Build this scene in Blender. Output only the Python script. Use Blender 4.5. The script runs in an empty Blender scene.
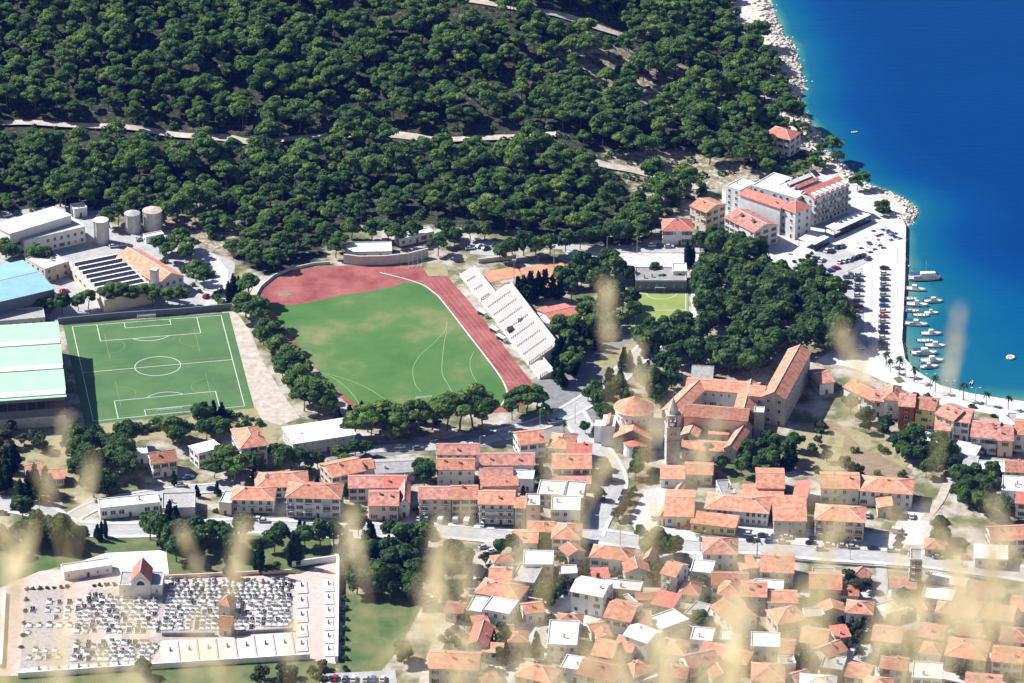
import bpy, bmesh, math, random
import numpy as np
from mathutils import Vector, Matrix
rnd = random.Random(7)
S = bpy.context.scene
COL = S.collection
W_PX, H_PX, FOC = 1024, 683, 138.0
FPX = W_PX*FOC/36.0
PITCH = math.radians(26.0)
CAM = np.array([0.0, -1600*math.cos(PITCH), 1600*math.sin(PITCH)])
FWD = np.array([0, math.cos(PITCH), -math.sin(PITCH)])
UPV = np.array([0, math.sin(PITCH), math.cos(PITCH)])

def ray(px, py):
    return FWD + np.array([1.0, 0, 0])*((px-512)/FPX) + UPV*((341.5-py)/FPX)
def P(px, py, z=0.0):
    r = ray(px, py); t = (z-CAM[2])/r[2]
    return Vector((CAM[0]+r[0]*t, CAM[1]+r[1]*t, z))
def to_px(x, y, z):
    v = np.stack([x, y, z], -1)-CAM
    d = v@FWD
    return 512+FPX*v[..., 0]/d, 341.5-FPX*(v@UPV)/d

# ------------------------------------------------------------------ shoreline and terrain heights
SHORE_PX = [(771,0),(777,22),(783,35),(794,46),(797,58),(802,75),(805,88),(800,100),(808,118),(818,132),(824,150),(834,160),(846,168),(858,180),
            (872,187),(886,192),(902,199),(914,207),(917,214),(910,223),(906,226),(905,280),(902,340),(905,358),(915,370),(940,385),(970,393),(1000,398),(1030,402)]
SH = [P(a, b, -1.5) for a, b in SHORE_PX]
SH = [Vector((SH[0].x-260, SH[0].y+2500, 0)), Vector((SH[0].x-12, SH[0].y+60, 0))] + SH + [Vector((SH[-1].x+60, SH[-1].y-4, 0)), Vector((SH[-1].x+2500, SH[-1].y-60, 0))]
SHN = np.array([(p.x, p.y) for p in SH])
LAND = np.vstack([SHN, [(3000, -6000), (-6000, -6000), (-6000, SHN[0][1])]])

def inpoly(x, y, poly):
    x = np.asarray(x, float); y = np.asarray(y, float)
    c = np.zeros(x.shape, bool); n = len(poly)
    for i in range(n):
        x0, y0 = poly[i]; x1, y1 = poly[(i+1) % n]
        if y0 == y1: continue
        c ^= ((y0 > y) != (y1 > y)) & (x < (x1-x0)*(y-y0)/(y1-y0)+x0)
    return c
def shore_d(x, y):
    x = np.asarray(x, float); y = np.asarray(y, float)
    best = np.full(x.shape, 1e9)
    for i in range(len(SHN)-1):
        a = SHN[i]; b = SHN[i+1]; e = b-a; L = e@e
        t = np.clip(((x-a[0])*e[0]+(y-a[1])*e[1])/L, 0, 1)
        best = np.minimum(best, np.hypot(x-a[0]-t*e[0], y-a[1]-t*e[1]))
    return np.where(inpoly(x, y, LAND), best, -best)
def ss(t):
    t = np.clip(t, 0, 1); return t*t*(3-2*t)
def vnoise(x, y, s, seed=0):
    x = np.asarray(x, float)/s; y = np.asarray(y, float)/s
    xi = np.floor(x); yi = np.floor(y); fx = ss(x-xi); fy = ss(y-yi)
    def h(a, b):
        v = np.sin(a*127.1+b*311.7+seed*17.3)*43758.5453
        return v-np.floor(v)
    return (h(xi, yi)*(1-fx)+h(xi+1, yi)*fx)*(1-fy)+(h(xi, yi+1)*(1-fx)+h(xi+1, yi+1)*fx)*fy
TOE = -318.0
SLOPE = (CAM[2]-0.72)/(TOE-CAM[1])
def terr(x, y):
    x = np.asarray(x, float); y = np.asarray(y, float)
    d = shore_d(x, y)
    hill = 34*ss((y-128)/230)*ss((d-28)/110)
    bump = (vnoise(x, y, 26)-.5)*4*ss((y-125)/40)*ss((d-10)/30)
    z = hill+bump
    z = np.where(d < 5, np.minimum(z, -1.5+d*0.3), z)
    z = np.where(d < 0, np.maximum(-1.5+d*0.35, -9), z)
    return z+np.maximum(0, (TOE-y)*SLOPE)
def G(px, py):
    r = ray(px, py); t = np.linspace(1180/abs(r[1]), 2300/abs(r[1]), 560)
    for k in range(2):
        X = CAM[0]+r[0]*t; Y = CAM[1]+r[1]*t; Z = CAM[2]+r[2]*t
        i = int(np.argmax(Z < terr(X, Y))); i = max(i, 1)
        t = np.linspace(t[i-1], t[i], 40)
    tt = t[20]
    return Vector((CAM[0]+r[0]*tt, CAM[1]+r[1]*tt, CAM[2]+r[2]*tt))

# ------------------------------------------------------------------ materials
def mat(name, col, rough=.85, col2=None, scale=.4, spec=.2, bump=0, rnd_amt=0, detail=4, coords='world', metal=0, col3=None, ramp=(.35,.65), stretch=None):
    m = bpy.data.materials.new(name); m.use_nodes = True
    nt = m.node_tree; N = nt.nodes; L = nt.links
    b = N['Principled BSDF']
    b.inputs['Roughness'].default_value = rough
    b.inputs['Specular IOR Level'].default_value = spec
    b.inputs['Metallic'].default_value = metal
    b.inputs['Base Color'].default_value = (*col, 1)
    out = None
    if col2 is not None:
        if coords == 'world':
            g = N.new('ShaderNodeNewGeometry').outputs['Position']
        else:
            g = N.new('ShaderNodeTexCoord').outputs['Object']
        if stretch:
            mp = N.new('ShaderNodeMapping'); mp.inputs['Scale'].default_value = stretch
            L.new(g, mp.inputs[0]); g = mp.outputs[0]
        n = N.new('ShaderNodeTexNoise'); n.inputs['Scale'].default_value = scale; n.inputs['Detail'].default_value = detail; n.inputs['Roughness'].default_value = .62
        L.new(g, n.inputs['Vector'])
        r = N.new('ShaderNodeValToRGB'); r.color_ramp.elements[0].position = ramp[0]; r.color_ramp.elements[1].position = ramp[1]
        r.color_ramp.elements[0].color = (*col, 1); r.color_ramp.elements[1].color = (*col2, 1)
        if col3 is not None:
            e = r.color_ramp.elements.new((ramp[0]+ramp[1])/2); e.color = (*col3, 1)
        L.new(n.outputs['Fac'], r.inputs[0]); out = r.outputs[0]
        if bump:
            bp = N.new('ShaderNodeBump'); bp.inputs['Strength'].default_value = bump; bp.inputs['Distance'].default_value = .3
            L.new(n.outputs['Fac'], bp.inputs['Height']); L.new(bp.outputs[0], b.inputs['Normal'])
    if rnd_amt:
        oi = N.new('ShaderNodeObjectInfo')
        h = N.new('ShaderNodeHueSaturation')
        mr = N.new('ShaderNodeMapRange'); mr.inputs['To Min'].default_value = 1-rnd_amt; mr.inputs['To Max'].default_value = 1+rnd_amt
        L.new(oi.outputs['Random'], mr.inputs[0]); L.new(mr.outputs[0], h.inputs['Value'])
        if out is not None: L.new(out, h.inputs['Color'])
        else: h.inputs['Color'].default_value = (*col, 1)
        out = h.outputs[0]
    if out is not None: L.new(out, b.inputs['Base Color'])
    return m

def leaf_mat(name, dark, light, yel, scale=.22):
    """foliage: large patches vary from tree to tree, small ones from clump to clump"""
    m = bpy.data.materials.new(name); m.use_nodes = True
    nt = m.node_tree; N = nt.nodes; L = nt.links; b = N['Principled BSDF']
    b.inputs['Roughness'].default_value = .75; b.inputs['Specular IOR Level'].default_value = .12
    g = N.new('ShaderNodeNewGeometry').outputs['Position']
    n1 = N.new('ShaderNodeTexNoise'); n1.inputs['Scale'].default_value = .13; n1.inputs['Detail'].default_value = .5
    n2 = N.new('ShaderNodeTexNoise'); n2.inputs['Scale'].default_value = .55; n2.inputs['Detail'].default_value = 3
    L.new(g, n1.inputs[0]); L.new(g, n2.inputs[0])
    r1 = N.new('ShaderNodeValToRGB'); r1.color_ramp.elements[0].position = .38; r1.color_ramp.elements[1].position = .58
    r1.color_ramp.elements[0].color = (*dark, 1); r1.color_ramp.elements[1].color = (*light, 1)
    e = r1.color_ramp.elements.new(.68); e.color = (*yel, 1)
    mx = N.new('ShaderNodeMath'); mx.operation = 'MULTIPLY_ADD'; mx.inputs[1].default_value = .55
    sc = N.new('ShaderNodeMath'); sc.operation = 'MULTIPLY'; sc.inputs[1].default_value = .45
    L.new(n2.outputs['Fac'], sc.inputs[0]); L.new(n1.outputs['Fac'], mx.inputs[0]); L.new(sc.outputs[0], mx.inputs[2])
    L.new(mx.outputs[0], r1.inputs[0]); L.new(r1.outputs[0], b.inputs['Base Color'])
    tr = N.new('ShaderNodeBsdfTranslucent'); L.new(r1.outputs[0], tr.inputs[0])   # thin needles and leaves let light through
    ms = N.new('ShaderNodeMixShader'); ms.inputs[0].default_value = .38
    L.new(b.outputs[0], ms.inputs[1]); L.new(tr.outputs[0], ms.inputs[2]); L.new(ms.outputs[0], N['Material Output'].inputs[0])
    return m

M = {}
M['tile'] = mat('roof_tile_orange', (.41,.17,.105), .9, (.69,.335,.225), .55, rnd_amt=.16, detail=6)
M['pink'] = mat('roof_tile_weathered', (.34,.14,.105), .9, (.62,.32,.26), .6, rnd_amt=.15, detail=6)
M['brown'] = mat('roof_tile_old', (.27,.1,.065), .9, (.46,.23,.16), 1.0, rnd_amt=.12, detail=7)
M['red'] = mat('roof_tile_red', (.46,.135,.1), .85, (.58,.225,.175), .8, rnd_amt=.08)
M['grey'] = mat('roof_grey_sheet', (.3,.3,.29), .9, (.46,.45,.43), .7, rnd_amt=.1)
M['whiteroof'] = mat('roof_white_membrane', (.68,.67,.64), .7, (.82,.81,.78), .35)
M['concrete'] = mat('pale_concrete', (.43,.42,.41), .9, (.59,.575,.555), .5, detail=6)
M['darkconc'] = mat('grey_concrete', (.22,.22,.215), .9, (.34,.33,.32), .5)
M['white'] = mat('white_plaster', (.68,.685,.7), .9, (.79,.79,.8), .5)
M['cream'] = mat('cream_plaster', (.62,.54,.42), .9, (.72,.64,.52), .5)
M['yellow'] = mat('yellow_plaster', (.68,.56,.22), .9, (.74,.62,.3), .5)
M['pinkw'] = mat('pink_plaster', (.62,.46,.4), .9, (.7,.54,.47), .5)
M['greyw'] = mat('grey_plaster', (.42,.42,.43), .9, (.54,.54,.54), .5)
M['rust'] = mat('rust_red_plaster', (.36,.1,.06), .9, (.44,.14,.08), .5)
M['stone'] = mat('old_stone', (.38,.35,.32), .95, (.58,.55,.51), .9, detail=7, bump=.3)
M['pane'] = mat('window_glass', (.025,.03,.04), .15, spec=.5)
M['frame'] = mat('window_frame', (.7,.69,.66), .6)
M['shut_b'] = mat('shutter_brown', (.16,.09,.05), .7)
M['shut_g'] = mat('shutter_green', (.05,.13,.08), .7)
M['metal'] = mat('grey_metal', (.4,.41,.42), .5, metal=.4)
M['dark'] = mat('dark_paint', (.03,.032,.036), .6)
M['asphalt'] = mat('asphalt', (.17,.17,.172), .95, (.25,.248,.245), .3, detail=6)
M['road'] = mat('worn_road', (.34,.335,.33), .95, (.43,.425,.415), .25, detail=6)
M['fieldline'] = mat('faint_field_chalk', (.26,.36,.16), .9)
M['pave'] = mat('pavement_slabs', (.47,.455,.44), .9, (.6,.585,.57), .6)
M['quay'] = mat('quay_limestone', (.5,.485,.46), .85, (.72,.71,.69), .18, detail=6)
M['paint'] = mat('white_paint', (.75,.75,.73), .7)
M['linew'] = mat('worn_line_paint', (.62,.66,.6), .8)
M['liney'] = mat('yellow_line_paint', (.2,.26,.08), .8)
M['vaultpink'] = mat('pinkish_vault_slab', (.62,.52,.48), .7, (.74,.66,.62), .6)
M['gravel'] = mat('cemetery_gravel', (.3,.265,.235), .95, (.46,.41,.37), .8, detail=6)
M['dirt'] = mat('dusty_path', (.36,.31,.25), .95, (.54,.48,.41), .3, detail=6)
M['turf'] = mat('artificial_turf', (.062,.135,.048), .9, (.095,.18,.065), .05, detail=5)
M['field'] = mat('stadium_grass', (.055,.145,.034), .95, (.22,.22,.1), .03, detail=9, col3=(.085,.168,.048), ramp=(.36,.68))
M['yfield'] = mat('small_pitch_grass', (.2,.26,.07), .95, (.27,.32,.1), .1)
M['track'] = mat('running_track_rubber', (.21,.055,.05), .95, (.36,.125,.11), .09, detail=7)
M['clay'] = mat('clay_court', (.44,.2,.12), .95, (.56,.29,.18), .2)
M['lawn'] = mat('lawn_grass', (.06,.115,.035), .95, (.16,.17,.075), .12, detail=6)
M['dry'] = mat('dry_grass', (.27,.235,.12), .95, (.13,.15,.06), .14, detail=7, col3=(.33,.28,.17))
M['soil'] = mat('tilled_soil', (.2,.145,.095), .95, (.31,.235,.16), .22, stretch=(1,3.2,1))
M['pinkpave'] = mat('pink_paving', (.5,.36,.32), .9, (.62,.49,.45), .5)
M['marble'] = mat('white_marble', (.68,.67,.65), .5, (.8,.79,.77), 1.2)
M['granite'] = mat('dark_granite', (.05,.05,.055), .35)
M['greystone'] = mat('grey_gravestone', (.3,.29,.28), .8, (.5,.48,.46), 1.5)
M['trunk'] = mat('bark', (.12,.085,.06), .95, (.2,.15,.11), 2)
M['palm_bark'] = mat('palm_bark', (.2,.15,.1), .95)
M['rock'] = mat('pale_limestone_rock', (.42,.37,.31), .95, (.68,.63,.56), .5, detail=8, bump=.5)
M['pine'] = leaf_mat('pine_needles', (.062,.13,.044), (.15,.255,.062), (.29,.37,.1))
M['broad'] = leaf_mat('broad_leaves', (.045,.1,.038), (.105,.185,.054), (.19,.26,.075))
M['cyp'] = leaf_mat('cypress_needles', (.014,.04,.018), (.022,.06,.022), (.03,.07,.025))
M['olive'] = leaf_mat('grey_green_leaves', (.065,.085,.042), (.11,.125,.06), (.15,.16,.08))
M['palmleaf'] = leaf_mat('palm_leaves', (.04,.08,.03), (.07,.12,.04), (.1,.14,.05))
M['straw'] = mat('dry_straw', (.8,.68,.44), .8, (.9,.82,.64), 9, spec=.1)
_n = M['straw'].node_tree; _t = _n.nodes.new('ShaderNodeBsdfTranslucent'); _t.inputs[0].default_value = (.95,.84,.58,1); _m = _n.nodes.new('ShaderNodeMixShader'); _m.inputs[0].default_value = .55
_n.links.new(_n.nodes['Principled BSDF'].outputs[0], _m.inputs[1]); _n.links.new(_t.outputs[0], _m.inputs[2]); _n.links.new(_m.outputs[0], _n.nodes['Material Output'].inputs[0])
M['blue'] = mat('pale_blue_sheet', (.22,.41,.58), .6, (.27,.47,.64), .2)
M['mint'] = mat('mint_green_sheet', (.34,.55,.38), .6, (.39,.6,.43), .2)
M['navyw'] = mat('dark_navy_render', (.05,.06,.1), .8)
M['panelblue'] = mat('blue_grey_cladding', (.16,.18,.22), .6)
M['seat'] = mat('stand_seats', (.62,.53,.5), .7, (.74,.66,.63), 1.2)
M['seatred'] = mat('seat_row_red', (.5,.3,.27), .7)  # dull reddish stripe beneath each row of seats
M['hedge'] = leaf_mat('hedge_leaves', (.03,.075,.022), (.05,.11,.03), (.08,.13,.035))
M['hullw'] = mat('white_gelcoat', (.8,.8,.79), .25, spec=.5)
M['boatblue'] = mat('navy_canvas', (.03,.06,.2), .7)
M['orange'] = mat('orange_vinyl', (.8,.22,.03), .4)
M['tyre'] = mat('tyre_rubber', (.02,.02,.02), .9)
M['awnred'] = mat('red_awning', (.55,.05,.05), .8)
M['solar'] = mat('dark_roof_glazing', (.04,.045,.06), .25, spec=.5)
for nm, c in dict(white=(.75,.75,.74), silver=(.45,.46,.48), black=(.018,.018,.02), grey=(.14,.145,.155), navy=(.02,.035,.11), blue=(.03,.12,.4), red=(.45,.02,.03), beige=(.5,.44,.34)).items():
    M['car_'+nm] = mat('car_paint_'+nm, c, .25, spec=.6)

# ------------------------------------------------------------------ object helpers
class MB:
    def __init__(s): s.v = []; s.f = []; s.m = []
    def add(s, verts, faces, mi=0):
        o = len(s.v); s.v += [tuple(v) for v in verts]
        for f in faces: s.f.append(tuple(i+o for i in f)); s.m.append(mi)
    def box(s, x0, x1, y0, y1, z0, z1, mi=0):
        s.add([(x0,y0,z0),(x1,y0,z0),(x1,y1,z0),(x0,y1,z0),(x0,y0,z1),(x1,y0,z1),(x1,y1,z1),(x0,y1,z1)],
              [(0,3,2,1),(4,5,6,7),(0,1,5,4),(1,2,6,5),(2,3,7,6),(3,0,4,7)], mi)
    def prism(s, pts, z0, z1, mi=0, cap=True):
        n = len(pts); z0 = z0 if hasattr(z0, '__len__') else [z0]*n; z1 = z1 if hasattr(z1, '__len__') else [z1]*n
        v = [(p[0],p[1],z0[i]) for i, p in enumerate(pts)]+[(p[0],p[1],z1[i]) for i, p in enumerate(pts)]
        f = [(i,(i+1)%n,(i+1)%n+n,i+n) for i in range(n)]
        if cap: f += [tuple(range(n-1,-1,-1)), tuple(range(n,2*n))]
        s.add(v, f, mi)
    def slab(s, quad, t, mi=0):
        """a plate of thickness t under four points"""
        q = [Vector(p) for p in quad]; d = Vector((0,0,-t))
        n = len(q)
        s.add(q+[p+d for p in q], [tuple(range(n)), tuple(range(2*n-1,n-1,-1))]+[((i+1)%n,i,i+n,(i+1)%n+n) for i in range(n)], mi)
    def cyl(s, x, y, z0, z1, r0, r1=None, n=12, mi=0):
        r1 = r0 if r1 is None else r1
        v = [(x+r0*math.cos(2*math.pi*i/n), y+r0*math.sin(2*math.pi*i/n), z0) for i in range(n)]
        v += [(x+r1*math.cos(2*math.pi*i/n), y+r1*math.sin(2*math.pi*i/n), z1) for i in range(n)]
        s.add(v, [(i,(i+1)%n,(i+1)%n+n,i+n) for i in range(n)]+[tuple(range(n-1,-1,-1)), tuple(range(n,2*n))], mi)
    def tube(s, pts, rads, n=6, mi=0):
        rings = []
        for i, p in enumerate(pts):
            p = Vector(p); a = Vector(pts[max(i-1,0)]); b = Vector(pts[min(i+1,len(pts)-1)])
            t = (b-a).normalized(); u = t.orthogonal().normalized(); w = t.cross(u)
            rings.append([p+(u*math.cos(2*math.pi*k/n)+w*math.sin(2*math.pi*k/n))*rads[i] for k in range(n)])
        v = [q for r in rings for q in r]; f = []
        for i in range(len(pts)-1):
            for k in range(n): f.append((i*n+k, i*n+(k+1)%n, (i+1)*n+(k+1)%n, (i+1)*n+k))
        f += [tuple(range(n-1,-1,-1)), tuple(range(len(v)-n, len(v)))]
        s.add(v, f, mi)
    def mesh(s, name, mats):
        me = bpy.data.meshes.new(name); me.from_pydata(s.v, [], s.f)
        for m in (mats if isinstance(mats, (list, tuple)) else [mats]): me.materials.append(m)
        me.polygons.foreach_set('material_index', s.m); me.update()
        return me
    def build(s, name, mats, parent=None, loc=None, rz=0):
        return link(name, s.mesh(name, mats), parent, loc, rz)
def link(name, data, parent=None, loc=None, rz=0):
    o = bpy.data.objects.new(name, data); COL.objects.link(o)
    if parent is not None: o.parent = parent
    if loc is not None: o.location = loc
    if rz: o.rotation_euler = (0,0,rz)
    return o
def tag(o, label, cat, group=None, kind=None):
    o['label'] = label; o['category'] = cat
    if group: o['group'] = group
    if kind: o['kind'] = kind
    return o
def thing(name, label, cat, loc=(0,0,0), rz=0, group=None):
    return tag(link(name, None, None, loc, rz), label, cat, group)
def copy_tree(o, parent=None):
    c = o.copy(); COL.objects.link(c)
    if parent is not None: c.parent = parent
    for ch in o.children: copy_tree(ch, c)
    return c
def struct(name, me, label=None):
    o = link(name, me); o['kind'] = 'structure'
    if label: o['label'] = label
    return o
def np_mesh(name, V, F, mats, midx=None, smooth=False):
    me = bpy.data.meshes.new(name); V = np.asarray(V, np.float32); F = np.asarray(F, np.int32); k = F.shape[1]
    me.vertices.add(len(V)); me.vertices.foreach_set('co', V.ravel())
    me.loops.add(F.size); me.loops.foreach_set('vertex_index', F.ravel())
    me.polygons.add(len(F)); me.polygons.foreach_set('loop_start', np.arange(0, F.size, k, dtype=np.int32))
    for m in (mats if isinstance(mats, (list, tuple)) else [mats]): me.materials.append(m)
    if midx is not None: me.polygons.foreach_set('material_index', np.asarray(midx, np.int32))
    me.update(calc_edges=True)
    if smooth: me.polygons.foreach_set('use_smooth', np.ones(len(F), bool))
    return me
def sheet(name, pts, m, z=.05, label=None, px=True):
    """a flat ground sheet from pixel (or world) corners"""
    w = [P(a, b, z) for a, b in pts] if px else [Vector((a, b, z)) for a, b in pts]
    bm = bmesh.new(); vs = [bm.verts.new(p) for p in w]
    f = bm.faces.new(vs); f.normal_update()
    if f.normal.z < 0: f.normal_flip()
    bmesh.ops.triangulate(bm, faces=[f])
    me = bpy.data.meshes.new(name); bm.to_mesh(me); bm.free(); me.materials.append(m)
    return struct(name, me, label)
def smooth_line(pts, n=6):
    out = []
    for i in range(len(pts)-1):
        p0 = pts[max(i-1,0)]; p1 = pts[i]; p2 = pts[i+1]; p3 = pts[min(i+2,len(pts)-1)]
        for k in range(n):
            t = k/n
            out.append(.5*((2*p1)+(p2-p0)*t+(2*p0-5*p1+4*p2-p3)*t*t+(3*p1-p0-3*p2+p3)*t**3))
    return out+[pts[-1]]
def strip_mesh(pts, w0, w1, z):
    """ribbon between lateral offsets w0 and w1 of a world polyline"""
    mb = MB(); row = []
    for i, p in enumerate(pts):
        t = (pts[min(i+1,len(pts)-1)]-pts[max(i-1,0)]); t = Vector((t.x,t.y,0)).normalized(); n = Vector((-t.y,t.x,0))
        zz = z if z is not None else 0
        row.append((p+n*w0, p+n*w1))
    for i in range(len(row)-1):
        a, b = row[i]; c, d = row[i+1]
        mb.add([(a.x,a.y,a.z+zz),(c.x,c.y,c.z+zz),(d.x,d.y,d.z+zz),(b.x,b.y,b.z+zz)], [(0,1,2,3)])
    return mb
# ================================================================== TERRAIN + SEA
def axis(lo, hi, step, far):
    a = list(np.arange(lo, hi+.01, step))
    g = step; x = a[-1]
    while x < far: g *= 1.35; x += g; a.append(x)
    g = step; x = a[0]; b = []
    while x > -far: g *= 1.35; x -= g; b.append(x)
    return np.array(b[::-1]+a)
def grid_mesh(name, X, Y, Z, m):
    ny, nx = X.shape
    V = np.stack([X, Y, Z], -1).reshape(-1, 3)
    i = np.arange(nx*ny).reshape(ny, nx)
    F = np.stack([i[:-1,:-1], i[:-1,1:], i[1:,1:], i[1:,:-1]], -1).reshape(-1, 4)
    return np_mesh(name, V, F, m, smooth=True)
def set_attr(me, name, val):
    a = me.attributes.new(name, 'FLOAT', 'POINT'); a.data.foreach_set('value', np.asarray(val, np.float32).ravel())

FOREST_PX = [(-60,-40),(728,-40),(736,12),(752,36),(774,60),(800,104),(812,128),(820,150),(800,172),(765,172),(722,176),(700,196),(662,214),(640,246),(570,246),(520,232),(430,226),(345,226),(318,262),(262,276),(232,258),(205,236),(176,226),(120,214),(85,208),(0,214),(-60,214)]
xs = axis(-330, 330, 3.0, 5000); ys = axis(-330, 470, 3.0, 6000)
# no stretched cells between town and camera foot: the slope is one plane there anyway
X, Y = np.meshgrid(xs, ys)
Z = terr(X, Y)
gm = bpy.data.materials.new('ground_earth'); gm.use_nodes = True
def ground_nodes(m):
    nt = m.node_tree; N = nt.nodes; L = nt.links; b = N['Principled BSDF']
    b.inputs['Roughness'].default_value = .95; b.inputs['Specular IOR Level'].default_value = .1
    g = N.new('ShaderNodeNewGeometry').outputs['Position']
    def noise(sc, d=5):
        n = N.new('ShaderNodeTexNoise'); n.inputs['Scale'].default_value = sc; n.inputs['Detail'].default_value = d; n.inputs['Roughness'].default_value = .65
        L.new(g, n.inputs[0]); return n.outputs['Fac']
    def ramp(f, els):
        r = N.new('ShaderNodeValToRGB')
        r.color_ramp.elements[0].position, r.color_ramp.elements[0].color = els[0][0], (*els[0][1], 1)
        r.color_ramp.elements[1].position, r.color_ramp.elements[1].color = els[-1][0], (*els[-1][1], 1)
        for p, c in els[1:-1]:
            e = r.color_ramp.elements.new(p); e.color = (*c, 1)
        L.new(f, r.inputs[0]); return r.outputs[0]
    def attr(n):
        a = N.new('ShaderNodeAttribute'); a.attribute_name = n; return a.outputs['Fac']
    def mix(f, a, b2):
        x = N.new('ShaderNodeMix'); x.data_type = 'RGBA'; L.new(f, x.inputs[0]); L.new(a, x.inputs[6]); L.new(b2, x.inputs[7]); return x.outputs[2]
    n_small = noise(.5, 7); n_mid = noise(.08, 6)
    town = ramp(n_mid, [(.38,(.1,.125,.055)),(.46,(.2,.19,.11)),(.53,(.36,.32,.26)),(.66,(.5,.465,.42))])
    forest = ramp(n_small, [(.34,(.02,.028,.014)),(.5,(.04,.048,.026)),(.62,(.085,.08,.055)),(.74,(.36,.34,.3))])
    clear = ramp(n_small, [(.32,(.09,.1,.05)),(.46,(.24,.2,.13)),(.55,(.36,.32,.25)),(.66,(.55,.52,.47))])
    rock = ramp(n_small, [(.3,(.26,.22,.18)),(.45,(.5,.45,.39)),(.65,(.66,.61,.55))])
    slope = ramp(n_mid, [(.35,(.12,.14,.06)),(.5,(.3,.27,.17)),(.65,(.42,.38,.32))])
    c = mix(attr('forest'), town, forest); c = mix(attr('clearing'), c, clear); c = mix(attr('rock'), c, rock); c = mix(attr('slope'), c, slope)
    L.new(c, b.inputs['Base Color'])
    bp = N.new('ShaderNodeBump'); bp.inputs['Strength'].default_value = .5; bp.inputs['Distance'].default_value = .4
    L.new(n_small, bp.inputs['Height']); L.new(bp.outputs[0], b.inputs['Normal'])
ground_nodes(gm)
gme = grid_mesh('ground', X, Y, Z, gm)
PX, PY = to_px(X, Y, Z)
FRONT = Y > -500
SD = shore_d(X, Y)
CLEAR_PX = [(548,62),(575,36),(640,50),(690,66),(740,84),(720,110),(650,120),(600,112),(560,100)]
CLEAR2_PX = [(600,150),(690,150),(770,172),(770,186),(724,186),(700,205),(640,200)]
def soft(poly, amt=.9):
    m = inpoly(PX, PY, poly) & FRONT
    return m*amt
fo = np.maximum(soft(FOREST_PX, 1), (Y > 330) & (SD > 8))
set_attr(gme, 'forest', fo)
cl = np.maximum(soft(CLEAR_PX), soft(CLEAR2_PX)); cl = np.maximum(cl, soft([(140,205),(170,195),(240,215),(235,250),(200,250),(150,225)]))
set_attr(gme, 'clearing', cl)
rk = ((SD < 9) & (Y > 60)) | ((SD < 20) & (Y > 200)) | (inpoly(PX, PY, [(730,-10),(772,-10),(786,34),(800,60),(806,104),(797,98),(776,64),(752,36),(738,12)]) & FRONT)
set_attr(gme, 'rock', rk*1.0)
set_attr(gme, 'slope', ss((TOE+6-Y)/10))
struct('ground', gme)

xs = axis(60, 330, 4.0, 9000); ys = axis(-80, 470, 4.0, 9000)
X, Y = np.meshgrid(xs, ys)
SDs = -shore_d(X, Y)
wm = bpy.data.materials.new('sea_water'); wm.use_nodes = True
nt = wm.node_tree; N = nt.nodes; L = nt.links; b = N['Principled BSDF']
b.inputs['Roughness'].default_value = .3; b.inputs['IOR'].default_value = 1.33; b.inputs['Specular IOR Level'].default_value = .07
at = N.new('ShaderNodeAttribute'); at.attribute_name = 'depth'
g = N.new('ShaderNodeNewGeometry').outputs['Position']
mp = N.new('ShaderNodeMapping'); mp.inputs['Rotation'].default_value = (0,0,math.radians(20)); mp.inputs['Scale'].default_value = (.35,1,1); L.new(g, mp.inputs[0])
n1 = N.new('ShaderNodeTexNoise'); n1.inputs['Scale'].default_value = .02; n1.inputs['Detail'].default_value = 4; L.new(mp.outputs[0], n1.inputs[0])
n2 = N.new('ShaderNodeTexNoise'); n2.inputs['Scale'].default_value = .35; n2.inputs['Detail'].default_value = 3; L.new(mp.outputs[0], n2.inputs[0])
ad = N.new('ShaderNodeMath'); ad.operation = 'MULTIPLY_ADD'; ad.inputs[1].default_value = .26; L.new(n1.outputs['Fac'], ad.inputs[0])
a2 = N.new('ShaderNodeMath'); a2.operation = 'SUBTRACT'; a2.inputs[1].default_value = .13; L.new(at.outputs['Fac'], a2.inputs[0]); L.new(a2.outputs[0], ad.inputs[2])
r = N.new('ShaderNodeValToRGB'); els = [(0,(.1,.19,.16)),(.035,(.03,.16,.18)),(.1,(.006,.1,.165)),(.26,(.0015,.075,.18)),(.5,(.0006,.046,.165)),(1,(.0003,.034,.14))]
r.color_ramp.elements[0].position = 0; r.color_ramp.elements[0].color = (*els[0][1],1); r.color_ramp.elements[1].position = 1; r.color_ramp.elements[1].color = (*els[-1][1],1)
for p_, c_ in els[1:-1]:
    e = r.color_ramp.elements.new(p_); e.color = (*c_, 1)
L.new(ad.outputs[0], r.inputs[0]); L.new(r.outputs[0], b.inputs['Base Color'])
bp = N.new('ShaderNodeBump'); bp.inputs['Strength'].default_value = .35; bp.inputs['Distance'].default_value = .5
L.new(n2.outputs['Fac'], bp.inputs['Height']); L.new(bp.outputs[0], b.inputs['Normal'])
sme = grid_mesh('sea', X, Y, np.full(X.shape, -1.5), wm)
bay = ss((Y+15)/120)
dep = np.clip(SDs/(210-165*bay), 0, 1)
dep = np.where(SDs <= 0, 0, dep)
dep = np.maximum(dep, ss((Y-60)/300)*ss(SDs/60)*.95)
set_attr(sme, 'depth', dep)
struct('sea', sme)

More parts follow.
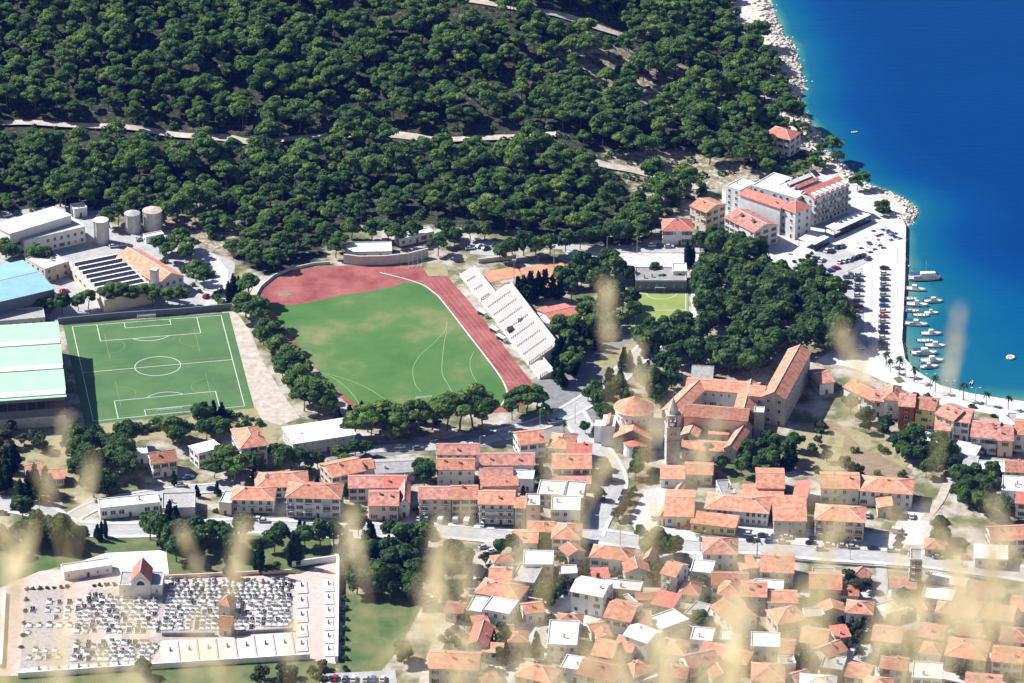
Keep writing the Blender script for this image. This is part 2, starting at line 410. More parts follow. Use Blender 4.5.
# ================================================================== QUAY, ROADS, SHEETS
q = [(906,226),(905,280),(902,340),(905,358),(915,370),(940,385),(970,393),(1000,398),(1030,402),(1110,414),(1110,440),(1024,420),(985,413),(940,405),(905,390),(868,374),(845,366),(815,362),(852,335),(835,300),(800,276),(770,262),(790,246),(800,238),(835,228),(864,216),(880,206),(892,204),(900,214)]
qw = [P(a, b, .12) for a, b in q]
bm = bmesh.new(); vs = [bm.verts.new(p) for p in qw]; f = bm.faces.new(vs); f.normal_update()
if f.normal.z < 0: f.normal_flip()
ex = bmesh.ops.extrude_face_region(bm, geom=[f])
for v in [e for e in ex['geom'] if isinstance(e, bmesh.types.BMVert)]: pass
for v in vs: v.co.z = -6
bmesh.ops.recalc_face_normals(bm, faces=bm.faces)
bmesh.ops.triangulate(bm, faces=[f for f in bm.faces if len(f.verts) > 4])
qme = bpy.data.meshes.new('quay'); bm.to_mesh(qme); bm.free(); qme.materials.append(M['quay'])
struct('quay', qme)
# darker kerb stones along the water
kp = [P(a, b, .14) for a, b in [(905.5,228),(904.5,280),(901.5,340),(904.5,358),(914.5,370),(939.5,385),(969.5,393),(999.5,398),(1030,402)]]
struct('kerb', strip_mesh(smooth_line(kp,4), -1.2, -.3, .05).mesh('kerb', M['pave']))
sheet('car_park', [(783,271),(826,247),(850,251),(868,262),(842,274),(829,283),(800,275)], M['road'], .23)
sheet('car_park', [(842,275),(863,267),(864,332),(872,352),(852,332),(838,302),(836,284)], M['road'], .2)
sheet('pavement', [(560,248),(640,252),(700,254),(700,268),(610,270),(575,262)], M['concrete'], .06)
sheet('pavement', [(690,262),(703,264),(704,330),(692,332)], M['concrete'], .07)
sheet('pavement', [(722,182),(770,166),(845,182),(895,204),(880,214),(830,240),(780,262),(750,250),(722,246)], M['concrete'], .05)
sheet('courtyard', [(-40,215),(20,210),(90,200),(120,235),(160,232),(235,262),(232,306),(180,310),(0,322),(-40,322)], M['road'], .05)  # grey yard surface, its darker tone partly standing in for shade
sheet('lane', [(205,262),(215,254),(228,270),(230,300),(205,306),(203,285)], M['concrete'], .08)
sheet('path', [(222,312),(236,312),(250,330),(262,360),(280,390),(300,418),(280,425),(262,420),(254,405),(240,360)], M['dirt'], .07)
sheet('yard', [(-40,425),(90,424),(255,408),(290,425),(270,450),(230,440),(140,440),(60,500),(-40,500)], M['dry'], .06)
sheet('yard', [(330,445),(440,440),(500,425),(560,405),(600,410),(585,440),(520,445),(440,450),(330,462)], M['asphalt'], .06)  # asphalt; the mid grey also stands in for shade under trees
sheet('yard', [(520,388),(560,360),(640,332),(660,330),(700,332),(640,380),(600,400),(560,415)], M['asphalt'], .07)  # real asphalt, with the tree shade put into its darker colour
sheet('field', [(592,364),(626,344),(640,346),(606,372)], M['dry'], .1)
sheet('field', [(797,428),(830,420),(870,440),(912,470),(905,480),(880,476),(820,470),(790,446)], M['soil'], .1)
sheet('field', [(790,430),(820,424),(845,436),(838,470),(796,470),(780,445)], M['dry'], .13)
sheet('field', [(838,424),(885,440),(910,462),(905,468),(860,446)], M['dry'], .16)
sheet('lawn', [(0,545),(60,533),(150,531),(330,538),(335,560),(290,575),(170,580),(160,560),(60,566),(0,585)], M['lawn'], .06)
sheet('lawn', [(345,595),(400,590),(425,600),(398,650),(380,672),(340,672)], M['lawn'], .08)
sheet('lawn', [(-20,672),(310,655),(335,660),(335,690),(-20,700)], M['lawn'], .08)
sheet('lawn', [(700,440),(790,440),(800,470),(740,480),(700,460)], M['lawn'], .06)
sheet('car_park', [(320,674),(395,670),(400,700),(320,700)], M['road'], .12)
sheet('car_park', [(645,490),(668,486),(660,520),(690,524),(700,545),(640,540),(630,520)], M['pave'], .08)
sheet('car_park', [(735,524),(905,535),(905,548),(735,540)], M['pave'], .08)
sheet('car_park', [(905,505),(935,508),(930,545),(885,545)], M['pave'], .1)
sheet('car_park', [(470,242),(500,246),(497,256),(470,254)], M['road'], .08)
sheet('yard', [(500,640),(520,600),(590,570),(650,560),(640,600),(560,640),(520,683),(480,690)], M['pave'], .05)
sheet('yard', [(800,590),(900,590),(960,610),(1010,640),(1010,720),(800,720)], M['pave'], .05)

ROADS = []
def road(pts, w, pw=1.6, centre=True, name='road', m='road', z=.14):
    ROADS.append(1); z = z+.011*len(ROADS)
    wp = smooth_line([P(a, b, 0) for a, b in pts], 6)
    struct(name, strip_mesh(wp, -w/2, w/2, z).mesh(name, M[m]))
    if pw:
        for s in (-1, 1):
            a, b2 = sorted((s*(w/2), s*(w/2+pw)))
            mb = strip_mesh(wp, a, b2, z+.1)
            e = s*w/2
            kb = []
            for i, p in enumerate(wp): pass
            struct('pavement', mb.mesh('pavement', M['pave']))
            c0, c1 = sorted((s*w/2-.12, s*w/2+.12))
            struct('kerb', strip_mesh(wp, c0, c1, z+.125).mesh('kerb', M['concrete']))
    if centre:
        mb = MB(); acc = 0
        for i in range(len(wp)-1):
            a = wp[i]; b2 = wp[i+1]; n = max(1, int((b2-a).length/6))
            for k in range(n):
                p0 = a.lerp(b2, k/n); p1 = a.lerp(b2, (k+.5)/n)
                sm = strip_mesh([p0, p1], -.08, .08, z+.02); mb.add(sm.v, sm.f)
        struct('road_marking', mb.mesh('road_marking', M['paint']))
road([(-60,498),(0,504),(40,511),(66,526),(110,530),(170,529),(240,526),(300,528),(345,531),(420,530),(480,534),(530,538),(590,536),(640,542),(700,547),(760,547),(820,553),(900,558),(960,565),(1024,574),(1120,588)], 8, 2.2)
road([(66,522),(90,508),(120,500),(170,492),(215,488),(240,486)], 5.5, 1.2, False)
road([(590,536),(596,521),(607,502),(614,484),(609,466),(593,443),(580,426),(572,412)], 8, 1.5)
road([(500,436),(540,424),(575,408),(610,384),(640,356),(660,338),(690,332)], 7, 1.5)
road([(330,452),(400,448),(460,446),(500,437)], 6, 0, False)
road([(-60,250),(20,240),(60,232)], 6, 0, False, name='lane', z=.1)
road([(420,700),(440,640),(470,590),(484,560),(492,538)], 4.5, 0, False, name='lane', m='dirt', z=.1)
road([(470,244),(540,246),(620,250),(700,250)], 6, 0, False, name='lane', z=.11)
road([(510,700),(540,640),(580,585),(600,560)], 5, 0, False, name='lane', z=.1)
road([(700,640),(690,610),(706,570),(690,550)], 4, 0, False, name='lane', z=.1)
road([(925,520),(940,500),(950,480),(965,470)], 3.5, 0, False, name='lane', m='dirt', z=.1)
road([(880,560),(882,590),(870,630),(850,700)], 4, 0, False, name='lane', z=.1)

sheet('pavement', [(62,568),(106,553),(166,550),(169,574),(122,579),(112,568)], M['whiteroof'], .22)
mb = MB()
for k in range(18):
    y_ = 266.3+k*5.35
    for xa, xb in ((878,891),(852,865)):
        if xb < 870 and k > 9: continue
        s_ = strip_mesh([P(xa,y_,0), P(xb,y_,0)], -.09, .09, .3); mb.add(s_.v, s_.f)
struct('road_marking', mb.mesh('road_marking', M['paint']))
sheet('pavement', [(868,264),(872,264),(872,350),(868,344)], M['concrete'], .26)
sheet('lawn', [(893,378),(900,376),(905,381),(898,383)], M['lawn'], .3)
sheet('lawn', [(905,392),(930,402),(960,412),(958,415),(926,406),(903,396)], M['lawn'], .3)
# forest trails on the hillside
TRAILS = [[(-20,122),(20,122),(60,124),(110,126),(150,130),(200,136),(245,141),(300,137),(340,136),(372,133),(420,138),(470,138),(510,137),(556,134)],
          [(430,-6),(470,0),(520,8),(560,15),(600,28),(625,36)],
          [(556,150),(600,164),(640,172),(700,188)]]
TW = [7.5, 7.5, 6, 4.5]
for tr, w in zip(TRAILS, TW):
    wp = smooth_line([G(a, b) for a, b in tr], 6)
    wp = [Vector((p.x, p.y, float(terr(p.x, p.y)))) for p in wp]
    struct('trail', strip_mesh(wp, -w/2, w/2, .35).mesh('trail', M['dirt']))

# ================================================================== SPORTS GROUNDS
def bil(c, u, v, z):
    """u: left to right, v: near to far inside the quad TL,TR,BR,BL"""
    tl, tr, br, bl = c
    p = (bl*(1-u)+br*u)*(1-v)+(tl*(1-u)+tr*u)*v
    return Vector((p.x, p.y, z))
def marking(parent, c, Wm, Lm, segs, m, z, w=.22, name='line_marking'):
    mb = MB()
    for s in segs:
        sm = strip_mesh([bil(c, x/Wm, y/Lm, 0) for x, y in s], -w/2, w/2, z); mb.add(sm.v, sm.f)
    o = mb.build(name, M[m]); o.parent = parent; return o
def arc(cx, cy, r, a0, a1, n=20):
    return [(cx+r*math.cos(math.radians(a0+(a1-a0)*i/n)), cy+r*math.sin(math.radians(a0+(a1-a0)*i/n))) for i in range(n+1)]
c = [P(63,325,0), P(229,312.5,0), P(254,408,0), P(85,425,0)]
pt = sheet('football_pitch', [(63,325),(229,312.5),(254,408),(85,425)], M['turf'], .1, 'green artificial football pitch left of the stadium with white and faint yellow lines')
Wm, Lm = 67, 96; x0, x1, y0, y1 = 3.5, 63.5, 2.5, 93.5; cx = 33.5; cy = 48
segs = [[(x0,y0),(x0,y1)], [(x1,y0),(x1,y1)], [(x0,y0),(x1,y0)], [(x0,y1),(x1,y1)], [(x0,cy),(x1,cy)], arc(cx,cy,9.15,0,360,40)]
for yy, s in ((y0,1),(y1,-1)):
    segs += [[(cx-20.15,yy),(cx-20.15,yy+s*16.5)], [(cx+20.15,yy),(cx+20.15,yy+s*16.5)], [(cx-20.15,yy+s*16.5),(cx+20.15,yy+s*16.5)],
             [(cx-9.2,yy),(cx-9.2,yy+s*5.5)], [(cx+9.2,yy),(cx+9.2,yy+s*5.5)], [(cx-9.2,yy+s*5.5),(cx+9.2,yy+s*5.5)], arc(cx,yy+s*11,9.15,s*37,s*143,14)]
marking(pt, c, Wm, Lm, segs, 'linew', .14, .27)
ys_ = []
for b0, b1 in ((y0+2,cy-3),(cy+3,y1-2)):
    ys_ += [[(x0+1,b0),(x1-1,b0)],[(x0+1,b1),(x1-1,b1)],[(x0+12,b0+8),(x0+12,b1-8)],[(x1-12,b0+8),(x1-12,b1-8)], arc(x0+12,(b0+b1)/2,7,-90,90,12), arc(x1-12,(b0+b1)/2,7,90,270,12)]
marking(pt, c, Wm, Lm, ys_, 'liney', .13, .2)
def goal(label, a, b, depth, parent=None):
    """two posts, a bar and a net frame between world points a and b"""
    u = (b-a); L_ = u.length; rz = math.atan2(u.y, u.x)
    t = thing('football_goal', label, 'goal', ((a+b)/2)[:2]+(0.1,), rz)
    mb = MB(); h = 2.44
    mb.tube([(-L_/2,0,0),(-L_/2,0,h),(L_/2,0,h),(L_/2,0,0)], [.1]*4, 6); mb.build('goal_frame', M['paint'], t)
    mb = MB()
    for k in range(9):
        x = -L_/2+L_*k/8; mb.tube([(x,0,h),(x,depth*.6,h),(x,depth,0)], [.03]*3, 3)
    for q_ in ((depth*.3,h),(depth*.6,h),(depth*.8,h/2),(depth,0.05)): mb.tube([(-L_/2,q_[0],q_[1]),(L_/2,q_[0],q_[1])], [.03]*2, 3)
    mb.build('net', M['frame'], t)
goal('white goal at the near end of the artificial pitch', bil(c,(cx-5)/Wm,y0/Lm,0), bil(c,(cx+5)/Wm,y0/Lm,0), -2)
goal('white goal at the far end of the artificial pitch', bil(c,(cx-3.7)/Wm,y1/Lm,0), bil(c,(cx+3.7)/Wm,y1/Lm,0), 2)
# stadium
TRK = [(255,312),(258,298),(264,288),(276,279),(292,272),(315,267),(350,265),(395,265),(430,267),(447,276),(470,302),(500,341),(533,384),(536,395),(528,404),(505,412),(440,416),(360,412),(345,402),(300,350)]
sheet('running_track', TRK, M['track'], .08, 'red rubber running track round the stadium grass')
GR = [(268,306),(300,304),(316,301),(338,296),(351,294),(362,292.5),(392,287),(404,282.5),(420,284),(432,292),(442,302),(470,338),(496,372),(505,386),(507,396),(502,406),(488,412),(440,414),(378,414),(352,402),(330,384),(300,348)]
sheet('stadium_field', GR, M['field'], .16, 'mown green stadium grass inside the red running track')
kl = smooth_line([P(a, b, 0) for a, b in [(380,273),(404,279),(422,285),(434,293),(442,301),(470,337),(496,371),(505,386),(507,396),(501,406)]], 5)
struct('kerb', strip_mesh(kl, -.35, .35, .24).mesh('kerb', M['concrete']))
mb = MB()
for ln in ([(336,296),(342,294.5),(352,293.5)], [(447,322),(445,331),(432,345),(420,356),(413,369),(415,384),(421,392)], [(447,331),(444,345),(442,372),(448,385),(457,401)], [(474,352),(470,362),(472,374),(480,388)],
           [(312,371),(330,375),(350,381),(370,390),(391,404)], [(316,372),(336,380),(352,394),(361,408)], [(398,262),(402,268)]):
    sm = strip_mesh(smooth_line([P(a, b, 0) for a, b in ln], 6), -.13, .13, .22); mb.add(sm.v, sm.f)
fo_ = bpy.data.objects['stadium_field']; o = mb.build('line_marking', M['fieldline']); o.parent = fo_
for k in range(1, 6):  # lane lines on the home straight
    t_ = k/6
    ln = [P(420+(447-420)*t_, 285+(276-285)*t_, 0), P(506+(534-506)*t_, 387+(385-387)*t_, 0)]
    o = strip_mesh(ln, -.03, .03, .14).build('line_marking', M['pinkpave']); o.parent = bpy.data.objects['running_track']
sheet('track_patch', [(278,292),(286,291),(292,294),(286,297),(279,296)], M['soil'], .13)
sheet('track_patch', [(402,408),(416,406),(418,414),(404,415)], M['track'], .2)
sheet('field', [(420,262),(446,264),(449,276),(428,276)], M['dry'], .14)
goal('white goal standing on the near part of the stadium grass', P(416,403,0), P(432,401.5,0), -1.5)
# clay courts and small pitch
sheet('clay_court', [(484,272),(516,266),(522,276),(488,283)], M['clay'], .1)
sheet('clay_court', [(520,268),(563,262),(574,290),(528,300)], M['clay'], .1)
c2 = [P(636,293,0), P(688,292,0), P(688,328,0), P(632,330,0)]
p2 = sheet('football_pitch', [(634,293),(688.5,291.5),(688.5,329),(628,331)], M['yfield'], .1, 'small yellow green football pitch below the low grey changing rooms')
marking(p2, c2, 24, 42, [[(1,1),(1,41)],[(23,1),(23,41)],[(1,41),(23,41)],[(1,1),(23,1)],[(1,21),(23,21)],arc(12,41,7,180,360,14)], 'linew', .14, .25)
goal('white goal of the small pitch in front of the blue grey wall', P(655,293,0), P(664,293,0), 1.2)
# ================================================================== HOUSES
def win_mesh(kind, w=1.1, h=1.45):
    mb = MB()
    # frame ring, recessed pane, sill, optional shutters; faces -y, origin at the centre on the wall plane
    for x0, x1, z0, z1 in ((-w/2-.1,-w/2,-h/2-.1,h/2+.1),(w/2,w/2+.1,-h/2-.1,h/2+.1),(-w/2,w/2,h/2,h/2+.1),(-w/2,w/2,-h/2-.1,-h/2),(-.04,.04,-h/2,h/2)):
        mb.box(x0, x1, -.1, .02, z0, z1, 0)
    mb.box(-w/2, w/2, -.04, .015, -h/2, h/2, 1)
    mb.box(-w/2-.2, w/2+.2, -.22, .01, -h/2-.22, -h/2-.1, 0)
    if kind:
        for s in (-1, 1):
            a, b = sorted((s*(w/2+.1), s*(w/2+.65))); mb.box(a, b, -.14, .01, -h/2-.05, h/2+.05, 2)
    return mb.mesh('window', [M['frame'], M['pane'], M['shut_b'] if kind != 'g' else M['shut_g']])
WIN = {'': win_mesh(''), 'b': win_mesh('b'), 'g': win_mesh('g'), 'big': win_mesh('', 1.9, 1.6), 'slit': win_mesh('', .6, .9)}
mb = MB(); mb.box(-.5,.5,-.08,.02,0,2.1,0); mb.box(-.62,-.5,-.12,.02,0,2.22,1); mb.box(.5,.62,-.12,.02,0,2.22,1); mb.box(-.5,.5,-.12,.02,2.1,2.22,1)
DOOR = mb.mesh('door', [M['shut_b'], M['frame']])
mb = MB(); mb.box(-1.4,1.4,-1.3,0,-.15,0,0)
for a in (-1.4, 1.34): mb.box(a,a+.06,-1.3,0,0,.95,1)
mb.box(-1.34,1.34,-1.3,-1.24,0,.12,1); mb.box(-1.34,1.34,-1.3,-1.24,.85,.95,1)
for k in range(12): mb.box(-1.3+k*.235,-1.26+k*.235,-1.29,-1.25,.12,.85,1)
BALC = mb.mesh('balcony', [M['concrete'], M['frame']])
mb = MB(); mb.box(-.35,.35,-.3,.3,-.6,1.0,0); mb.box(-.45,.45,-.4,.4,1.0,1.12,1); mb.box(-.15,.15,-.12,.12,1.12,1.3,1)
CHIM = mb.mesh('chimney', [M['pinkw'], M['tile']])
mb = MB(); mb.slab([(-.9,-.6,.9),(.9,-.6,.9),(.9,.6,1.6),(-.9,.6,1.6)], .1, 0); mb.cyl(0,.5,1.2,1.7,.25,n=8,mi=1)
for a in (-.8,.8): mb.box(a-.04,a+.04,.5,.58,0,1.5,1)
SOLAR = mb.mesh('solar_heater', [M['solar'], M['metal']])

def frame(A, B, C, h, base=0.0):
    a = P(A[0], A[1], h+base); b = P(B[0], B[1], h+base)
    u = (b-a); w = u.length; u.normalize(); v = Vector((-u.y, u.x, 0))
    d = C if not isinstance(C, tuple) else abs((P(C[0], C[1], h+base)-b).dot(v))
    ctr = (a+b)/2+v*d/2; ctr.z = base
    return ctr, math.atan2(u.y, u.x), w, d
def roof_mesh(w, d, h, kind, rise, ov=.45, t=.22, tile=0, cap=1):
    mb = MB(); x = w/2+ov; y = d/2+ov
    if kind == 'gx':
        k = rise/(d/2); e = h-k*ov
        mb.slab([(-x,-y,e+t),(x,-y,e+t),(x,0,h+rise+t),(-x,0,h+rise+t)], t, 0); mb.slab([(-x,0,h+rise+t),(x,0,h+rise+t),(x,y,e+t),(-x,y,e+t)], t, 0)
        mb.tube([(-x,0,h+rise+t),(x,0,h+rise+t)], [.16,.16], 6, cap)
    elif kind == 'gy':
        k = rise/(w/2); e = h-k*ov
        mb.slab([(-x,-y,e+t),(0,-y,h+rise+t),(0,y,h+rise+t),(-x,y,e+t)], t, 0); mb.slab([(0,-y,h+rise+t),(x,-y,e+t),(x,y,e+t),(0,y,h+rise+t)], t, 0)
        mb.tube([(0,-y,h+rise+t),(0,y,h+rise+t)], [.16,.16], 6, cap)
    elif kind == 'hip':
        m = min(w, d)/2; e = h-.1; zr = h+rise
        if w >= d: r0, r1 = (-(w/2-m),0,zr), ((w/2-m),0,zr)
        else: r0, r1 = (0,-(d/2-m),zr), (0,(d/2-m),zr)
        c = [(-x,-y,e),(x,-y,e),(x,y,e),(-x,y,e)]
        if w >= d:
            mb.add(c+[r0,r1], [(0,1,5,4),(1,2,5),(2,3,4,5),(3,0,4)], 0)
        else:
            mb.add(c+[r0,r1], [(0,1,4),(1,2,5,4),(2,3,5),(3,0,4,5)], 0)
        mb.box(-x,x,-y,y,e-.2,e-.003,2)
        mb.tube([r0,r1], [.16,.16], 6, cap)
        for q in c: mb.tube([q, min((r0,r1), key=lambda r: (r[0]-q[0])**2+(r[1]-q[1])**2)], [.13,.13], 5, cap)
    elif kind in ('sf', 'sb', 'sl', 'sr'):
        z = {'sf':(h,h,h+rise,h+rise),'sb':(h+rise,h+rise,h,h),'sl':(h,h+rise,h+rise,h),'sr':(h+rise,h,h,h+rise)}[kind]
        mb.slab([(-x,-y,z[0]+t),(x,-y,z[1]+t),(x,y,z[2]+t),(-x,y,z[3]+t)], t, 0)
    else:  # flat with a parapet
        mb.box(-w/2+.2,w/2-.2,-d/2+.2,d/2-.2,h-.05,h+.12,0)
        for x0,x1,y0,y1 in ((-w/2-.05,w/2+.05,-d/2-.05,-d/2+.22),(-w/2-.05,w/2+.05,d/2-.22,d/2+.05),(-w/2-.05,-w/2+.22,-d/2+.22,d/2-.22),(w/2-.22,w/2+.05,-d/2+.22,d/2-.22)):
            mb.box(x0,x1,y0,y1,h-.2,h+.5,3)
    return mb
def wall_mesh(w, d, h, kind, rise):
    mb = MB()
    if kind == 'gx': sec = [(-d/2,0),(d/2,0),(d/2,h),(0,h+rise),(-d/2,h)]; ax = 'x'
    elif kind == 'gy': sec = [(-w/2,0),(w/2,0),(w/2,h),(0,h+rise),(-w/2,h)]; ax = 'y'
    elif kind == 'sf': sec = [(-d/2,0),(d/2,0),(d/2,h+rise),(-d/2,h)]; ax = 'x'
    elif kind == 'sb': sec = [(-d/2,0),(d/2,0),(d/2,h),(-d/2,h+rise)]; ax = 'x'
    elif kind == 'sl': sec = [(-w/2,0),(w/2,0),(w/2,h+rise),(-w/2,h)]; ax = 'y'
    elif kind == 'sr': sec = [(-w/2,0),(w/2,0),(w/2,h),(-w/2,h+rise)]; ax = 'y'
    else: mb.box(-w/2,w/2,-d/2,d/2,-.3,h-.06); return mb
    n = len(sec)
    if ax == 'x':
        v = [(-w/2,a,b) for a,b in sec]+[(w/2,a,b) for a,b in sec]
        f = [tuple(range(n-1,-1,-1)), tuple(range(n,2*n))]+[(i,(i+1)%n,(i+1)%n+n,i+n) for i in range(n)]
    else:
        v = [(a,-d/2,b) for a,b in sec]+[(a,d/2,b) for a,b in sec]
        f = [tuple(range(n)), tuple(range(2*n-1,n-1,-1))]+[((i+1)%n,i,i+n,(i+1)%n+n) for i in range(n)]
    mb.add(v, f); return mb
HOUSES = []
def house(label, A, B, C, h, kind='gx', rise=None, wall='white', tile='tile', win='', chim=1, balc=0, cat='house', name=None, base=0.0, floors=None, door=True, ov=.45, cols=None, sides=True, group=None, bigwin=False, solar=0, wscale=1.0):
    ctr, rz, w, d = frame(A, B, C, h, base)
    if tile == 'tile' and cat in ('house','apartments') and not any(q in label for q in ('orange','brown','pink','red ')): tile = ['tile','pink','brown','tile','pink'][sum(map(ord, label)) % 5]
    if win == '' and cat in ('house','apartments','villa'): win = ['', 'b', 'g', '', 'b'][sum(map(ord, label)) % 5]
    name = name or {'house':'house','apartments':'apartment_block'}.get(cat, cat.replace(' ','_'))
    t = thing(name, label, cat, ctr, rz, group)
    if rise is None: rise = {'gx':d*.21,'gy':w*.21,'hip':min(w,d)*.22,'flat':0}.get(kind, d*.15)
    wall_mesh(w, d, h, kind, rise).build('wall', M[wall], t)
    rf = roof_mesh(w, d, h, kind, rise, ov).build('roof', [M[tile], M['pinkw'] if tile not in ('grey','whiteroof') else M[tile], M[wall], M['concrete'] if wall != 'white' else M['white']], t)
    r2 = random.Random(hash(label) % 1000 if False else sum(map(ord, label)))
    for k in range(chim):
        x = r2.uniform(-.35,.35)*w; y = r2.uniform(-.3,.1)*d
        if kind == 'gx': z = h+rise*(1-abs(y)/(d/2))
        elif kind == 'gy': z = h+rise*(1-abs(x)/(w/2))
        elif kind == 'hip': z = h+rise*.6; y *= .5
        elif kind == 'flat': z = h+.3
        else: z = h+rise*.5
        link('chimney', CHIM, rf, (x,y,z))
    for k in range(solar): link('solar_heater', SOLAR, rf, (w*(-.2+.4*k), -d*.18, h+(rise*.6 if kind != 'flat' else .1)))
    nf = floors if floors is not None else max(1, int(h/2.75))
    fh = h/nf if nf else 0
    if nf and win is not None:
        wm_ = WIN['big' if bigwin else win]
        nc = cols or max(1, int(w/3.1)); dx = w/nc
        dc = nc//2 if door else -1
        for f in range(nf):
            for c_ in range(nc):
                x = -w/2+dx*(c_+.5)
                if f == 0 and c_ == dc:
                    link('door', DOOR, t, (x,-d/2,0)); continue
                if balc and f > 0 and c_ % balc == 0:
                    link('balcony', BALC, t, (x,-d/2,f*fh+.1))
                if r2.random() < .1: continue
                link('window', wm_ if r2.random() < .75 or bigwin else WIN[r2.choice(['', 'b', 'slit'])], t, (x,-d/2,f*fh+fh*.55))
            if sides:
                ns = max(1, int(d/3.6)); dy = d/ns
                for c_ in range(ns):
                    y = -d/2+dy*(c_+.5)
                    o = link('window', WIN[win], t, (-w/2,y,f*fh+fh*.55), -math.pi/2)
                    o = link('window', WIN[win], t, (w/2,y,f*fh+fh*.55), math.pi/2)
    HOUSES.append((ctr.x, ctr.y, rz, w, d))
    return t, w, d
def wall_line(label, pts, h, th, m='concrete', base=0.0, cat='wall', name='wall', px=True, closed=False):
    w = [P(a, b, base) for a, b in pts] if px else pts
    if closed: w = w+[w[0]]
    mb = MB()
    L_ = []
    for i, p in enumerate(w):
        a = w[max(i-1,0)]; b = w[min(i+1,len(w)-1)]
        if closed and i in (0, len(w)-1): a, b = w[-2], w[1]
        t = Vector(((b-a).x,(b-a).y,0)).normalized(); n = Vector((-t.y,t.x,0))*th/2
        L_.append((p-n, p+n))
    for i in range(len(L_)-1):
        a, b = L_[i]; c, d = L_[i+1]
        v = [(a.x,a.y,base-.3),(c.x,c.y,base-.3),(d.x,d.y,base-.3),(b.x,b.y,base-.3),(a.x,a.y,base+h),(c.x,c.y,base+h),(d.x,d.y,base+h),(b.x,b.y,base+h)]
        f = [(4,5,6,7),(0,1,5,4),(2,3,7,6)]
        if i == 0: f.append((3,0,4,7))
        if i == len(L_)-2: f.append((1,2,6,5))
        mb.add(v, f)
    me = mb.mesh(name, M[m]); bm = bmesh.new(); bm.from_mesh(me); bmesh.ops.remove_doubles(bm, verts=bm.verts, dist=.001); bmesh.ops.recalc_face_normals(bm, faces=bm.faces); bm.to_mesh(me); bm.free()
    return tag(link(name, me), label, cat)

# ================================================================== TREES
def leaf_cloud(clumps, per, size, seed, up=.35, jit=.6, shell=.75):
    g = np.random.default_rng(seed); V = []
    for (cx, cy, cz, rx, rz_) in clumps:
        n = max(8, int(per*(rx*rx+rx*rz_)/2))
        d = g.normal(size=(n,3)); d[:,2] += up; d /= np.linalg.norm(d, axis=1)[:,None]
        rr = shell+(1.02-shell)*g.random(n)**.6
        c = np.array([cx,cy,cz])+d*np.array([rx,rx,rz_])*rr[:,None]
        nrm = d*np.array([1/rx,1/rx,1/rz_]); nrm /= np.linalg.norm(nrm, axis=1)[:,None]
        nrm = nrm+g.normal(size=(n,3))*jit*.55; nrm /= np.linalg.norm(nrm, axis=1)[:,None]
        a = np.cross(nrm, g.normal(size=(n,3))); a /= np.linalg.norm(a, axis=1)[:,None]+1e-9
        b = np.cross(nrm, a); s = size*(.6+.8*g.random(n))[:,None]
        s2 = s*(.55+.4*g.random(n))[:,None]
        V.append(np.stack([c-a*s-b*s2*.4, c+a*s*.3-b*s2, c+a*s+b*s2*.3, c-a*s*.2+b*s2], 1))
    V = np.concatenate(V).reshape(-1,3)
    return V, np.arange(len(V)).reshape(-1,4)
def pine_clumps(r, R=4.6, H=8.5):
    cl = []
    n = r.randint(15, 20)
    for k in range(n):
        a = r.uniform(0, 6.28); q = R*math.sqrt(r.random())*.82
        s = r.uniform(.85, 1.75)
        cl.append((q*math.cos(a), q*math.sin(a), H-1.2-q*q*.11+r.uniform(-1.1,.9), s, s*r.uniform(.4,.62)))
    cl.append((r.uniform(-.8,.8),r.uniform(-.8,.8),H-.4,1.7,.9))
    for k in range(3):
        a = r.uniform(0, 6.28); q = R*.6; cl.append((q*math.cos(a), q*math.sin(a), H-3.3+r.uniform(-.5,.5), 1.3, .9))
    return cl
def broad_clumps(r, R=3.6, H=8):
    cl = [(0,0,H*.6,R*.72,H*.26)]
    for k in range(r.randint(14,19)):
        a = r.uniform(0,6.28); el = r.uniform(-.4,1.35); q = R*r.uniform(.55,.85)
        s = r.uniform(.7,1.4)
        cl.append((q*math.cos(a)*math.cos(el), q*math.sin(a)*math.cos(el), H*.56+H*.3*math.sin(el), s, s*.85))
    return cl
def trunk_mesh(r, H, r0, lean=.3, limbs=None, bark='trunk'):
    mb = MB(); pts = []; x = y = 0
    for k in range(5):
        pts.append((x, y, H*k/4-.3*(k == 0))); x += r.uniform(-lean,lean); y += r.uniform(-lean,lean)
    mb.tube(pts, [r0*(1-.16*k) for k in range(5)], 6)
    if limbs:
        for (cx,cy,cz,*_) in limbs[:7]:
            s = pts[3] if r.random() < .5 else pts[2]
            mid = ((s[0]+cx)/2, (s[1]+cy)/2, (s[2]+cz)/2-.3)
            mb.tube([s, mid, (cx,cy,cz)], [r0*.45, r0*.32, r0*.12], 4)
    return mb.mesh('trunk', M[bark])
TREES = {}
def mk_tree(kind, n, fn):
    TREES[kind] = [fn(random.Random(100*len(TREES)+k), k) for k in range(n)]
def mesh_leaf(V, F, m): return np_mesh('crown', V, F, M[m])
PINE_NP = []
def mk_pine(r, k):
    R = r.uniform(4.0,5.0); H = r.uniform(7.6,9.6); cl = pine_clumps(r, R, H)
    V, F = leaf_cloud(cl, 62, .5, 300+k, up=.5, shell=.66, jit=.65); PINE_NP.append((V, F))
    return mesh_leaf(V, F, 'pine'), trunk_mesh(r, H-2.2, .26, .35, cl)
def mk_broad(r, k):
    R = r.uniform(3.3,3.9); H = r.uniform(7,8.6); cl = broad_clumps(r, R, H)
    V, F = leaf_cloud(cl, 60, .44, 400+k, up=.3, shell=.66, jit=.65)
    return mesh_leaf(V, F, 'broad'), trunk_mesh(r, H*.6, .22, .2, cl)
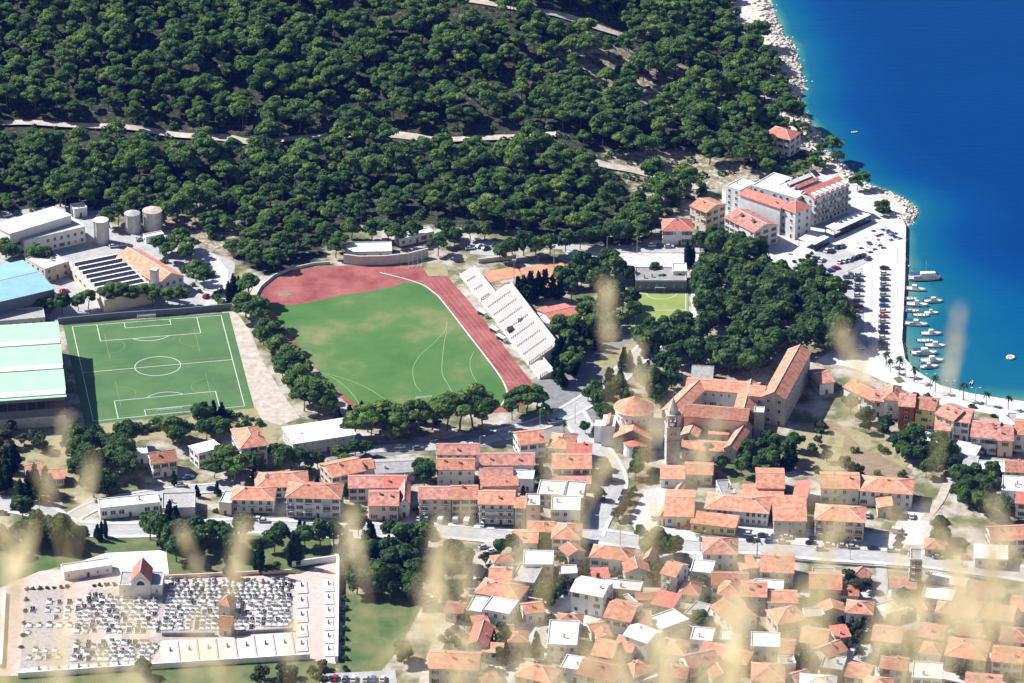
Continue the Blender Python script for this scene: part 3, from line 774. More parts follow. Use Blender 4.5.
def mk_olive(r, k):
    R = r.uniform(2.2,2.7); H = r.uniform(4.2,5); cl = broad_clumps(r, R, H)
    V, F = leaf_cloud([(a,b,c,d*.7,e*.7) for a,b,c,d,e in cl], 70, .34, 500+k, up=.2)
    return mesh_leaf(V, F, 'olive'), trunk_mesh(r, H*.55, .2, .25, cl)
def mk_bush(r, k):
    cl = [(r.uniform(-.9,.9), r.uniform(-.9,.9), r.uniform(.4,1.1), r.uniform(.6,1.0), r.uniform(.5,.9)) for _ in range(6)]
    V, F = leaf_cloud(cl, 70, .28, 600+k, up=.3)
    return mesh_leaf(V, F, 'broad'), trunk_mesh(r, .8, .08, .05, None)
def mk_cyp(r, k):
    V, F = leaf_cloud([(r.uniform(-.1,.1), r.uniform(-.1,.1), z, 1.05*math.sin(math.pi*min(1,(z+.8)/10.5))**.6+.12, .95) for z in np.arange(.9,9.3,.75)], 100, .3, 700+k, up=.1)
    return mesh_leaf(V, F, 'cyp'), trunk_mesh(r, 2, .16, .03, None)
def mk_conifer(r, k):
    cl = []
    for z in np.arange(1.6, 9.2, 1.0):
        R = 2.5*(1-(z/10.6))**.8
        for j in range(5):
            a = r.uniform(0,6.28); cl.append((R*.6*math.cos(a), R*.6*math.sin(a), z+r.uniform(-.4,.4), max(.35,R*.55), .6))
    V, F = leaf_cloud(cl, 70, .38, 800+k, up=.2)
    return mesh_leaf(V, F, 'cyp'), trunk_mesh(r, 7, .22, .05, None)
def mk_palm(r, k):
    H = r.uniform(5.5,6.6); V = []; F = []
    for j in range(26):
        a = j*2.4+r.uniform(-.2,.2); el = r.uniform(-.35,1.15); L_ = r.uniform(2.3,2.9); prev = None
        for i in range(6):
            s = i/5; x = L_*s*math.cos(el)*(1-.15*s); z = L_*s*math.sin(el)-1.5*s*s*L_*.38
            wd = .32*math.sin(math.pi*min(1,s*.9+.1))+.03
            p = np.array([x*math.cos(a), x*math.sin(a), H+z]); sd = np.array([-math.sin(a), math.cos(a), 0])*wd
            cur = (p-sd-np.array([0,0,wd*.5]), p, p+sd-np.array([0,0,wd*.5]))
            if prev is not None:
                o = len(V); V += [prev[0],prev[1],cur[1],cur[0],prev[1],prev[2],cur[2],cur[1]]; F += [(o,o+1,o+2,o+3),(o+4,o+5,o+6,o+7)]
            prev = cur
    return mesh_leaf(np.array(V), np.array(F), 'palmleaf'), trunk_mesh(r, H, .24, .12, None, 'palm_bark')
mk_tree('pine', 10, mk_pine); mk_tree('broad', 8, mk_broad); mk_tree('olive', 4, mk_olive); mk_tree('bush', 4, mk_bush); mk_tree('cypress', 3, mk_cyp); mk_tree('conifer', 4, mk_conifer); mk_tree('palm', 3, mk_palm)
TNAME = dict(pine='pine_tree', broad='broadleaf_tree', olive='grey_green_tree', bush='bush', cypress='cypress_tree', conifer='conifer_tree', palm='palm_tree')  # the grey-green kind also fills in for garden trees of unknown species
TCAT = dict(pine='tree', broad='tree', olive='tree', bush='bush', cypress='tree', conifer='tree', palm='palm')
def tree(kind, p, s, label, group=None, sz=None):
    k = rnd.randrange(len(TREES[kind])); cm, tm = TREES[kind][k]
    t = thing(TNAME[kind], label, TCAT[kind], p, rnd.uniform(0,6.28), group)
    t.scale = (s, s, sz or s*rnd.uniform(.9,1.12))
    link('trunk', tm, t); link('crown', cm, t)
    return t
def grove(kind, poly, n, s0, s1, label, group, mind=3.0, z=0, avoid=True):
    w = [P(a, b, 0) for a, b in poly]; pl = [(p.x, p.y) for p in w]
    if kind == 'broad': n = max(3, round(n*.55)); s0 *= 1.2; s1 *= 1.22; mind *= 1.15
    xs_ = [p[0] for p in pl]; ys_ = [p[1] for p in pl]; got = []; tries = 0
    while len(got) < n and tries < n*60:
        tries += 1
        x = rnd.uniform(min(xs_), max(xs_)); y = rnd.uniform(min(ys_), max(ys_))
        if not inpoly([x],[y],pl)[0]: continue
        if any((x-a)**2+(y-b)**2 < mind*mind for a, b in got): continue
        if avoid and hits_house(x, y, 1.2): continue
        got.append((x, y))
    for x, y in got: tree(kind, (x,y,z), rnd.uniform(s0,s1), label, group)
    return got
def hits_house(x, y, m=0.5):
    for hx, hy, rz, w, d in HOUSES:
        c, s = math.cos(rz), math.sin(rz); dx = x-hx; dy = y-hy
        if abs(dx*c+dy*s) < w/2+m and abs(-dx*s+dy*c) < d/2+m: return True
    return False

# ================================================================== CARS, BOATS, SMALL THINGS
def car_proto(paint, van=False):
    L_, Wd = (4.9, 1.95) if van else (4.25, 1.76)
    if van:
        prof = [(-2.45,.35),(2.45,.35),(2.45,.85),(2.3,1.05),(1.75,1.15),(1.25,2.0),(1.0,2.12),(-2.3,2.12),(-2.45,1.9)]
    else:
        prof = [(-2.12,.34),(2.12,.3),(2.14,.62),(2.0,.78),(1.05,.92),(.98,.93),(-1.6,.95),(-2.05,.9),(-2.14,.6)]
    mb = MB(); n = len(prof); W2 = Wd/2
    v = []
    for s in (-1, 1):
        for x, z in prof: v.append((x, s*(W2-.04 if z > .8 else W2), z))
    mb.add(v, [tuple(range(n)), tuple(range(2*n-1,n-1,-1))]+[((i+1)%n,i,i+n,(i+1)%n+n) for i in range(n)])
    if not van:  # cabin roof with pillars
        mb.add([(-1.15,-.62,1.43),(.35,-.62,1.43),(.35,.62,1.43),(-1.15,.62,1.43),(-1.05,-.6,1.48),(.25,-.6,1.48),(.25,.6,1.48),(-1.05,.6,1.48)], [(4,5,6,7),(0,1,5,4),(1,2,6,5),(2,3,7,6),(3,0,4,7)])
        for s in (-1,1):
            for x0,x1 in ((-1.75,-1.1),(1.0,.33),(-.35,-.35)): mb.tube([(x0,s*.8,.93),(x1,s*.63,1.45)], [.05,.045], 4)
    body = mb.mesh('body', paint)
    bm = bmesh.new(); bm.from_mesh(body); bmesh.ops.recalc_face_normals(bm, faces=bm.faces)
    if not van: bmesh.ops.bevel(bm, geom=[e for e in bm.edges if e.calc_length() > .25 and all(len(f.verts) <= 9 for f in e.link_faces)], offset=.04, segments=1, affect='EDGES')
    bm.to_mesh(body); bm.free()
    mb = MB()
    if van:
        mb.add([(1.78,-.85,1.2),(1.78,.85,1.2),(1.3,.8,1.98),(1.3,-.8,1.98)], [(0,1,2,3)])
        for s in (-1,1): mb.box(.1,1.2,s*.945-.012,s*.945+.012,1.2,1.8)
        mb.slab([(1.80,-.8,1.19),(1.80,.8,1.19),(1.32,.78,1.97),(1.32,-.78,1.97)],.02)
    else:
        a = [(-1.78,-.8,.94),(1.02,-.8,.92),(1.02,.8,.92),(-1.78,.8,.94)]; c = [(-1.12,-.61,1.42),(.34,-.61,1.42),(.34,.61,1.42),(-1.12,.61,1.42)]
        mb.add(a+c, [(0,1,5,4),(1,2,6,5),(2,3,7,6),(3,0,4,7)])
    glass = mb.mesh('window_glass', M['pane'])
    mb = MB(); mb.tube([(0,-.1,0),(0,.1,0)], [.31,.31], 12, 0); mb.tube([(0,-.115,0),(0,.115,0)], [.18,.18], 8, 1)
    wheel = mb.mesh('wheel', [M['tyre'], M['metal']])
    mb = MB(); x = 2.43 if van else 2.12
    mb.box(x-.06,x+.03,-.16,.16,-.07,.07); light = mb.mesh('headlight', M['frame'])
    return body, glass, wheel, light, L_, W2, van
CARS = {}
def car(px, py, heading, colour, label, group=None, van=False, world=None):
    k = (colour, van)
    if k not in CARS: CARS[k] = car_proto(M['car_'+colour], van)
    body, glass, wheel, light, L_, W2, _ = CARS[k]
    p = world or P(px, py, .2)
    t = thing('parked_van' if van else 'parked_car', label, 'van' if van else 'car', p, math.radians(heading), group)
    link('body', body, t); link('window_glass', glass, t)
    for sx in (-1,1):
        for sy in (-1,1): link('wheel', wheel, t, (sx*L_*.31, sy*(W2-.1), .31))
    for sy in (-1,1): link('headlight', light, t, (0, sy*(W2-.28), .68 if not van else .8))
    return t
def boat(label, px, py, L_, heading, cabin=0, colour='hullw', canvas=None, mast=False, name='motor_boat', group='boats moored off the quay'):
    t = thing(name, label, 'boat', P(px, py, -1.5), math.radians(heading), group)
    st = [(-.5,.8),(-.25,1),(0,1),(.2,.92),(.36,.62),(.46,.28),(.5,.02)]; Bm = L_*.16; mb = MB(); rows = []
    for s, k in st:
        x = s*L_; w = Bm*k; sh = L_*.09*(1+.35*max(0,s)); rows.append([(x,-w,sh),(x,-w*.72,-.25),(x,w*.72,-.25),(x,w,sh)])
    v = [p for r in rows for p in r]; f = []
    for i in range(len(rows)-1):
        for j in range(3): f.append((i*4+j+1,i*4+j,(i+1)*4+j,(i+1)*4+j+1))
    f.append((0,1,2,3)); f.append(tuple((len(rows)-1)*4+j for j in (3,2,1,0)))
    mb.add(v, f); hull = mb.build('hull', M[colour], t)
    mb = MB(); zd = L_*.07; n = len(rows)
    top = [(r[0][0]*.97, r[0][1]*.86, zd+.25*max(0,r[0][0]/L_)) for r in rows]+[(r[3][0]*.97, r[3][1]*.86, zd+.25*max(0,r[0][0]/L_)) for r in rows[::-1]]
    mb.add(top, [tuple(range(len(top)))]); mb.build('deck', M['hullw'], t)
    mb = MB(); mb.tube([(r[0][0], r[0][1], r[0][2]) for r in rows]+[(r[3][0], r[3][1], r[3][2]) for r in rows[::-1]], [.09]*(2*n), 5); mb.build('gunwale', M['paint'], t)
    if cabin:
        cl = L_*cabin; mb = MB(); x0 = -L_*.12; x1 = x0+cl; hh = L_*.09+.9
        mb.add([(x0,-Bm*.6,zd),(x1,-Bm*.5,zd),(x1,Bm*.5,zd),(x0,Bm*.6,zd),(x0+.1,-Bm*.55,hh+zd),(x1-cl*.25,-Bm*.42,hh+zd),(x1-cl*.25,Bm*.42,hh+zd),(x0+.1,Bm*.55,hh+zd)], [(4,5,6,7),(0,1,5,4),(1,2,6,5),(2,3,7,6),(3,0,4,7)])
        cb = mb.build('cabin', M['hullw'], t)
        mb = MB(); mb.add([(x1-.02*cl+.02,-Bm*.42,zd+.4),(x1-.02*cl+.02,Bm*.42,zd+.4),(x1-cl*.22+.03,Bm*.38,hh+zd-.12),(x1-cl*.22+.03,-Bm*.38,hh+zd-.12)], [(0,1,2,3)]); mb.build('windscreen', M['pane'], cb)
    else:
        mb = MB()
        for x in (-.25,.05,.25): mb.box(x*L_-.14,x*L_+.14,-Bm*.75,Bm*.75,zd+.12,zd+.2)
        mb.build('thwart', M['shut_b'], t)
    if canvas:
        mb = MB(); pts = []
        for x in (-.42,-.16):
            mb.tube([(x*L_,-Bm*.8,zd+.2),(x*L_,-Bm*.75,zd+1.5),(x*L_,Bm*.75,zd+1.5),(x*L_,Bm*.8,zd+.2)], [.04]*4, 4, 1)
        mb.slab([(-.44*L_,-Bm*.8,zd+1.55),(-.14*L_,-Bm*.8,zd+1.55),(-.14*L_,Bm*.8,zd+1.55),(-.44*L_,Bm*.8,zd+1.55)], .06, 0)
        mb.build('canopy', [M[canvas], M['metal']], t)
    mb = MB(); mb.box(-L_*.5-.35,-L_*.5+.05,-.2,.2,.1,L_*.09+.5); mb.build('outboard_motor', M['dark'], t)
    if mast: mb = MB(); mb.tube([(.05*L_,0,zd),(.05*L_,0,zd+L_*.55)], [.07,.04], 5); mb.build('mast', M['paint'], t)
    return t
def lamp(px, py, h, label, group='street lamps', double=False, name='street_lamp', base=0):
    t = thing(name, label, 'lamp', P(px, py, base), 0, group)
    mb = MB(); mb.tube([(0,0,0),(0,0,h)], [.14,.09], 6); mb.cyl(0,0,0,.4,.22,.18,8); mb.build('pole', M['metal'], t)
    mb = MB()
    for s in ((-1,1) if double else (1,)):
        mb.tube([(0,0,h),(s*.8,0,h+.25),(s*1.5,0,h+.3)], [.06]*3, 5)
    mb.build('arm', M['metal'], t)
    mb = MB()
    for s in ((-1,1) if double else (1,)): mb.box(min(s*1.3,s*2),max(s*1.3,s*2),-.16,.16,h+.2,h+.36)
    mb.build('lamp_head', M['frame'], t)
    return t
# ================================================================== BUILDINGS
Hs = house
# ---- industrial corner, far left
Hs('long white warehouse with pale sheet roof left of the round silos', (24,243), (85,229), (71,217), 6.5, 'sb', 1.2, 'white', 'concrete', chim=0, cat='warehouse', door=False, sides=False)
Hs('rear half of the white warehouse with raised roof and dark window band', (10,236), (71,217.5), 14, 10.2, 'sb', 1.0, 'white', 'concrete', chim=0, cat='warehouse', floors=1, cols=18, door=False, sides=False, bigwin=True)
Hs('small white shed behind the warehouse under the pines', (74,210), (87,208), 6, 4, 'flat', 0, 'white', 'whiteroof', chim=0, cat='shed')
Hs('cream flat roofed office between the blue hall and the sawtooth factory', (45,270), (69,262), (47,252), 6, 'flat', 0, 'cream', 'concrete', chim=1, cat='office')
t, w, d = Hs('long factory shed with orange tile roof behind the white chimney', (158,284), (183.5,276), (139.5,251), 6, 'gy', 3.2, 'white', 'tile', chim=0, cat='factory', door=False)
# sawtooth factory
ctr, rz, w, d = frame((69,261), (104,298), (150,283), 7)
t = thing('sawtooth_factory', 'cream sawtooth roofed factory with dark roof lights in rows', 'factory', ctr, rz)
mb = MB(); mb.box(-w/2,w/2,-d/2,d/2,-.3,6); mb.build('wall', M['cream'], t)
n = 9
for k in range(n):
    x0 = -w/2+w*k/n; x1 = x0+w/n; mb = MB()
    xm = x0+(x1-x0)*.62; mb.add([(x0,-d/2,6),(x1,-d/2,6),(xm,-d/2,7.05),(x0,d/2,6),(x1,d/2,6),(xm,d/2,7.05)], [(0,1,2),(3,5,4),(1,4,5,2),(0,2,5,3)], 0)
    rf = mb.build('roof', [M['whiteroof']], t)
    mb = MB(); mb.slab([(x1-(x1-x0)*.02,-d/2+1,6.25),(x1-(x1-x0)*.02,d/2-1,6.25),(xm+.1,d/2-1.5,7.08),(xm+.1,-d/2+1.5,7.08)], .06); mb.build('roof_light', M['solar'], rf)
for k in range(8): link('window', WIN['big'], t, (-w/2+w*(k+.5)/8,-d/2,3))
HOUSES.append((ctr.x,ctr.y,rz,w,d))
mb = MB(); mb.box(-1.4,1.4,-1.4,1.4,0,12.5); t = thing('chimney_stack', 'square white chimney tower beside the orange factory roof', 'chimney', P(155.5,297,0), -.4)
mb.build('shaft', M['white'], t); mb = MB(); mb.box(-1.6,1.6,-1.6,1.6,12.5,13); mb.build('cap', M['concrete'], t)
for px, py, r, h, col, lab in ((102,242,3.1,10.5,'whiteroof','tall pale silo nearest the white warehouse'), (133,231,3.3,8.5,'grey','middle silo half hidden behind pines'), (153,228,4.1,8.5,'dirt','widest silo with a brownish domed cap')):
    t = thing('silo', lab, 'silo', P(px,py,0), 0, 'silos behind the factory')
    mb = MB(); mb.cyl(0,0,-.3,h,r,n=24); mb.build('shell', M['concrete'], t)
    mb = MB(); mb.cyl(0,0,h,h+.9,r+.25,.5,24); mb.build('cap', M[col], t)
    mb = MB()
    for k in range(12):
        a = k*math.pi/6; mb.tube([((r+.06)*math.cos(a),(r+.06)*math.sin(a),0),((r+.06)*math.cos(a),(r+.06)*math.sin(a),h)], [.14,.14], 4)
    mb.build('rib', M['greyw'], t)
Hs('low white containers shed in front of the silos', (146,238), (164,234.5), 3.5, 2.8, 'flat', 0, 'white', 'whiteroof', chim=0, cat='shed')
# blue hall, green sports hall
Hs('large hall with pale blue sheet roof at the left edge', (-40,311), (54,289), (13,263), 9.5, 'gx', 1.2, 'panelblue', 'blue', chim=0, cat='hall', win=None)
t, w, d = Hs('big sports hall with mint green roof and white roof strips', (-90,407), (65,396.5), (53,325), 12.5, 'sf', 1.0, 'panelblue', 'mint', chim=0, cat='sports hall', win=None, ov=.6)
for f_ in (.02, .36, .70):
    mb = MB(); y = -d/2+d*f_+ (0 if f_ > .1 else 0)
    z = lambda yy: 12.5+1.0*(yy+d/2)/d+.3
    y0_ = y+d*.0; y1_ = y+d*.055
    mb.slab([(-w/2,y0_,z(y0_)+.35),(w/2+.3,y0_,z(y0_)+.35),(w/2+.3,y1_,z(y1_)+.45),(-w/2,y1_,z(y1_)+.45)], .4); mb.build('roof_strip', M['whiteroof'], t)
for k in range(16):
    mb = MB(); x = -w/2+w*(k+.5)/16; mb.box(x-w/34,x+w/34,-d/2-.12,-d/2-.01,7.6,11); mb.build('window_band', M['pane'], t)
mb = MB(); mb.box(-w/2,w/2,-d/2-.5,-d/2-.02,0,4.5); mb.build('plinth', M['concrete'], t)
Hs('low grey flat roofed annex behind the mint green hall', (-40,325), (45,318), 10, 4, 'flat', 0, 'greyw', 'grey', chim=0, cat='annex')
# ---- stadium edge
t, w, d = Hs('cafe pavilion with white terrace roof above the curved stadium wall', (346,253), (392,252), 10, 3.2, 'flat', 0, 'cream', 'whiteroof', chim=0, cat='pavilion', base=0)
Hs('small white roofed kiosk beside the pavilion under the pines', (400,240), (434,232), 5, 3.2, 'flat', 0, 'white', 'whiteroof', chim=0, cat='kiosk')
wall_line('tall curved retaining wall behind the running track', [(344,263),(360,265),(385,264.5),(408,262),(428,257)], 4.2, .8, 'greyw')
wall_line('low pale curved wall round the far bend of the track', [(250,318),(253,302),(261,288),(274,277),(291,270),(314,265),(330,264)], 1.2, .5, 'concrete')
wall_line('dark boundary wall behind the artificial pitch', [(58,324),(120,318),(180,314),(232,309)], 2.6, .5, 'panelblue')
wall_line('low wall behind the clay courts beside the lane', [(478,263),(516,259)], 2, .6, 'concrete')
for i, (x, y) in enumerate(((409,268),(413,267.5),(418,267),(422,266.5))):
    t = thing('flagpole', 'thin white flagpole standing in a row of four by the track', 'flagpole', P(x,y,0), 0, 'flagpoles by the running track')
    mb = MB(); mb.tube([(0,0,0),(0,0,8)], [.09,.05], 6); mb.build('pole', M['paint'], t); mb = MB(); mb.cyl(0,0,0,.5,.3,.3,8); mb.build('foot', M['concrete'], t); mb = MB(); mb.cyl(0,0,8,8.2,.1,.02,6); mb.build('finial', M['paint'], t)
# grandstand
def stand(label, a, b, c, tiers, rise, seat=True):
    a = P(*a,0); b = P(*b,0); c = P(*c,0); u = (b-a); L_ = u.length; u.normalize(); v = Vector((-u.y,u.x,0)); dep = abs((c-b).dot(v)); sg = 1 if (c-b).dot(v) > 0 else -1
    t = thing('grandstand', label, 'grandstand', ((a+b)/2)[:2]+(0,), math.atan2(u.y,u.x))
    dt = dep/tiers; mb = MB()
    for k in range(tiers):
        y0, y1 = sorted((sg*k*dt, sg*(k+1)*dt)); mb.box(-L_/2,L_/2,y0,y1,-.2,.9+k*rise)
    mb.build('terrace', M['concrete'], t)
    nb = max(1, int(L_/7))
    for k in range(tiers):
        mb = MB(); y = sg*(k+.45)*dt; z = .9+k*rise
        for j in range(nb):
            x0 = -L_/2+L_*j/nb+.5; x1 = -L_/2+L_*(j+1)/nb-.5
            for s in range(int((x1-x0)/.62)):
                mb.box(x0+s*.62,x0+s*.62+.5,y-.22,y+.22,z+.3,z+.42,0)
                yb = y+sg*.24; mb.box(x0+s*.62,x0+s*.62+.5,min(yb,yb+sg*.06),max(yb,yb+sg*.06),z+.3,z+.78,0)
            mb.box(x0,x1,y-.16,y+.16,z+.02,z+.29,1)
        mb.build('seat_row', [M['seat'], M['seatred']], t)
    y0, y1 = sorted((sg*dep, sg*(dep+2.4))); h = .9+tiers*rise
    mb = MB(); mb.box(-L_/2,L_/2,y0,y1,-.2,h); mb.box(-L_/2,L_/2,*sorted((sg*(dep+2.2),sg*(dep+2.5))),h,h+1.2); mb.build('back_wall', M['concrete'], t)
    mb = MB(); mb.box(-L_/2,L_/2,*sorted((-sg*.15,-sg*.02)),.0,1.5); mb.build('front_parapet', M['white'], t)
    return t, L_, dep, sg
t, L_, dep, sg = stand('large white grandstand with pale seat rows beside the home straight', (482,303), (529,366), (552,361.5), 13, .47)
mb = MB(); mb.box(L_*.0,L_*.0+3.2,sg*2.0-1.2,sg*2.0+1.2,1.2,3.2); mb.build('press_box', M['dark'], t)
mb = MB(); mb.box(-4,0,sg*dep*.62-.9,sg*dep*.62+.9,4,6.4); mb.build('stair_head', M['concrete'], t)
stand('small white grandstand next to the flagpoles at the end of the straight', (460,276), (481,302), (490,300.6), 5, .4)
stand('low white end section of the grandstand nearest the street', (530,367.5), (540,379.5), (548,378.2), 4, .4)
for x, y, lab in ((485,310,'team shelter nearest the flagpoles'), (497,327,'team shelter by the middle of the home straight'), (504,335,'cream team shelter towards the near end of the straight')):
    t = thing('team_shelter', lab, 'shelter', P(x-3,y+6,0), -.9)
    mb = MB(); mb.slab([(-2.5,-.9,2.2),(2.5,-.9,2.2),(2.5,.9,2.4),(-2.5,.9,2.4)], .12); mb.build('roof', M['cream'], t)
    mb = MB(); mb.box(-2.5,2.5,.75,.85,0,2.2); mb.box(-2.5,-2.42,-.6,.75,0,2.1); mb.box(2.42,2.5,-.6,.75,0,2.1); mb.build('wall', M['frame'], t)
    mb = MB(); mb.box(-2.3,2.3,.2,.6,.4,.5); mb.box(-2.2,-2.1,.2,.6,0,.4); mb.box(2.1,2.2,.2,.6,0,.4); mb.build('bench', M['blue'], t)
Hs('red roofed hall behind the grandstand and the clay courts', (553,323), (580,317), (573,302), 4.5, 'gx', 1.4, 'white', 'red', chim=0, cat='hall')
Hs('white flat roofed lean to beside the red roofed hall', (534,320), (551,325), 9, 4, 'flat', 0, 'white', 'whiteroof', chim=0, cat='annex')
for x, y, lab in ((554,268,'floodlight mast at the far corner of the clay courts'), (547,298,'floodlight mast in the middle of the clay courts'), (514,283,'floodlight mast between the two clay courts')):
    t = thing('floodlight_mast', lab, 'floodlight', P(x,y,0), .3); mb = MB(); mb.tube([(0,0,0),(0,0,11)], [.16,.09], 6); mb.build('pole', M['metal'], t)
    mb = MB(); mb.box(-.9,.9,-.1,.1,10.7,10.9); mb.box(-.8,-.2,-.3,-.1,10.4,10.9); mb.box(.2,.8,-.3,-.1,10.4,10.9); mb.build('lamp_head', M['frame'], t)
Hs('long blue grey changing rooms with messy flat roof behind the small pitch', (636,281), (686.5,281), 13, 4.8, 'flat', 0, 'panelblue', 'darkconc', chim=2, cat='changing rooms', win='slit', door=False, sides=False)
Hs('white cube annex on the back of the changing rooms', (673,272), (687,272), 8, 6.2, 'flat', 0, 'white', 'whiteroof', chim=0, cat='annex')
# ---- hotel hill
G1 = None
Hs('square villa with red hip roof standing in pines above the sea', (765,133.5), (790,139.5), (808,134), 9, 'hip', 2.4, 'white', 'red', win='', cat='villa', base=0)
Hs('white hotel wing with dormers and balconies facing the sea', (814,200), (849,186), (812,172), 12.5, 'flat', 0, 'white', 'whiteroof', chim=2, cat='hotel', balc=2, floors=4, cols=9, ov=0)
t, w, d = bpy.data.objects['hotel'], None, None
ctr, rz, w, d = frame((814,200), (849,186), (812,172), 12.5)
mb = MB(); mb.slab([(-w/2-.3,-d/2-.3,12.9),(w/2+.3,-d/2-.3,12.9),(w/2+.3,-d/2+6.4,15.2),(-w/2-.3,-d/2+6.4,15.2)], .3); mb.slab([(-w/2-.3,-d/2+6.4,15.2),(w/2+.3,-d/2+6.4,15.2),(w/2+.3,-d/2+7.8,13.2),(-w/2-.3,-d/2+7.8,13.2)], .3)
fr = mb.build('front_roof', M['red'], t)
for k in range(7):
    x = -w/2+w*(k+.5)/7; mb = MB(); mb.box(x-.8,x+.8,-d/2-.2,-d/2+2.6,12.9,14.4); mb.slab([(x-.95,-d/2-.3,14.5),(x+.95,-d/2-.3,14.5),(x+.95,-d/2+2.8,14.7),(x-.95,-d/2+2.8,14.7)],.12); o = mb.build('dormer', M['white'], fr)
for k in range(2):
    mb = MB(); y = -d/2+11.5+k*5
    mb.slab([(-w/2+2,y,13.7),(w/2-6,y,13.7),(w/2-6,y+1.8,14.5),(-w/2+2,y+1.8,14.5)], .2); mb.box(-w/2+2,w/2-6,y+1.5,y+1.75,12.5,14.2); mb.build('clerestory', [M['pink' if k == 0 else 'whiteroof']], t)
for k in range(5):
    mb = MB(); mb.slab([(-w/2+2+k*4,d/2-5,13.2),(-w/2+5+k*4,d/2-5,13.2),(-w/2+5+k*4,d/2-2,14.6),(-w/2+2+k*4,d/2-2,14.6)], .12); mb.build('roof_glazing', M['solar'], t)
Hs('white hotel corner tower with red roof in front of the sea wing', (780,206), (795.5,212.5), (807,204.5), 13, 'hip', 2.2, 'white', 'red', chim=0, cat='hotel', floors=4)
Hs('long plain hotel wing with red roof strip behind the skylight block', (740,195), (780,208.5), 4.4, 12.5, 'sf', 1.4, 'white', 'red', chim=1, cat='hotel', win=None)
Hs('white flat roofed rear part of the hotel complex', (752,186), (797,199), (822,187), 12, 'flat', 0, 'white', 'whiteroof', chim=3, cat='hotel', floors=4)
Hs('grey white hotel end block at the hillside', (726,186.5), (740,191), (754,183), 11.5, 'flat', 0, 'white', 'whiteroof', chim=1, cat='hotel', floors=4)
Hs('white apartment block with roof skylights in front of the plain hotel wing', (725,217.5), (754,232.5), (779,225.5), 8.5, 'gx', 2.2, 'white', 'pink', chim=1, cat='apartments', floors=3, solar=3)
Hs('tall narrow cream house with orange roof left of the hotel', (690,206), (706,212.5), (722,203), 9.8, 'gx', 1.6, 'cream', 'tile', chim=1, floors=3)
Hs('white villa with red hip roof behind parked cars and cypresses', (663,230), (692,230), 11, 7, 'hip', 3, 'white', 'red', win='b', floors=2, cols=6)
for A_, B_, C_, lab in (((835,231),(871,214.5),(861,210.5),'long white terrace canopy in front of the sea wing'), ((815,244.5),(829,237),(812,231.5),'square white terrace canopy beside the hotel corner')):
    ctr, rz, w, d = frame(A_, B_, C_, 3.4); t = thing('terrace_canopy', lab, 'canopy', ctr, rz)
    mb = MB(); mb.slab([(-w/2,-d/2,3.4),(w/2,-d/2,3.4),(w/2,d/2,3.6),(-w/2,d/2,3.6)], .25); mb.build('roof', M['whiteroof'], t)
    nq = max(2, int(w/4))
    for k in range(nq+1):
        mb = MB(); x = -w/2+.3+(w-.6)*k/nq; mb.box(x-.1,x+.1,-d/2+.2,-d/2+.4,0,3.2); mb.build('post', M['dark'], t); mb = MB(); mb.box(x-.1,x+.1,d/2-.4,d/2-.2,0,3.2); mb.build('post', M['dark'], t)
    mb = MB(); mb.box(-w/2,w/2,-d/2-.3,-d/2-.1,0,1.0); mb.build('planter', M['hedge'], t)
# ---- monastery and round church
Hs('north wing of the cloister with long orange roof', (686,388.5), (757,394), (762,383), 8, 'gx', 1.7, 'white', 'tile', chim=0, cat='monastery wing', win='slit', sides=False)
Hs('west wing of the cloister next to the bell tower', (662,410), (680,414), (700,385), 8, 'gy', 1.8, 'pinkw', 'tile', chim=0, cat='monastery wing', win='slit')
Hs('east wing of the cloister with bright red slope', (734,412), (754,413.5), (766,386), 8, 'gy', 2.2, 'stone', 'tile', chim=1, cat='monastery wing', win='slit')
Hs('monastery church nave with dark brown tile roof', (684,416), (747,421), (752,409), 9.5, 'gx', 2.2, 'pinkw', 'brown', chim=0, cat='church nave', win='slit', floors=1, cols=4, door=False, name='church_nave')
Hs('tall monastery wing with stone walls and long orange roof casting deep shade', (763,396), (785,399), (810,352), 12, 'gy', 2.4, 'stone', 'tile', chim=0, cat='monastery wing', floors=3, win='')
Hs('short link wing with orange roof joining cloister and tall wing', (749,395.5), (763,396.5), 9, 11, 'gx', 1.8, 'stone', 'tile', chim=0, cat='monastery wing', floors=2, cols=2)
Hs('small white roof tower in the angle of the monastery', (754,413), (764,413.5), 5, 10.5, 'flat', 0, 'stone', 'whiteroof', chim=0, cat='tower', win=None)
Hs('lower cloister wing with bright orange roof beside the bell tower', (681,435), (697,437), (708,424), 5, 'gy', 1.4, 'pinkw', 'tile', chim=0, cat='monastery wing', win='slit')
Hs('near wing of the lower cloister with long orange roof', (682,449), (736,452), 8, 4.5, 'gx', 1.4, 'white', 'tile', chim=0, cat='monastery wing', win='slit')
Hs('right wing of the lower cloister with pinkish orange roof', (724,448), (736,450), (747,425), 6, 'gy', 1.6, 'stone', 'tile', chim=0, cat='monastery wing', win='slit')
Hs('covered gallery on the far side of the small courtyard', (709,434), (728,435), 4, 4.2, 'sf', 1.0, 'pinkw', 'tile', chim=0, cat='gallery', win='slit')
Hs('old barn with grey tile roof behind the cloister', (692,377), (712,378), 10, 4, 'gx', 2.6, 'stone', 'grey', chim=0, cat='barn', win=None, door=False)
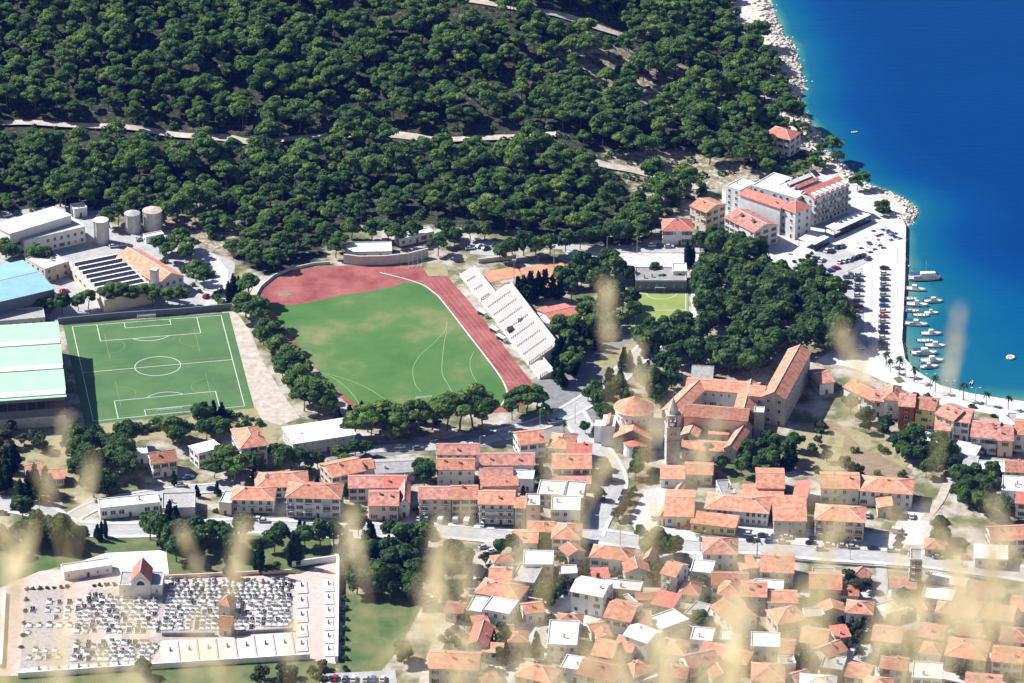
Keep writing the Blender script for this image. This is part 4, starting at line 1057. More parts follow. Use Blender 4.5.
# bell tower
t = thing('bell_tower', 'stone bell tower with arched belfry and pointed spire', 'bell tower', P(672,461,0), .12)
mb = MB(); mb.box(-2.6,2.6,-2.6,2.6,-.3,15.5); mb.build('shaft', M['stone'], t)
for z0, z1, r in ((9.6,10.0,2.85),(15.5,16,2.9),(20.4,20.9,2.8)):
    mb = MB(); mb.box(-r,r,-r,r,z0,z1); mb.build('cornice', M['stone'], t)
mb = MB()
for a in (-1,1):
    for b_ in (-1,1): mb.box(a*1.85-.5,a*1.85+.5,b_*1.85-.5,b_*1.85+.5,16,20.4)
for a in (-1,1):
    mb.box(-.22,.22,a*1.9-.3,a*1.9+.3,16,19.6); mb.box(a*1.9-.3,a*1.9+.3,-.22,.22,16,19.6)
    mb.box(-1.35,1.35,a*1.9-.4,a*1.9+.4,19.6,20.4); mb.box(a*1.9-.4,a*1.9+.4,-1.35,1.35,19.6,20.4)
bf = mb.build('belfry', M['stone'], t)
mb = MB(); mb.cyl(0,0,17.4,18.8,.75,.35,10); mb.build('bell', M['metal'], bf)
for a, r_ in ((0,0),(math.pi/2,1),(math.pi,2),(-math.pi/2,3)):
    for z in (12.8,):
        for x in (-.8,.8):
            o = link('window', WIN['slit'], t, (math.cos(a)*x+2.6*math.sin(a), math.sin(a)*x-2.6*math.cos(a), z), a)
mb = MB(); mb.cyl(0,0,20.9,22.2,2.3,2.1,8); mb.cyl(0,0,22.2,27.3,2.2,.08,8); sp = mb.build('spire', M['stone'], t)
mb = MB(); mb.tube([(0,0,27.2),(0,0,28.6)],[.06]*2,4); mb.tube([(-.4,0,28.1),(.4,0,28.1)],[.06]*2,4); mb.build('cross', M['metal'], sp)
HOUSES.append((P(672,461,0).x, P(672,461,0).y, 0, 5, 5))
# round church
cc = P(634,438,0); t = thing('round_church', 'modern round church with conical orange roof and white walls', 'church', cc, -.12)
mb = MB(); mb.cyl(0,0,-.3,13.2,7.3,n=20); mb.build('drum', M['white'], t)
mb = MB(); n = 20
mb.cyl(0,0,13.2,13.6,8.0,8.0,n,1); mb.cyl(0,0,13.6,18.2,7.9,.15,n,0)
rf = mb.build('roof', [M['tile'], M['white']], t)
mb = MB(); mb.tube([(0,0,18.0),(0,0,19.8)],[.09]*2,4); mb.tube([(-.5,0,19.2),(.5,0,19.2)],[.08]*2,4); mb.build('cross', M['metal'], rf)
for k in range(20):
    a = 2*math.pi*k/20
    if -3.3 < a-2*math.pi*(a > math.pi) < .3 or True: link('window', WIN['slit'], t, (7.3*math.sin(a)*1.0, -7.3*math.cos(a), 10.8), a)
def part_box(nm, x0,x1,y0,y1,z0,z1,m): mb = MB(); mb.box(x0,x1,y0,y1,z0,z1); return mb.build(nm, M[m], t)
part_box('nave_wall', -6.4,7.4,-13,-5,-.3,6.6,'stone')
mb = MB(); mb.add([(-6.4,-13,6.6),(7.4,-13,6.6),(.5,-13,9.9),(-6.4,-13.5,6.6)], [(0,1,2)])
mb.add([(-6.4,-13,6.6),(7.4,-13,6.6),(.5,-13,9.9),(-6.4,-6.5,6.6),(7.4,-6.5,6.6),(.5,-6.5,9.9)], [(0,1,2),(3,5,4)]); mb.build('gable', M['stone'], t)
mb = MB(); mb.slab([(-7,-13.5,6.5),(.5,-13.5,10.3),(.5,-5.8,10.3),(-7,-5.8,6.5)], .3); mb.slab([(.5,-13.5,10.3),(8,-13.5,6.5),(8,-5.8,6.5),(.5,-5.8,10.3)], .3); mb.build('nave_roof', M['tile'], t)
mb = MB(); pts = [(4.6*math.cos(a)+1.6, -13-4.2*math.sin(a)) for a in np.linspace(0,math.pi,12)]; mb.prism(pts[::-1], -.3, 5.2); mb.build('apse', M['white'], t)
mb = MB(); pts2 = [(5.0*math.cos(a)+1.6, -13-4.6*math.sin(a)) for a in np.linspace(0,math.pi,12)]
mb.add([(p[0],p[1],5.2) for p in pts2]+[(1.6,-13,7.0)], [(i+1,i,12) for i in range(11)]+[(0,11,12)]+[tuple(range(12))]); mb.build('apse_roof', M['red'], t)
part_box('side_chapel', -12,-6.8,-8.5,1,-.3,9,'white'); mb = MB(); mb.slab([(-10.4,-8.7,9.3),(-9.0,-8.7,10.2),(-9.0,1,10.2),(-10.4,1,9.3)],.25); mb.build('side_roof', M['tile'], t)
part_box('porch', -15,-12.02,-6,-1,-.3,7.5,'white')
part_box('rear_wing', 6.0,11.5,-7.5,2,-.3,8.2,'white')
HOUSES.append((cc.x, cc.y-4, 0, 27, 26))
# ---- school block by the main road
Hs('small orange roofed house below the bell tower', (661,478.5), (684,479), (686,466), 4, 'gx', 1.4, 'white', 'tile', chim=0)
Hs('orange roofed house beside the dark trees below the lower cloister', (685,474), (712,475), (714,463), 4.5, 'gx', 1.5, 'cream', 'tile', chim=0)
Hs('narrow tile roofed wing along the school yard', (657,517), (663,518), (680,485), 3.4, 'gy', .7, 'cream', 'tile', chim=0, cat='school', win='slit')
Hs('school wing with broad sunlit orange roof', (665,516), (693,517), (706,491), 4.5, 'gx', 2.4, 'cream', 'tile', chim=0, cat='school')
Hs('two storey school wing with red orange roof and white balconies', (705,508), (768,513), (764,496), 5.6, 'hip', 2.2, 'white', 'tile', chim=1, cat='school', floors=2, cols=11)
Hs('low orange roof in front of the school along the parked cars', (691,523), (735,528), 7, 3.6, 'sf', 1.2, 'yellow', 'tile', chim=0, cat='school', floors=1)
Hs('school hall with large red roof and white edge at the back', (757,488), (784,488.5), (801,469), 6.5, 'gx', 2.0, 'white', 'tile', chim=0, cat='school')
Hs('red roofed school corridor round the inner courtyard', (744,496.5), (783,497), 7, 5, 'sf', 1.2, 'white', 'tile', chim=0, cat='school')
Hs('small concrete roofed school block with clutter on its roof', (722,495), (735,494), 11, 6, 'flat', 0, 'greyw', 'darkconc', chim=2, cat='school')
Hs('bright red low roof between the school hall and the long house', (793,500), (806,501), (811,483), 4.5, 'sl', 1.2, 'white', 'red', chim=0, cat='school')
Hs('school end house with plain red orange roof and grey wall', (774,521), (806,521.5), (810,502), 5.5, 'sf', 2.4, 'greyw', 'tile', chim=0, cat='school', win='slit')
Hs('white two storey house with orange roof and chimneys beside the field', (821,488), (859,489), 13, 6.5, 'gx', 2.2, 'white', 'tile', chim=2, floors=2)
Hs('long orange roofed house at the right end of the field row', (860,490), (912,494), 12, 6.5, 'hip', 2.2, 'white', 'tile', chim=1, floors=2)
Hs('low orange annex roof in front of the long house', (878,508), (892,508), 9, 4, 'sl', 1.2, 'cream', 'tile', chim=0, cat='annex')
Hs('cream apartment house with brownish orange roof and blue shaded balconies by the road', (815,519), (864,522), 12, 8.5, 'hip', 2.2, 'cream', 'tile', chim=1, cat='apartments', floors=3, balc=2)
# ---- seafront row
SF = 'seafront houses along the promenade'
Hs('first seafront house with reddish roof beside the shady monastery wing', (820,384), (834,382), (841,366), 5, 'gx', 1.6, 'white', 'pink', chim=0)
Hs('long white seafront house with orange roof at the row end', (844,387), (874,402), (883,392), 6.5, 'gx', 1.8, 'white', 'tile', chim=1, floors=2, cols=6)
Hs('small orange roofed seafront house wedged beside the terraced one', (872,400), (885,402), 10, 7, 'gx', 1.8, 'white', 'pink', chim=1, floors=2)
Hs('white seafront house with stacked terraces', (884,399), (899,400), 12, 8.5, 'hip', 1.8, 'white', 'tile', chim=1, balc=1, floors=3)
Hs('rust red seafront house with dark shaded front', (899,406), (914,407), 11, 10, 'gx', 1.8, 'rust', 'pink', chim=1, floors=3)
Hs('yellow seafront house with small windows', (915.5,408.5), (934,411), 11, 9, 'gx', 1.8, 'yellow', 'tile', chim=1, floors=3, cols=3)
Hs('white seafront house right of the yellow one', (935,414), (953,421), 12, 8.5, 'gx', 1.8, 'white', 'pink', chim=2, floors=3)
Hs('narrow white seafront house with steep pink roof', (953,421), (969,423), 12, 8, 'gx', 2.0, 'white', 'pink', chim=1, floors=3)
Hs('wide white seafront house with row of small attic windows', (971,436.5), (997,439), (1003,422), 7, 'gx', 2.6, 'white', 'pink', chim=2, floors=2, cols=6)
Hs('seafront house with weathered roof left of the frame edge', (998,440.5), (1013,441), 13, 7, 'gx', 2.2, 'pinkw', 'pink', chim=1, floors=2)
Hs('seafront house with orange roof at the right frame edge', (1014,434), (1034,436), 13, 7.5, 'gx', 2.2, 'white', 'tile', chim=1, floors=2)
Hs('tiled back extension roof between the seafront houses and gardens', (935,430), (950,431), 6, 5, 'sf', 1.4, 'white', 'pink', chim=0, cat='annex')
Hs('small seafront house with pale roof behind the wide white one', (1000,423), (1014,424), 9, 7, 'hip', 1.6, 'white', 'whiteroof', chim=1, floors=2)
Hs('low white terrace in front of the yellow and white seafront houses', (918,441), (940,446), 8, 3.2, 'flat', 0, 'white', 'whiteroof', chim=0, cat='terrace', floors=1)
Hs('low concrete outbuilding with slab roof in the seafront gardens', (953,452), (975,456), 8, 3.2, 'sf', .7, 'greyw', 'concrete', chim=0, cat='outbuilding')
Hs('low concrete shed beside the garden outbuilding', (963,465), (975,466.5), 7, 3, 'sf', .6, 'greyw', 'grey', chim=0, cat='outbuilding')
Hs('white flat roofed shed in front of the garden trees', (978,472), (1005,473), (1006,462), 3.6, 'flat', 0, 'white', 'whiteroof', chim=0, cat='shed')
Hs('brown roofed house right of the white flat shed', (1006,472), (1032,473), 10, 4.5, 'gx', 1.8, 'white', 'brown', chim=1)
Hs('white terrace house with red upper roof at the right edge', (1002,491), (1034,493), 12, 7, 'flat', 0, 'white', 'whiteroof', chim=2, floors=2, balc=1)
Hs('red roofed house at the right edge above the road', (1016,503), (1040,505), 10, 6, 'gx', 2, 'white', 'red', chim=1, floors=2)
# ---- middle town, left to right
Hs('low house with bright orange roof among dark trees far left', (30,480), (64,478), 8, 3.4, 'gx', 1.8, 'white', 'tile', chim=1)
Hs('small orange roof behind the low house far left', (28,473.5), (46,470.5), 7, 4, 'gx', 1.6, 'pinkw', 'tile', chim=0)
Hs('white gabled house with weathered red roof and balcony', (152.5,464), (177,460.5), 9, 6.2, 'gx', 2.4, 'white', 'brown', chim=1, floors=2, balc=2)
Hs('tiny white annex left of the white gabled house', (135,455), (148,454), 6, 4, 'flat', 0, 'white', 'whiteroof', chim=0, cat='annex')
Hs('long white garage row with flat roof and dark doors by the road', (100,509), (160,503), (157,494), 4.5, 'flat', 0, 'white', 'whiteroof', chim=1, cat='garage row', floors=1, bigwin=True)
Hs('grey flat roofed terrace house right of the garage row', (162,509), (195,508), 12, 4, 'flat', 0, 'greyw', 'grey', chim=1, floors=1)
Hs('white house with pale single slope roof beside dense trees', (198.5,455), (222,449), (215,440), 6, 'sb', .8, 'white', 'whiteroof', chim=0, floors=2)
Hs('house with large sunlit orange roof behind trees', (241,448), (267,444.5), (259,425.5), 8.5, 'hip', 2.4, 'white', 'tile', chim=1, floors=3)
Hs('big flat white hall below the stadium trees', (293,444), (355,434.5), (347,418), 5.5, 'gx', .7, 'greyw', 'whiteroof', chim=0, cat='hall', win='slit')
Hs('long orange roofed house behind the blue shaded house', (256,487.5), (308,485.5), 12, 5, 'hip', 2.4, 'white', 'tile', chim=2, floors=2)
Hs('white house with hip roof and front garages by the road', (231,499), (273,500), 10, 5.6, 'hip', 2.2, 'white', 'tile', chim=1, floors=2, balc=2)
Hs('low cream annex left of the hip roofed house', (219,503), (231,504), 9, 5, 'flat', 0, 'cream', 'whiteroof', chim=0, cat='annex')
Hs('large apartment house with broad orange roof left of the tree cluster', (286,497), (340,498.5), 12, 8.5, 'hip', 2.3, 'white', 'tile', chim=2, cat='apartments', floors=3, balc=2)
Hs('grey tile roofed low house between orange roofs', (376,473.5), (415,471.5), 11, 4, 'gx', 1.6, 'greyw', 'grey', chim=1)
Hs('turned house with pale orange roof above the grey tiled one', (332,477.5), (365,470.5), 12, 6, 'gx', 2.2, 'pinkw', 'tile', chim=1, floors=2)
Hs('tiny orange extension at the end of the turned house', (365,469), (374,468), 8, 5, 'gx', 1.4, 'white', 'tile', chim=0)
Hs('left half of a pair with weathered pink roof behind a garden', (349,488), (383,487.5), 10, 6, 'gx', 2, 'white', 'pink', chim=0, floors=2)
Hs('right half of a pair with redder roof and white verge', (384,487.5), (405,488), 10, 6, 'gx', 2, 'white', 'red', chim=1, floors=2)
Hs('house with dark pink roof and two chimneys in the middle row', (369,505.5), (398,505.5), 12, 6.5, 'gx', 2.4, 'pinkw', 'pink', chim=2, floors=2)
Hs('long narrow tiled house running away from the road', (399,503), (409,503), (414,479), 6, 'gy', 1.4, 'white', 'pink', chim=0, floors=2)
Hs('long low house with orange roof nearest the stadium trees', (437,454.5), (479,454.5), 9, 5.5, 'gx', 2.0, 'pinkw', 'pink', chim=1, floors=2)
Hs('house with orange roof and a row of round small windows', (437,469.5), (474,469.5), 9, 7, 'gx', 1.8, 'white', 'tile', chim=2, floors=2, win='slit')
Hs('apartment house with pink roof and stacked balconies above the vans', (419,499), (451,499), 10, 8, 'gx', 2, 'pinkw', 'pink', chim=0, cat='apartments', floors=3, balc=2)
Hs('apartment house with orange roof joined to the balcony house', (452,499.5), (478,499), 11, 8, 'gx', 2.4, 'cream', 'tile', chim=1, cat='apartments', floors=3)
Hs('long terrace with pink roof in two steps', (480,465), (534,465), 10, 5, 'gx', 2, 'white', 'pink', chim=2, floors=1)
Hs('lower step of the pink roofed terrace', (480,478), (512,478), 8, 5, 'gx', 1.8, 'pinkw', 'pink', chim=0, floors=1)
Hs('white flat roof terrace right of the stepped pink roofs', (511,479), (533,480), 7, 5, 'flat', 0, 'white', 'whiteroof', chim=0, floors=1)
Hs('apartment house with orange roof and three rows of balconies by the road', (479,504), (514,504.5), 11, 8.5, 'gx', 2.2, 'white', 'tile', chim=1, cat='apartments', floors=3, balc=1)
Hs('house with grey pink roof behind the three balcony rows', (482,489), (518,488), 9, 8, 'sb', 1.0, 'pinkw', 'brown', chim=1, floors=2)
Hs('narrow house with small orange roofs right of the balcony rows', (515,507.5), (525,508), 9, 8, 'gx', 1.6, 'greyw', 'tile', chim=0, floors=3)
Hs('pinkish flat fronted house with weathered roof', (526,506), (540,506), 9, 9, 'flat', 0, 'pinkw', 'concrete', chim=1, floors=3)
Hs('white gabled house with orange roof at the street bend', (520,445), (546,442), 11, 6.5, 'gx', 2.4, 'white', 'tile', chim=1, floors=2)
Hs('jumbled orange roofed house beside the street junction', (548,447), (572,449), 12, 5, 'hip', 2.2, 'white', 'tile', chim=2, floors=1)
Hs('small house with reddish roof beside the uphill street', (567,453.5), (591,454), 9, 5, 'gx', 1.8, 'white', 'red', chim=1, floors=1)
Hs('big house with half brown half orange roof beside the uphill street', (553,468.5), (591,468.5), 12, 6.2, 'gx', 2.5, 'white', 'tile', chim=1, floors=2)
Hs('pair of low tiled lean tos in front of the half brown roof', (555,483), (590,484), 5, 3, 'sf', .8, 'white', 'pink', chim=0, cat='annex')
Hs('white flat roofed house below the tiled lean tos', (537,494.5), (563,496), 11, 5, 'flat', 0, 'white', 'whiteroof', chim=1, floors=2)
Hs('pale flat roofed house with stairhead next to the street', (564,498), (583,499), 13, 5.5, 'flat', 0, 'pinkw', 'concrete', chim=1, floors=2)
Hs('white cube house with broad flat roof above the junction', (551,510.5), (580,511), 11, 6.5, 'flat', 0, 'white', 'whiteroof', chim=1, floors=2)
# ---- lower town
Hs('low orange roof along the main road below the white cube house', (512,542), (537,543), 9, 4, 'gx', 1.8, 'cream', 'tile', chim=1)
Hs('longer orange roof behind the low one by the main road', (528,531.5), (554,532), 8, 5, 'gx', 1.8, 'white', 'tile', chim=1)
Hs('upper orange roof house at the road corner with a side gable', (552,538), (580,539), 12, 6, 'hip', 2.2, 'white', 'tile', chim=1, floors=2)
Hs('white flat roofed house with grey side wall in the lower town', (523,565), (553,565.5), (557,551.5), 6, 'flat', 0, 'white', 'whiteroof', chim=0, floors=2)
Hs('house with striped grey flat roof below the white flat one', (511,581), (534,584), (542,567.5), 5, 'flat', 0, 'greyw', 'grey', chim=0, floors=1)
Hs('orange roofed house left of the striped grey roof', (489,580), (510,581), 10, 5, 'gx', 2, 'white', 'tile', chim=1, floors=1)
Hs('house with bright orange hip roof below the striped grey one', (475,592), (518,600), 11, 5, 'hip', 2.4, 'white', 'tile', chim=2, floors=1)
Hs('white flat roofed block left in the lower town', (482,610), (509,615), (519,602), 6.5, 'flat', 0, 'white', 'whiteroof', chim=0, floors=2)
Hs('lower white annex left of the white flat block', (466,611), (481,613), 11, 5, 'flat', 0, 'cream', 'whiteroof', chim=0, floors=1)
Hs('house with dark red roof split by a black gap', (468,644.5), (487,646), (495,626), 5.5, 'gy', 1.8, 'greyw', 'red', chim=1, floors=2)
Hs('wide house with orange roof and grey front at the lower left of town', (429,668), (478,670), 12, 7, 'gx', 2.6, 'greyw', 'tile', chim=3, floors=2, cols=4)
Hs('turned house with orange hip roof in the bottom middle', (515,675), (550,683), (556,668), 6, 'hip', 2.6, 'cream', 'tile', chim=2, floors=2)
Hs('long house with sunlit orange hip roof just below the junction', (590,556.5), (630,560.5), (639,549), 5.2, 'hip', 2.6, 'white', 'tile', chim=1, floors=1)
Hs('small gabled orange house right of the long hip roof', (644,559), (653,560), (658,550), 5.5, 'gy', 1.5, 'greyw', 'tile', chim=0, floors=2)
Hs('tall house with lit left gable and orange roof beside the tree', (661,573), (675,577), (688,565), 8, 'gx', 2.2, 'white', 'tile', chim=1, floors=3, balc=1)
Hs('small pinkish red hip roofed cottage', (679,593), (698,595), 9, 3.4, 'hip', 2.2, 'white', 'red', chim=0, floors=1)
Hs('shed like house with bright red single slope roof', (651.5,604), (672,608.5), (680,598), 4.5, 'sf', 1.3, 'greyw', 'red', chim=0, floors=1)
Hs('house with large white diamond shaped flat roof', (646,619), (662,630), (692,622), 5.5, 'flat', 0, 'white', 'whiteroof', chim=0, floors=1)
Hs('grey roofed annex right of the white diamond roof', (684,614), (706,620), 10, 4, 'flat', 0, 'greyw', 'grey', chim=0, floors=1)
Hs('white house with pale orange roof and tall lit front wall', (604,617), (630,622), (642,604), 8, 'gx', 2.4, 'white', 'tile', chim=1, floors=2)
Hs('tall white house with white stepped roofs in the bright lower town', (571,591), (602,597), (611,582), 8.5, 'gx', 1.6, 'white', 'whiteroof', chim=1, floors=3)
Hs('big white flat roofed block at the bottom centre', (547,645), (577,646), (586,622), 7, 'flat', 0, 'white', 'whiteroof', chim=1, floors=2)
Hs('white house with brown left slope and pale right slope', (624,635), (647,643), (673,636), 8, 'gx', 1.6, 'white', 'whiteroof', chim=1, floors=3)
Hs('low brown tile roof behind the pale sloped white house', (628,628), (652,626), 7, 6.5, 'sf', 1.6, 'white', 'brown', chim=1, floors=2)
Hs('sunlit orange roof beside the bottom centre block', (592,655), (612,658), (616,641), 5, 'gx', 2.2, 'cream', 'tile', chim=0, floors=1)
Hs('tiny orange roofed house with dark balcony front', (613,650), (631,653), 8, 4.5, 'sf', 1.5, 'greyw', 'tile', chim=0, floors=1)
Hs('small house with bright orange hip roof at the bottom edge', (619,668), (634,677), (650,667), 5, 'hip', 2, 'white', 'tile', chim=1, floors=1)
Hs('white lean to roof in front of the bright orange hip', (636,682), (657,676), 6, 3.4, 'sf', .8, 'white', 'whiteroof', chim=0, cat='annex')
Hs('house with brown orange roof at the bottom edge left of the bright hip', (577,674), (614,682), (622,664), 6, 'gx', 2.6, 'white', 'brown', chim=1, floors=2)
Hs('cream house with pink roof and white balustrade at the bottom', (690,668), (719,662), (713,649), 6.5, 'gx', 2.2, 'cream', 'pink', chim=1, floors=2)
Hs('house with brownish hip roof and blue grey front below the main road', (703,553), (737,554), 12, 6.5, 'hip', 2.8, 'white', 'pink', chim=1, floors=2)
Hs('white flat canopy house left of the brownish hip roof', (690,572), (712,574), 9, 4.5, 'flat', 0, 'white', 'whiteroof', chim=0, floors=1)
Hs('orange roofed low house above the white gable house', (718,594), (740,595.5), 10, 5, 'hip', 2.2, 'greyw', 'tile', chim=1, floors=2)
Hs('orange roofed house with bluish front right of the low one', (741,596), (766,597), 11, 6.5, 'gx', 2.2, 'greyw', 'tile', chim=2, floors=2)
Hs('house with long brownish roof behind the two orange ones', (712,585), (748,586), 10, 5, 'gx', 2, 'white', 'brown', chim=1, floors=1)
Hs('house with plain red roof and bluish walls below the palm', (761,571.5), (793,573), 14, 6.5, 'gx', 2.6, 'greyw', 'tile', chim=1, floors=2)
Hs('white flat annex in front of the plain red roof', (754,590.5), (783,592), 8, 4, 'flat', 0, 'white', 'whiteroof', chim=0, cat='annex')
Hs('narrow orange roof between the annex and the tangled roofs', (768,602), (796,603), 9, 5, 'gx', 1.8, 'white', 'tile', chim=0, floors=1)
Hs('tangled orange roofed house behind blurred grass', (778,624), (806,619), (812,602), 5.5, 'hip', 2.4, 'pinkw', 'tile', chim=2, floors=1)
Hs('white gable house with big orange roof in two shades', (732,624), (757,616.5), (738,599), 7.6, 'gy', 2.0, 'white', 'tile', chim=0, floors=2)
Hs('house with pinkish roof and brown front below the main road', (810,588.5), (841,589.5), 12, 6.5, 'gx', 2.4, 'pinkw', 'tile', chim=1, floors=2)
Hs('grey garage block under the main road edge', (812,575), (834,576), 5, 4, 'flat', 0, 'greyw', 'darkconc', chim=0, cat='garage', bigwin=True, floors=1)
Hs('house with white columned roof terrace', (751,647), (780,648), 10, 5.5, 'flat', 0, 'white', 'whiteroof', chim=0, floors=1, cols=3, bigwin=True)
Hs('house with small pink roof beside the columned terrace', (780,653), (793,654), 10, 6, 'gx', 2, 'pinkw', 'pink', chim=0, floors=2)
Hs('faded orange roof at the bottom under the grass blur', (752,680), (784,681), 12, 5, 'hip', 2.2, 'cream', 'tile', chim=1, floors=1)
Hs('turned orange roofed house in the veiled lower right', (828,658), (847,650), (838,638), 5.5, 'gx', 2, 'white', 'tile', chim=1, floors=1)
Hs('house with long red roof beside the road bend far right', (992,541), (1034,539), 11, 6, 'gx', 2.6, 'white', 'tile', chim=1, floors=2)
Hs('low building with white sheet roof beside the main road', (975,558), (1007,559.5), (1003,548), 4, 'sf', .8, 'white', 'whiteroof', chim=0, cat='shed')
Hs('small orange kiosk roof beside the car park trees', (925,548), (944,549), 8, 3.5, 'hip', 1.4, 'cream', 'tile', chim=0, cat='kiosk')
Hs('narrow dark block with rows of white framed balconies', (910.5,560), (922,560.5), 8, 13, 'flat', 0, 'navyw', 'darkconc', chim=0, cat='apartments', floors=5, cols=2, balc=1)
Hs('long shop row with red awnings under the main road', (926,581), (964,588), 7, 3.6, 'flat', 0, 'white', 'whiteroof', chim=0, cat='shop row', floors=1, bigwin=True)
t_shop = bpy.data.objects['shop_row']
for k in range(3):
    mb = MB(); mb.slab([(-8+k*5.4,-6.0,2.4),(-3.2+k*5.4,-6.0,2.4),(-3.2+k*5.4,-3.52,3.3),(-8+k*5.4,-3.52,3.3)], .1); mb.build('awning', M['awnred'], t_shop)
Hs('white flat roof in front of the red awnings', (921,598), (952,602), 9, 4, 'flat', 0, 'white', 'whiteroof', chim=0, floors=1)
Hs('house with red roof and white gable right of the shop row', (972,594), (994,598), (1000,585), 5, 'gx', 2, 'white', 'red', chim=1, floors=1)
Hs('pale gabled house right of the white flat roof', (955,613), (975,617), (990,604), 6.5, 'gx', 2, 'white', 'pink', chim=1, floors=2)
Hs('small orange roof left of the pale gabled house', (936,612), (954,614), 8, 4.5, 'hip', 1.8, 'white', 'tile', chim=1, floors=1)
Hs('house with faded orange roof behind the wall at the right', (985,618), (1012,622), 11, 6, 'gx', 2.2, 'pinkw', 'tile', chim=1, floors=2)
Hs('orange roofed house at the right edge below the red roof', (1010,610), (1036,613), 11, 6, 'gx', 2.2, 'white', 'tile', chim=1, floors=2)
Hs('large pale orange roofed house in the veiled lower right corner', (945,655), (985,660), 13, 6.5, 'hip', 2.6, 'pinkw', 'tile', chim=2, floors=2)
Hs('orange roof beneath the large pale one at the right', (992,661), (1022,664), 11, 6, 'gx', 2.2, 'white', 'tile', chim=1, floors=2)
Hs('white flat roofed house at the bottom right between orange roofs', (912,678), (942,680), 11, 6, 'flat', 0, 'white', 'whiteroof', chim=1, floors=2)
Hs('small orange roofed house left of the dark cypress', (845,676), (868,680), 10, 5.5, 'gx', 2, 'white', 'tile', chim=1, floors=2)
Hs('pink roofed house below the round dark tree', (918,636), (942,640), 10, 6, 'gx', 2, 'pinkw', 'pink', chim=1, floors=2)
Hs('bottom right corner house with terracotta roof', (965,690), (1000,693), 12, 6, 'gx', 2.4, 'cream', 'pink', chim=1, floors=2)
Hs('pale roofed cottage at the bottom right edge', (800,690), (835,692), 11, 6, 'hip', 2.2, 'white', 'whiteroof', chim=1, floors=2)
for x0,y0,x1,y1,d_,h_,k_,wl,tl,lab in ((846,612,872,614,9,5,'hip','white','tile','orange roofed house behind greyish trees at the lower right'),(872,640,900,643,11,6,'gx','white','pink','pink roofed house between the lane and the round tree'),
    (800,642,826,645,11,6,'gx','cream','tile','cream house with orange roof in the veiled lower right'),(690,640,712,642,9,5,'flat','white','whiteroof','white flat roofed house left of the white gable house'),(1000,640,1030,643,10,6,'hip','white','pink','pink hip roofed house at the right edge in the veil'),
    (955,634,980,637,9,5,'gx','cream','brown','brown roofed house in the middle of the right veil'),(880,668,906,671,9,5.5,'gx','white','brown','brown roofed house right of the slim cypresses'),(820,668,842,671,9,5,'flat','pinkw','concrete','flat concrete roofed house in the veiled lower right'),
    (660,652,684,655,10,5,'hip','white','tile','orange hip roofed house right of the pale sloped house'),(660,676,686,679,9,5,'gx','white','brown','brown roofed house at the bottom beside the lean to'),(722,660,746,664,9,5,'hip','pinkw','tile','orange roofed house below the white gable house'),
    (560,668,580,671,9,5,'flat','white','whiteroof','small white flat house at the bottom edge'),(445,612,462,614,8,4,'gx','cream','brown','small brown roofed house beside the dirt lane'),(840,595,858,596,8,4.5,'gx','pinkw','tile','small tiled house beside the lower lane'),
    (600,588,640,592,7,4,'flat','cream','concrete','pale concrete garage terrace below the long hip roof'),(705,616,720,618,8,4.5,'flat','greyw','grey','grey roofed shed left of the white gable house'),(862,690,890,693,10,6,'hip','white','tile','orange hip roof at the very bottom right of the cypresses'),
    (920,652,940,655,8,5,'hip','white','tile','small hip roofed house under the blur near the right')):
    Hs(lab, (x0,y0), (x1,y1), d_, h_, k_, None if k_ != 'flat' else 0, wl, tl, chim=1, floors=2 if h_ > 5 else 1)
wall_line('long grey retaining wall below the main road at the right', [(735,556),(800,562),(880,568),(908,570)], .8, .5, 'darkconc')
wall_line('grey retaining wall under the road right of the dark block', [(925,574),(960,576),(990,582)], 1.0, .5, 'darkconc')
wall_line('concrete garden wall in the lower town', [(905,620),(922,610),(938,603)], 1.6, .4, 'concrete')

# small outbuildings filling the plots of the lower town
SHED_POLY = [(500,560),(690,560),(1024,600),(1030,690),(480,690),(470,620)]
pl = [(P(a,b,0).x, P(a,b,0).y) for a, b in SHED_POLY]; xs_ = [p[0] for p in pl]; ys_ = [p[1] for p in pl]
LANES = [[(510,700),(540,640),(580,585),(600,560)],[(700,640),(690,610),(706,570),(690,550)],[(880,560),(882,590),(870,630),(850,700)]]
lp_ = [[P(a,b,0) for a,b in l] for l in LANES]
def near_lane(x, y, m):
    for l in lp_:
        for a, b in zip(l, l[1:]):
            e = b-a; t_ = max(0, min(1, ((x-a.x)*e.x+(y-a.y)*e.y)/(e.x*e.x+e.y*e.y)))
            if math.hypot(x-a.x-t_*e.x, y-a.y-t_*e.y) < m: return True
    return False
def overlaps(x, y, r):
    return any(math.hypot(hx-x, hy-y) < r+.46*min(w,d)+.12*max(w,d) for hx, hy, rz, w, d in HOUSES)
ns_ = 0; rs_ = random.Random(44)
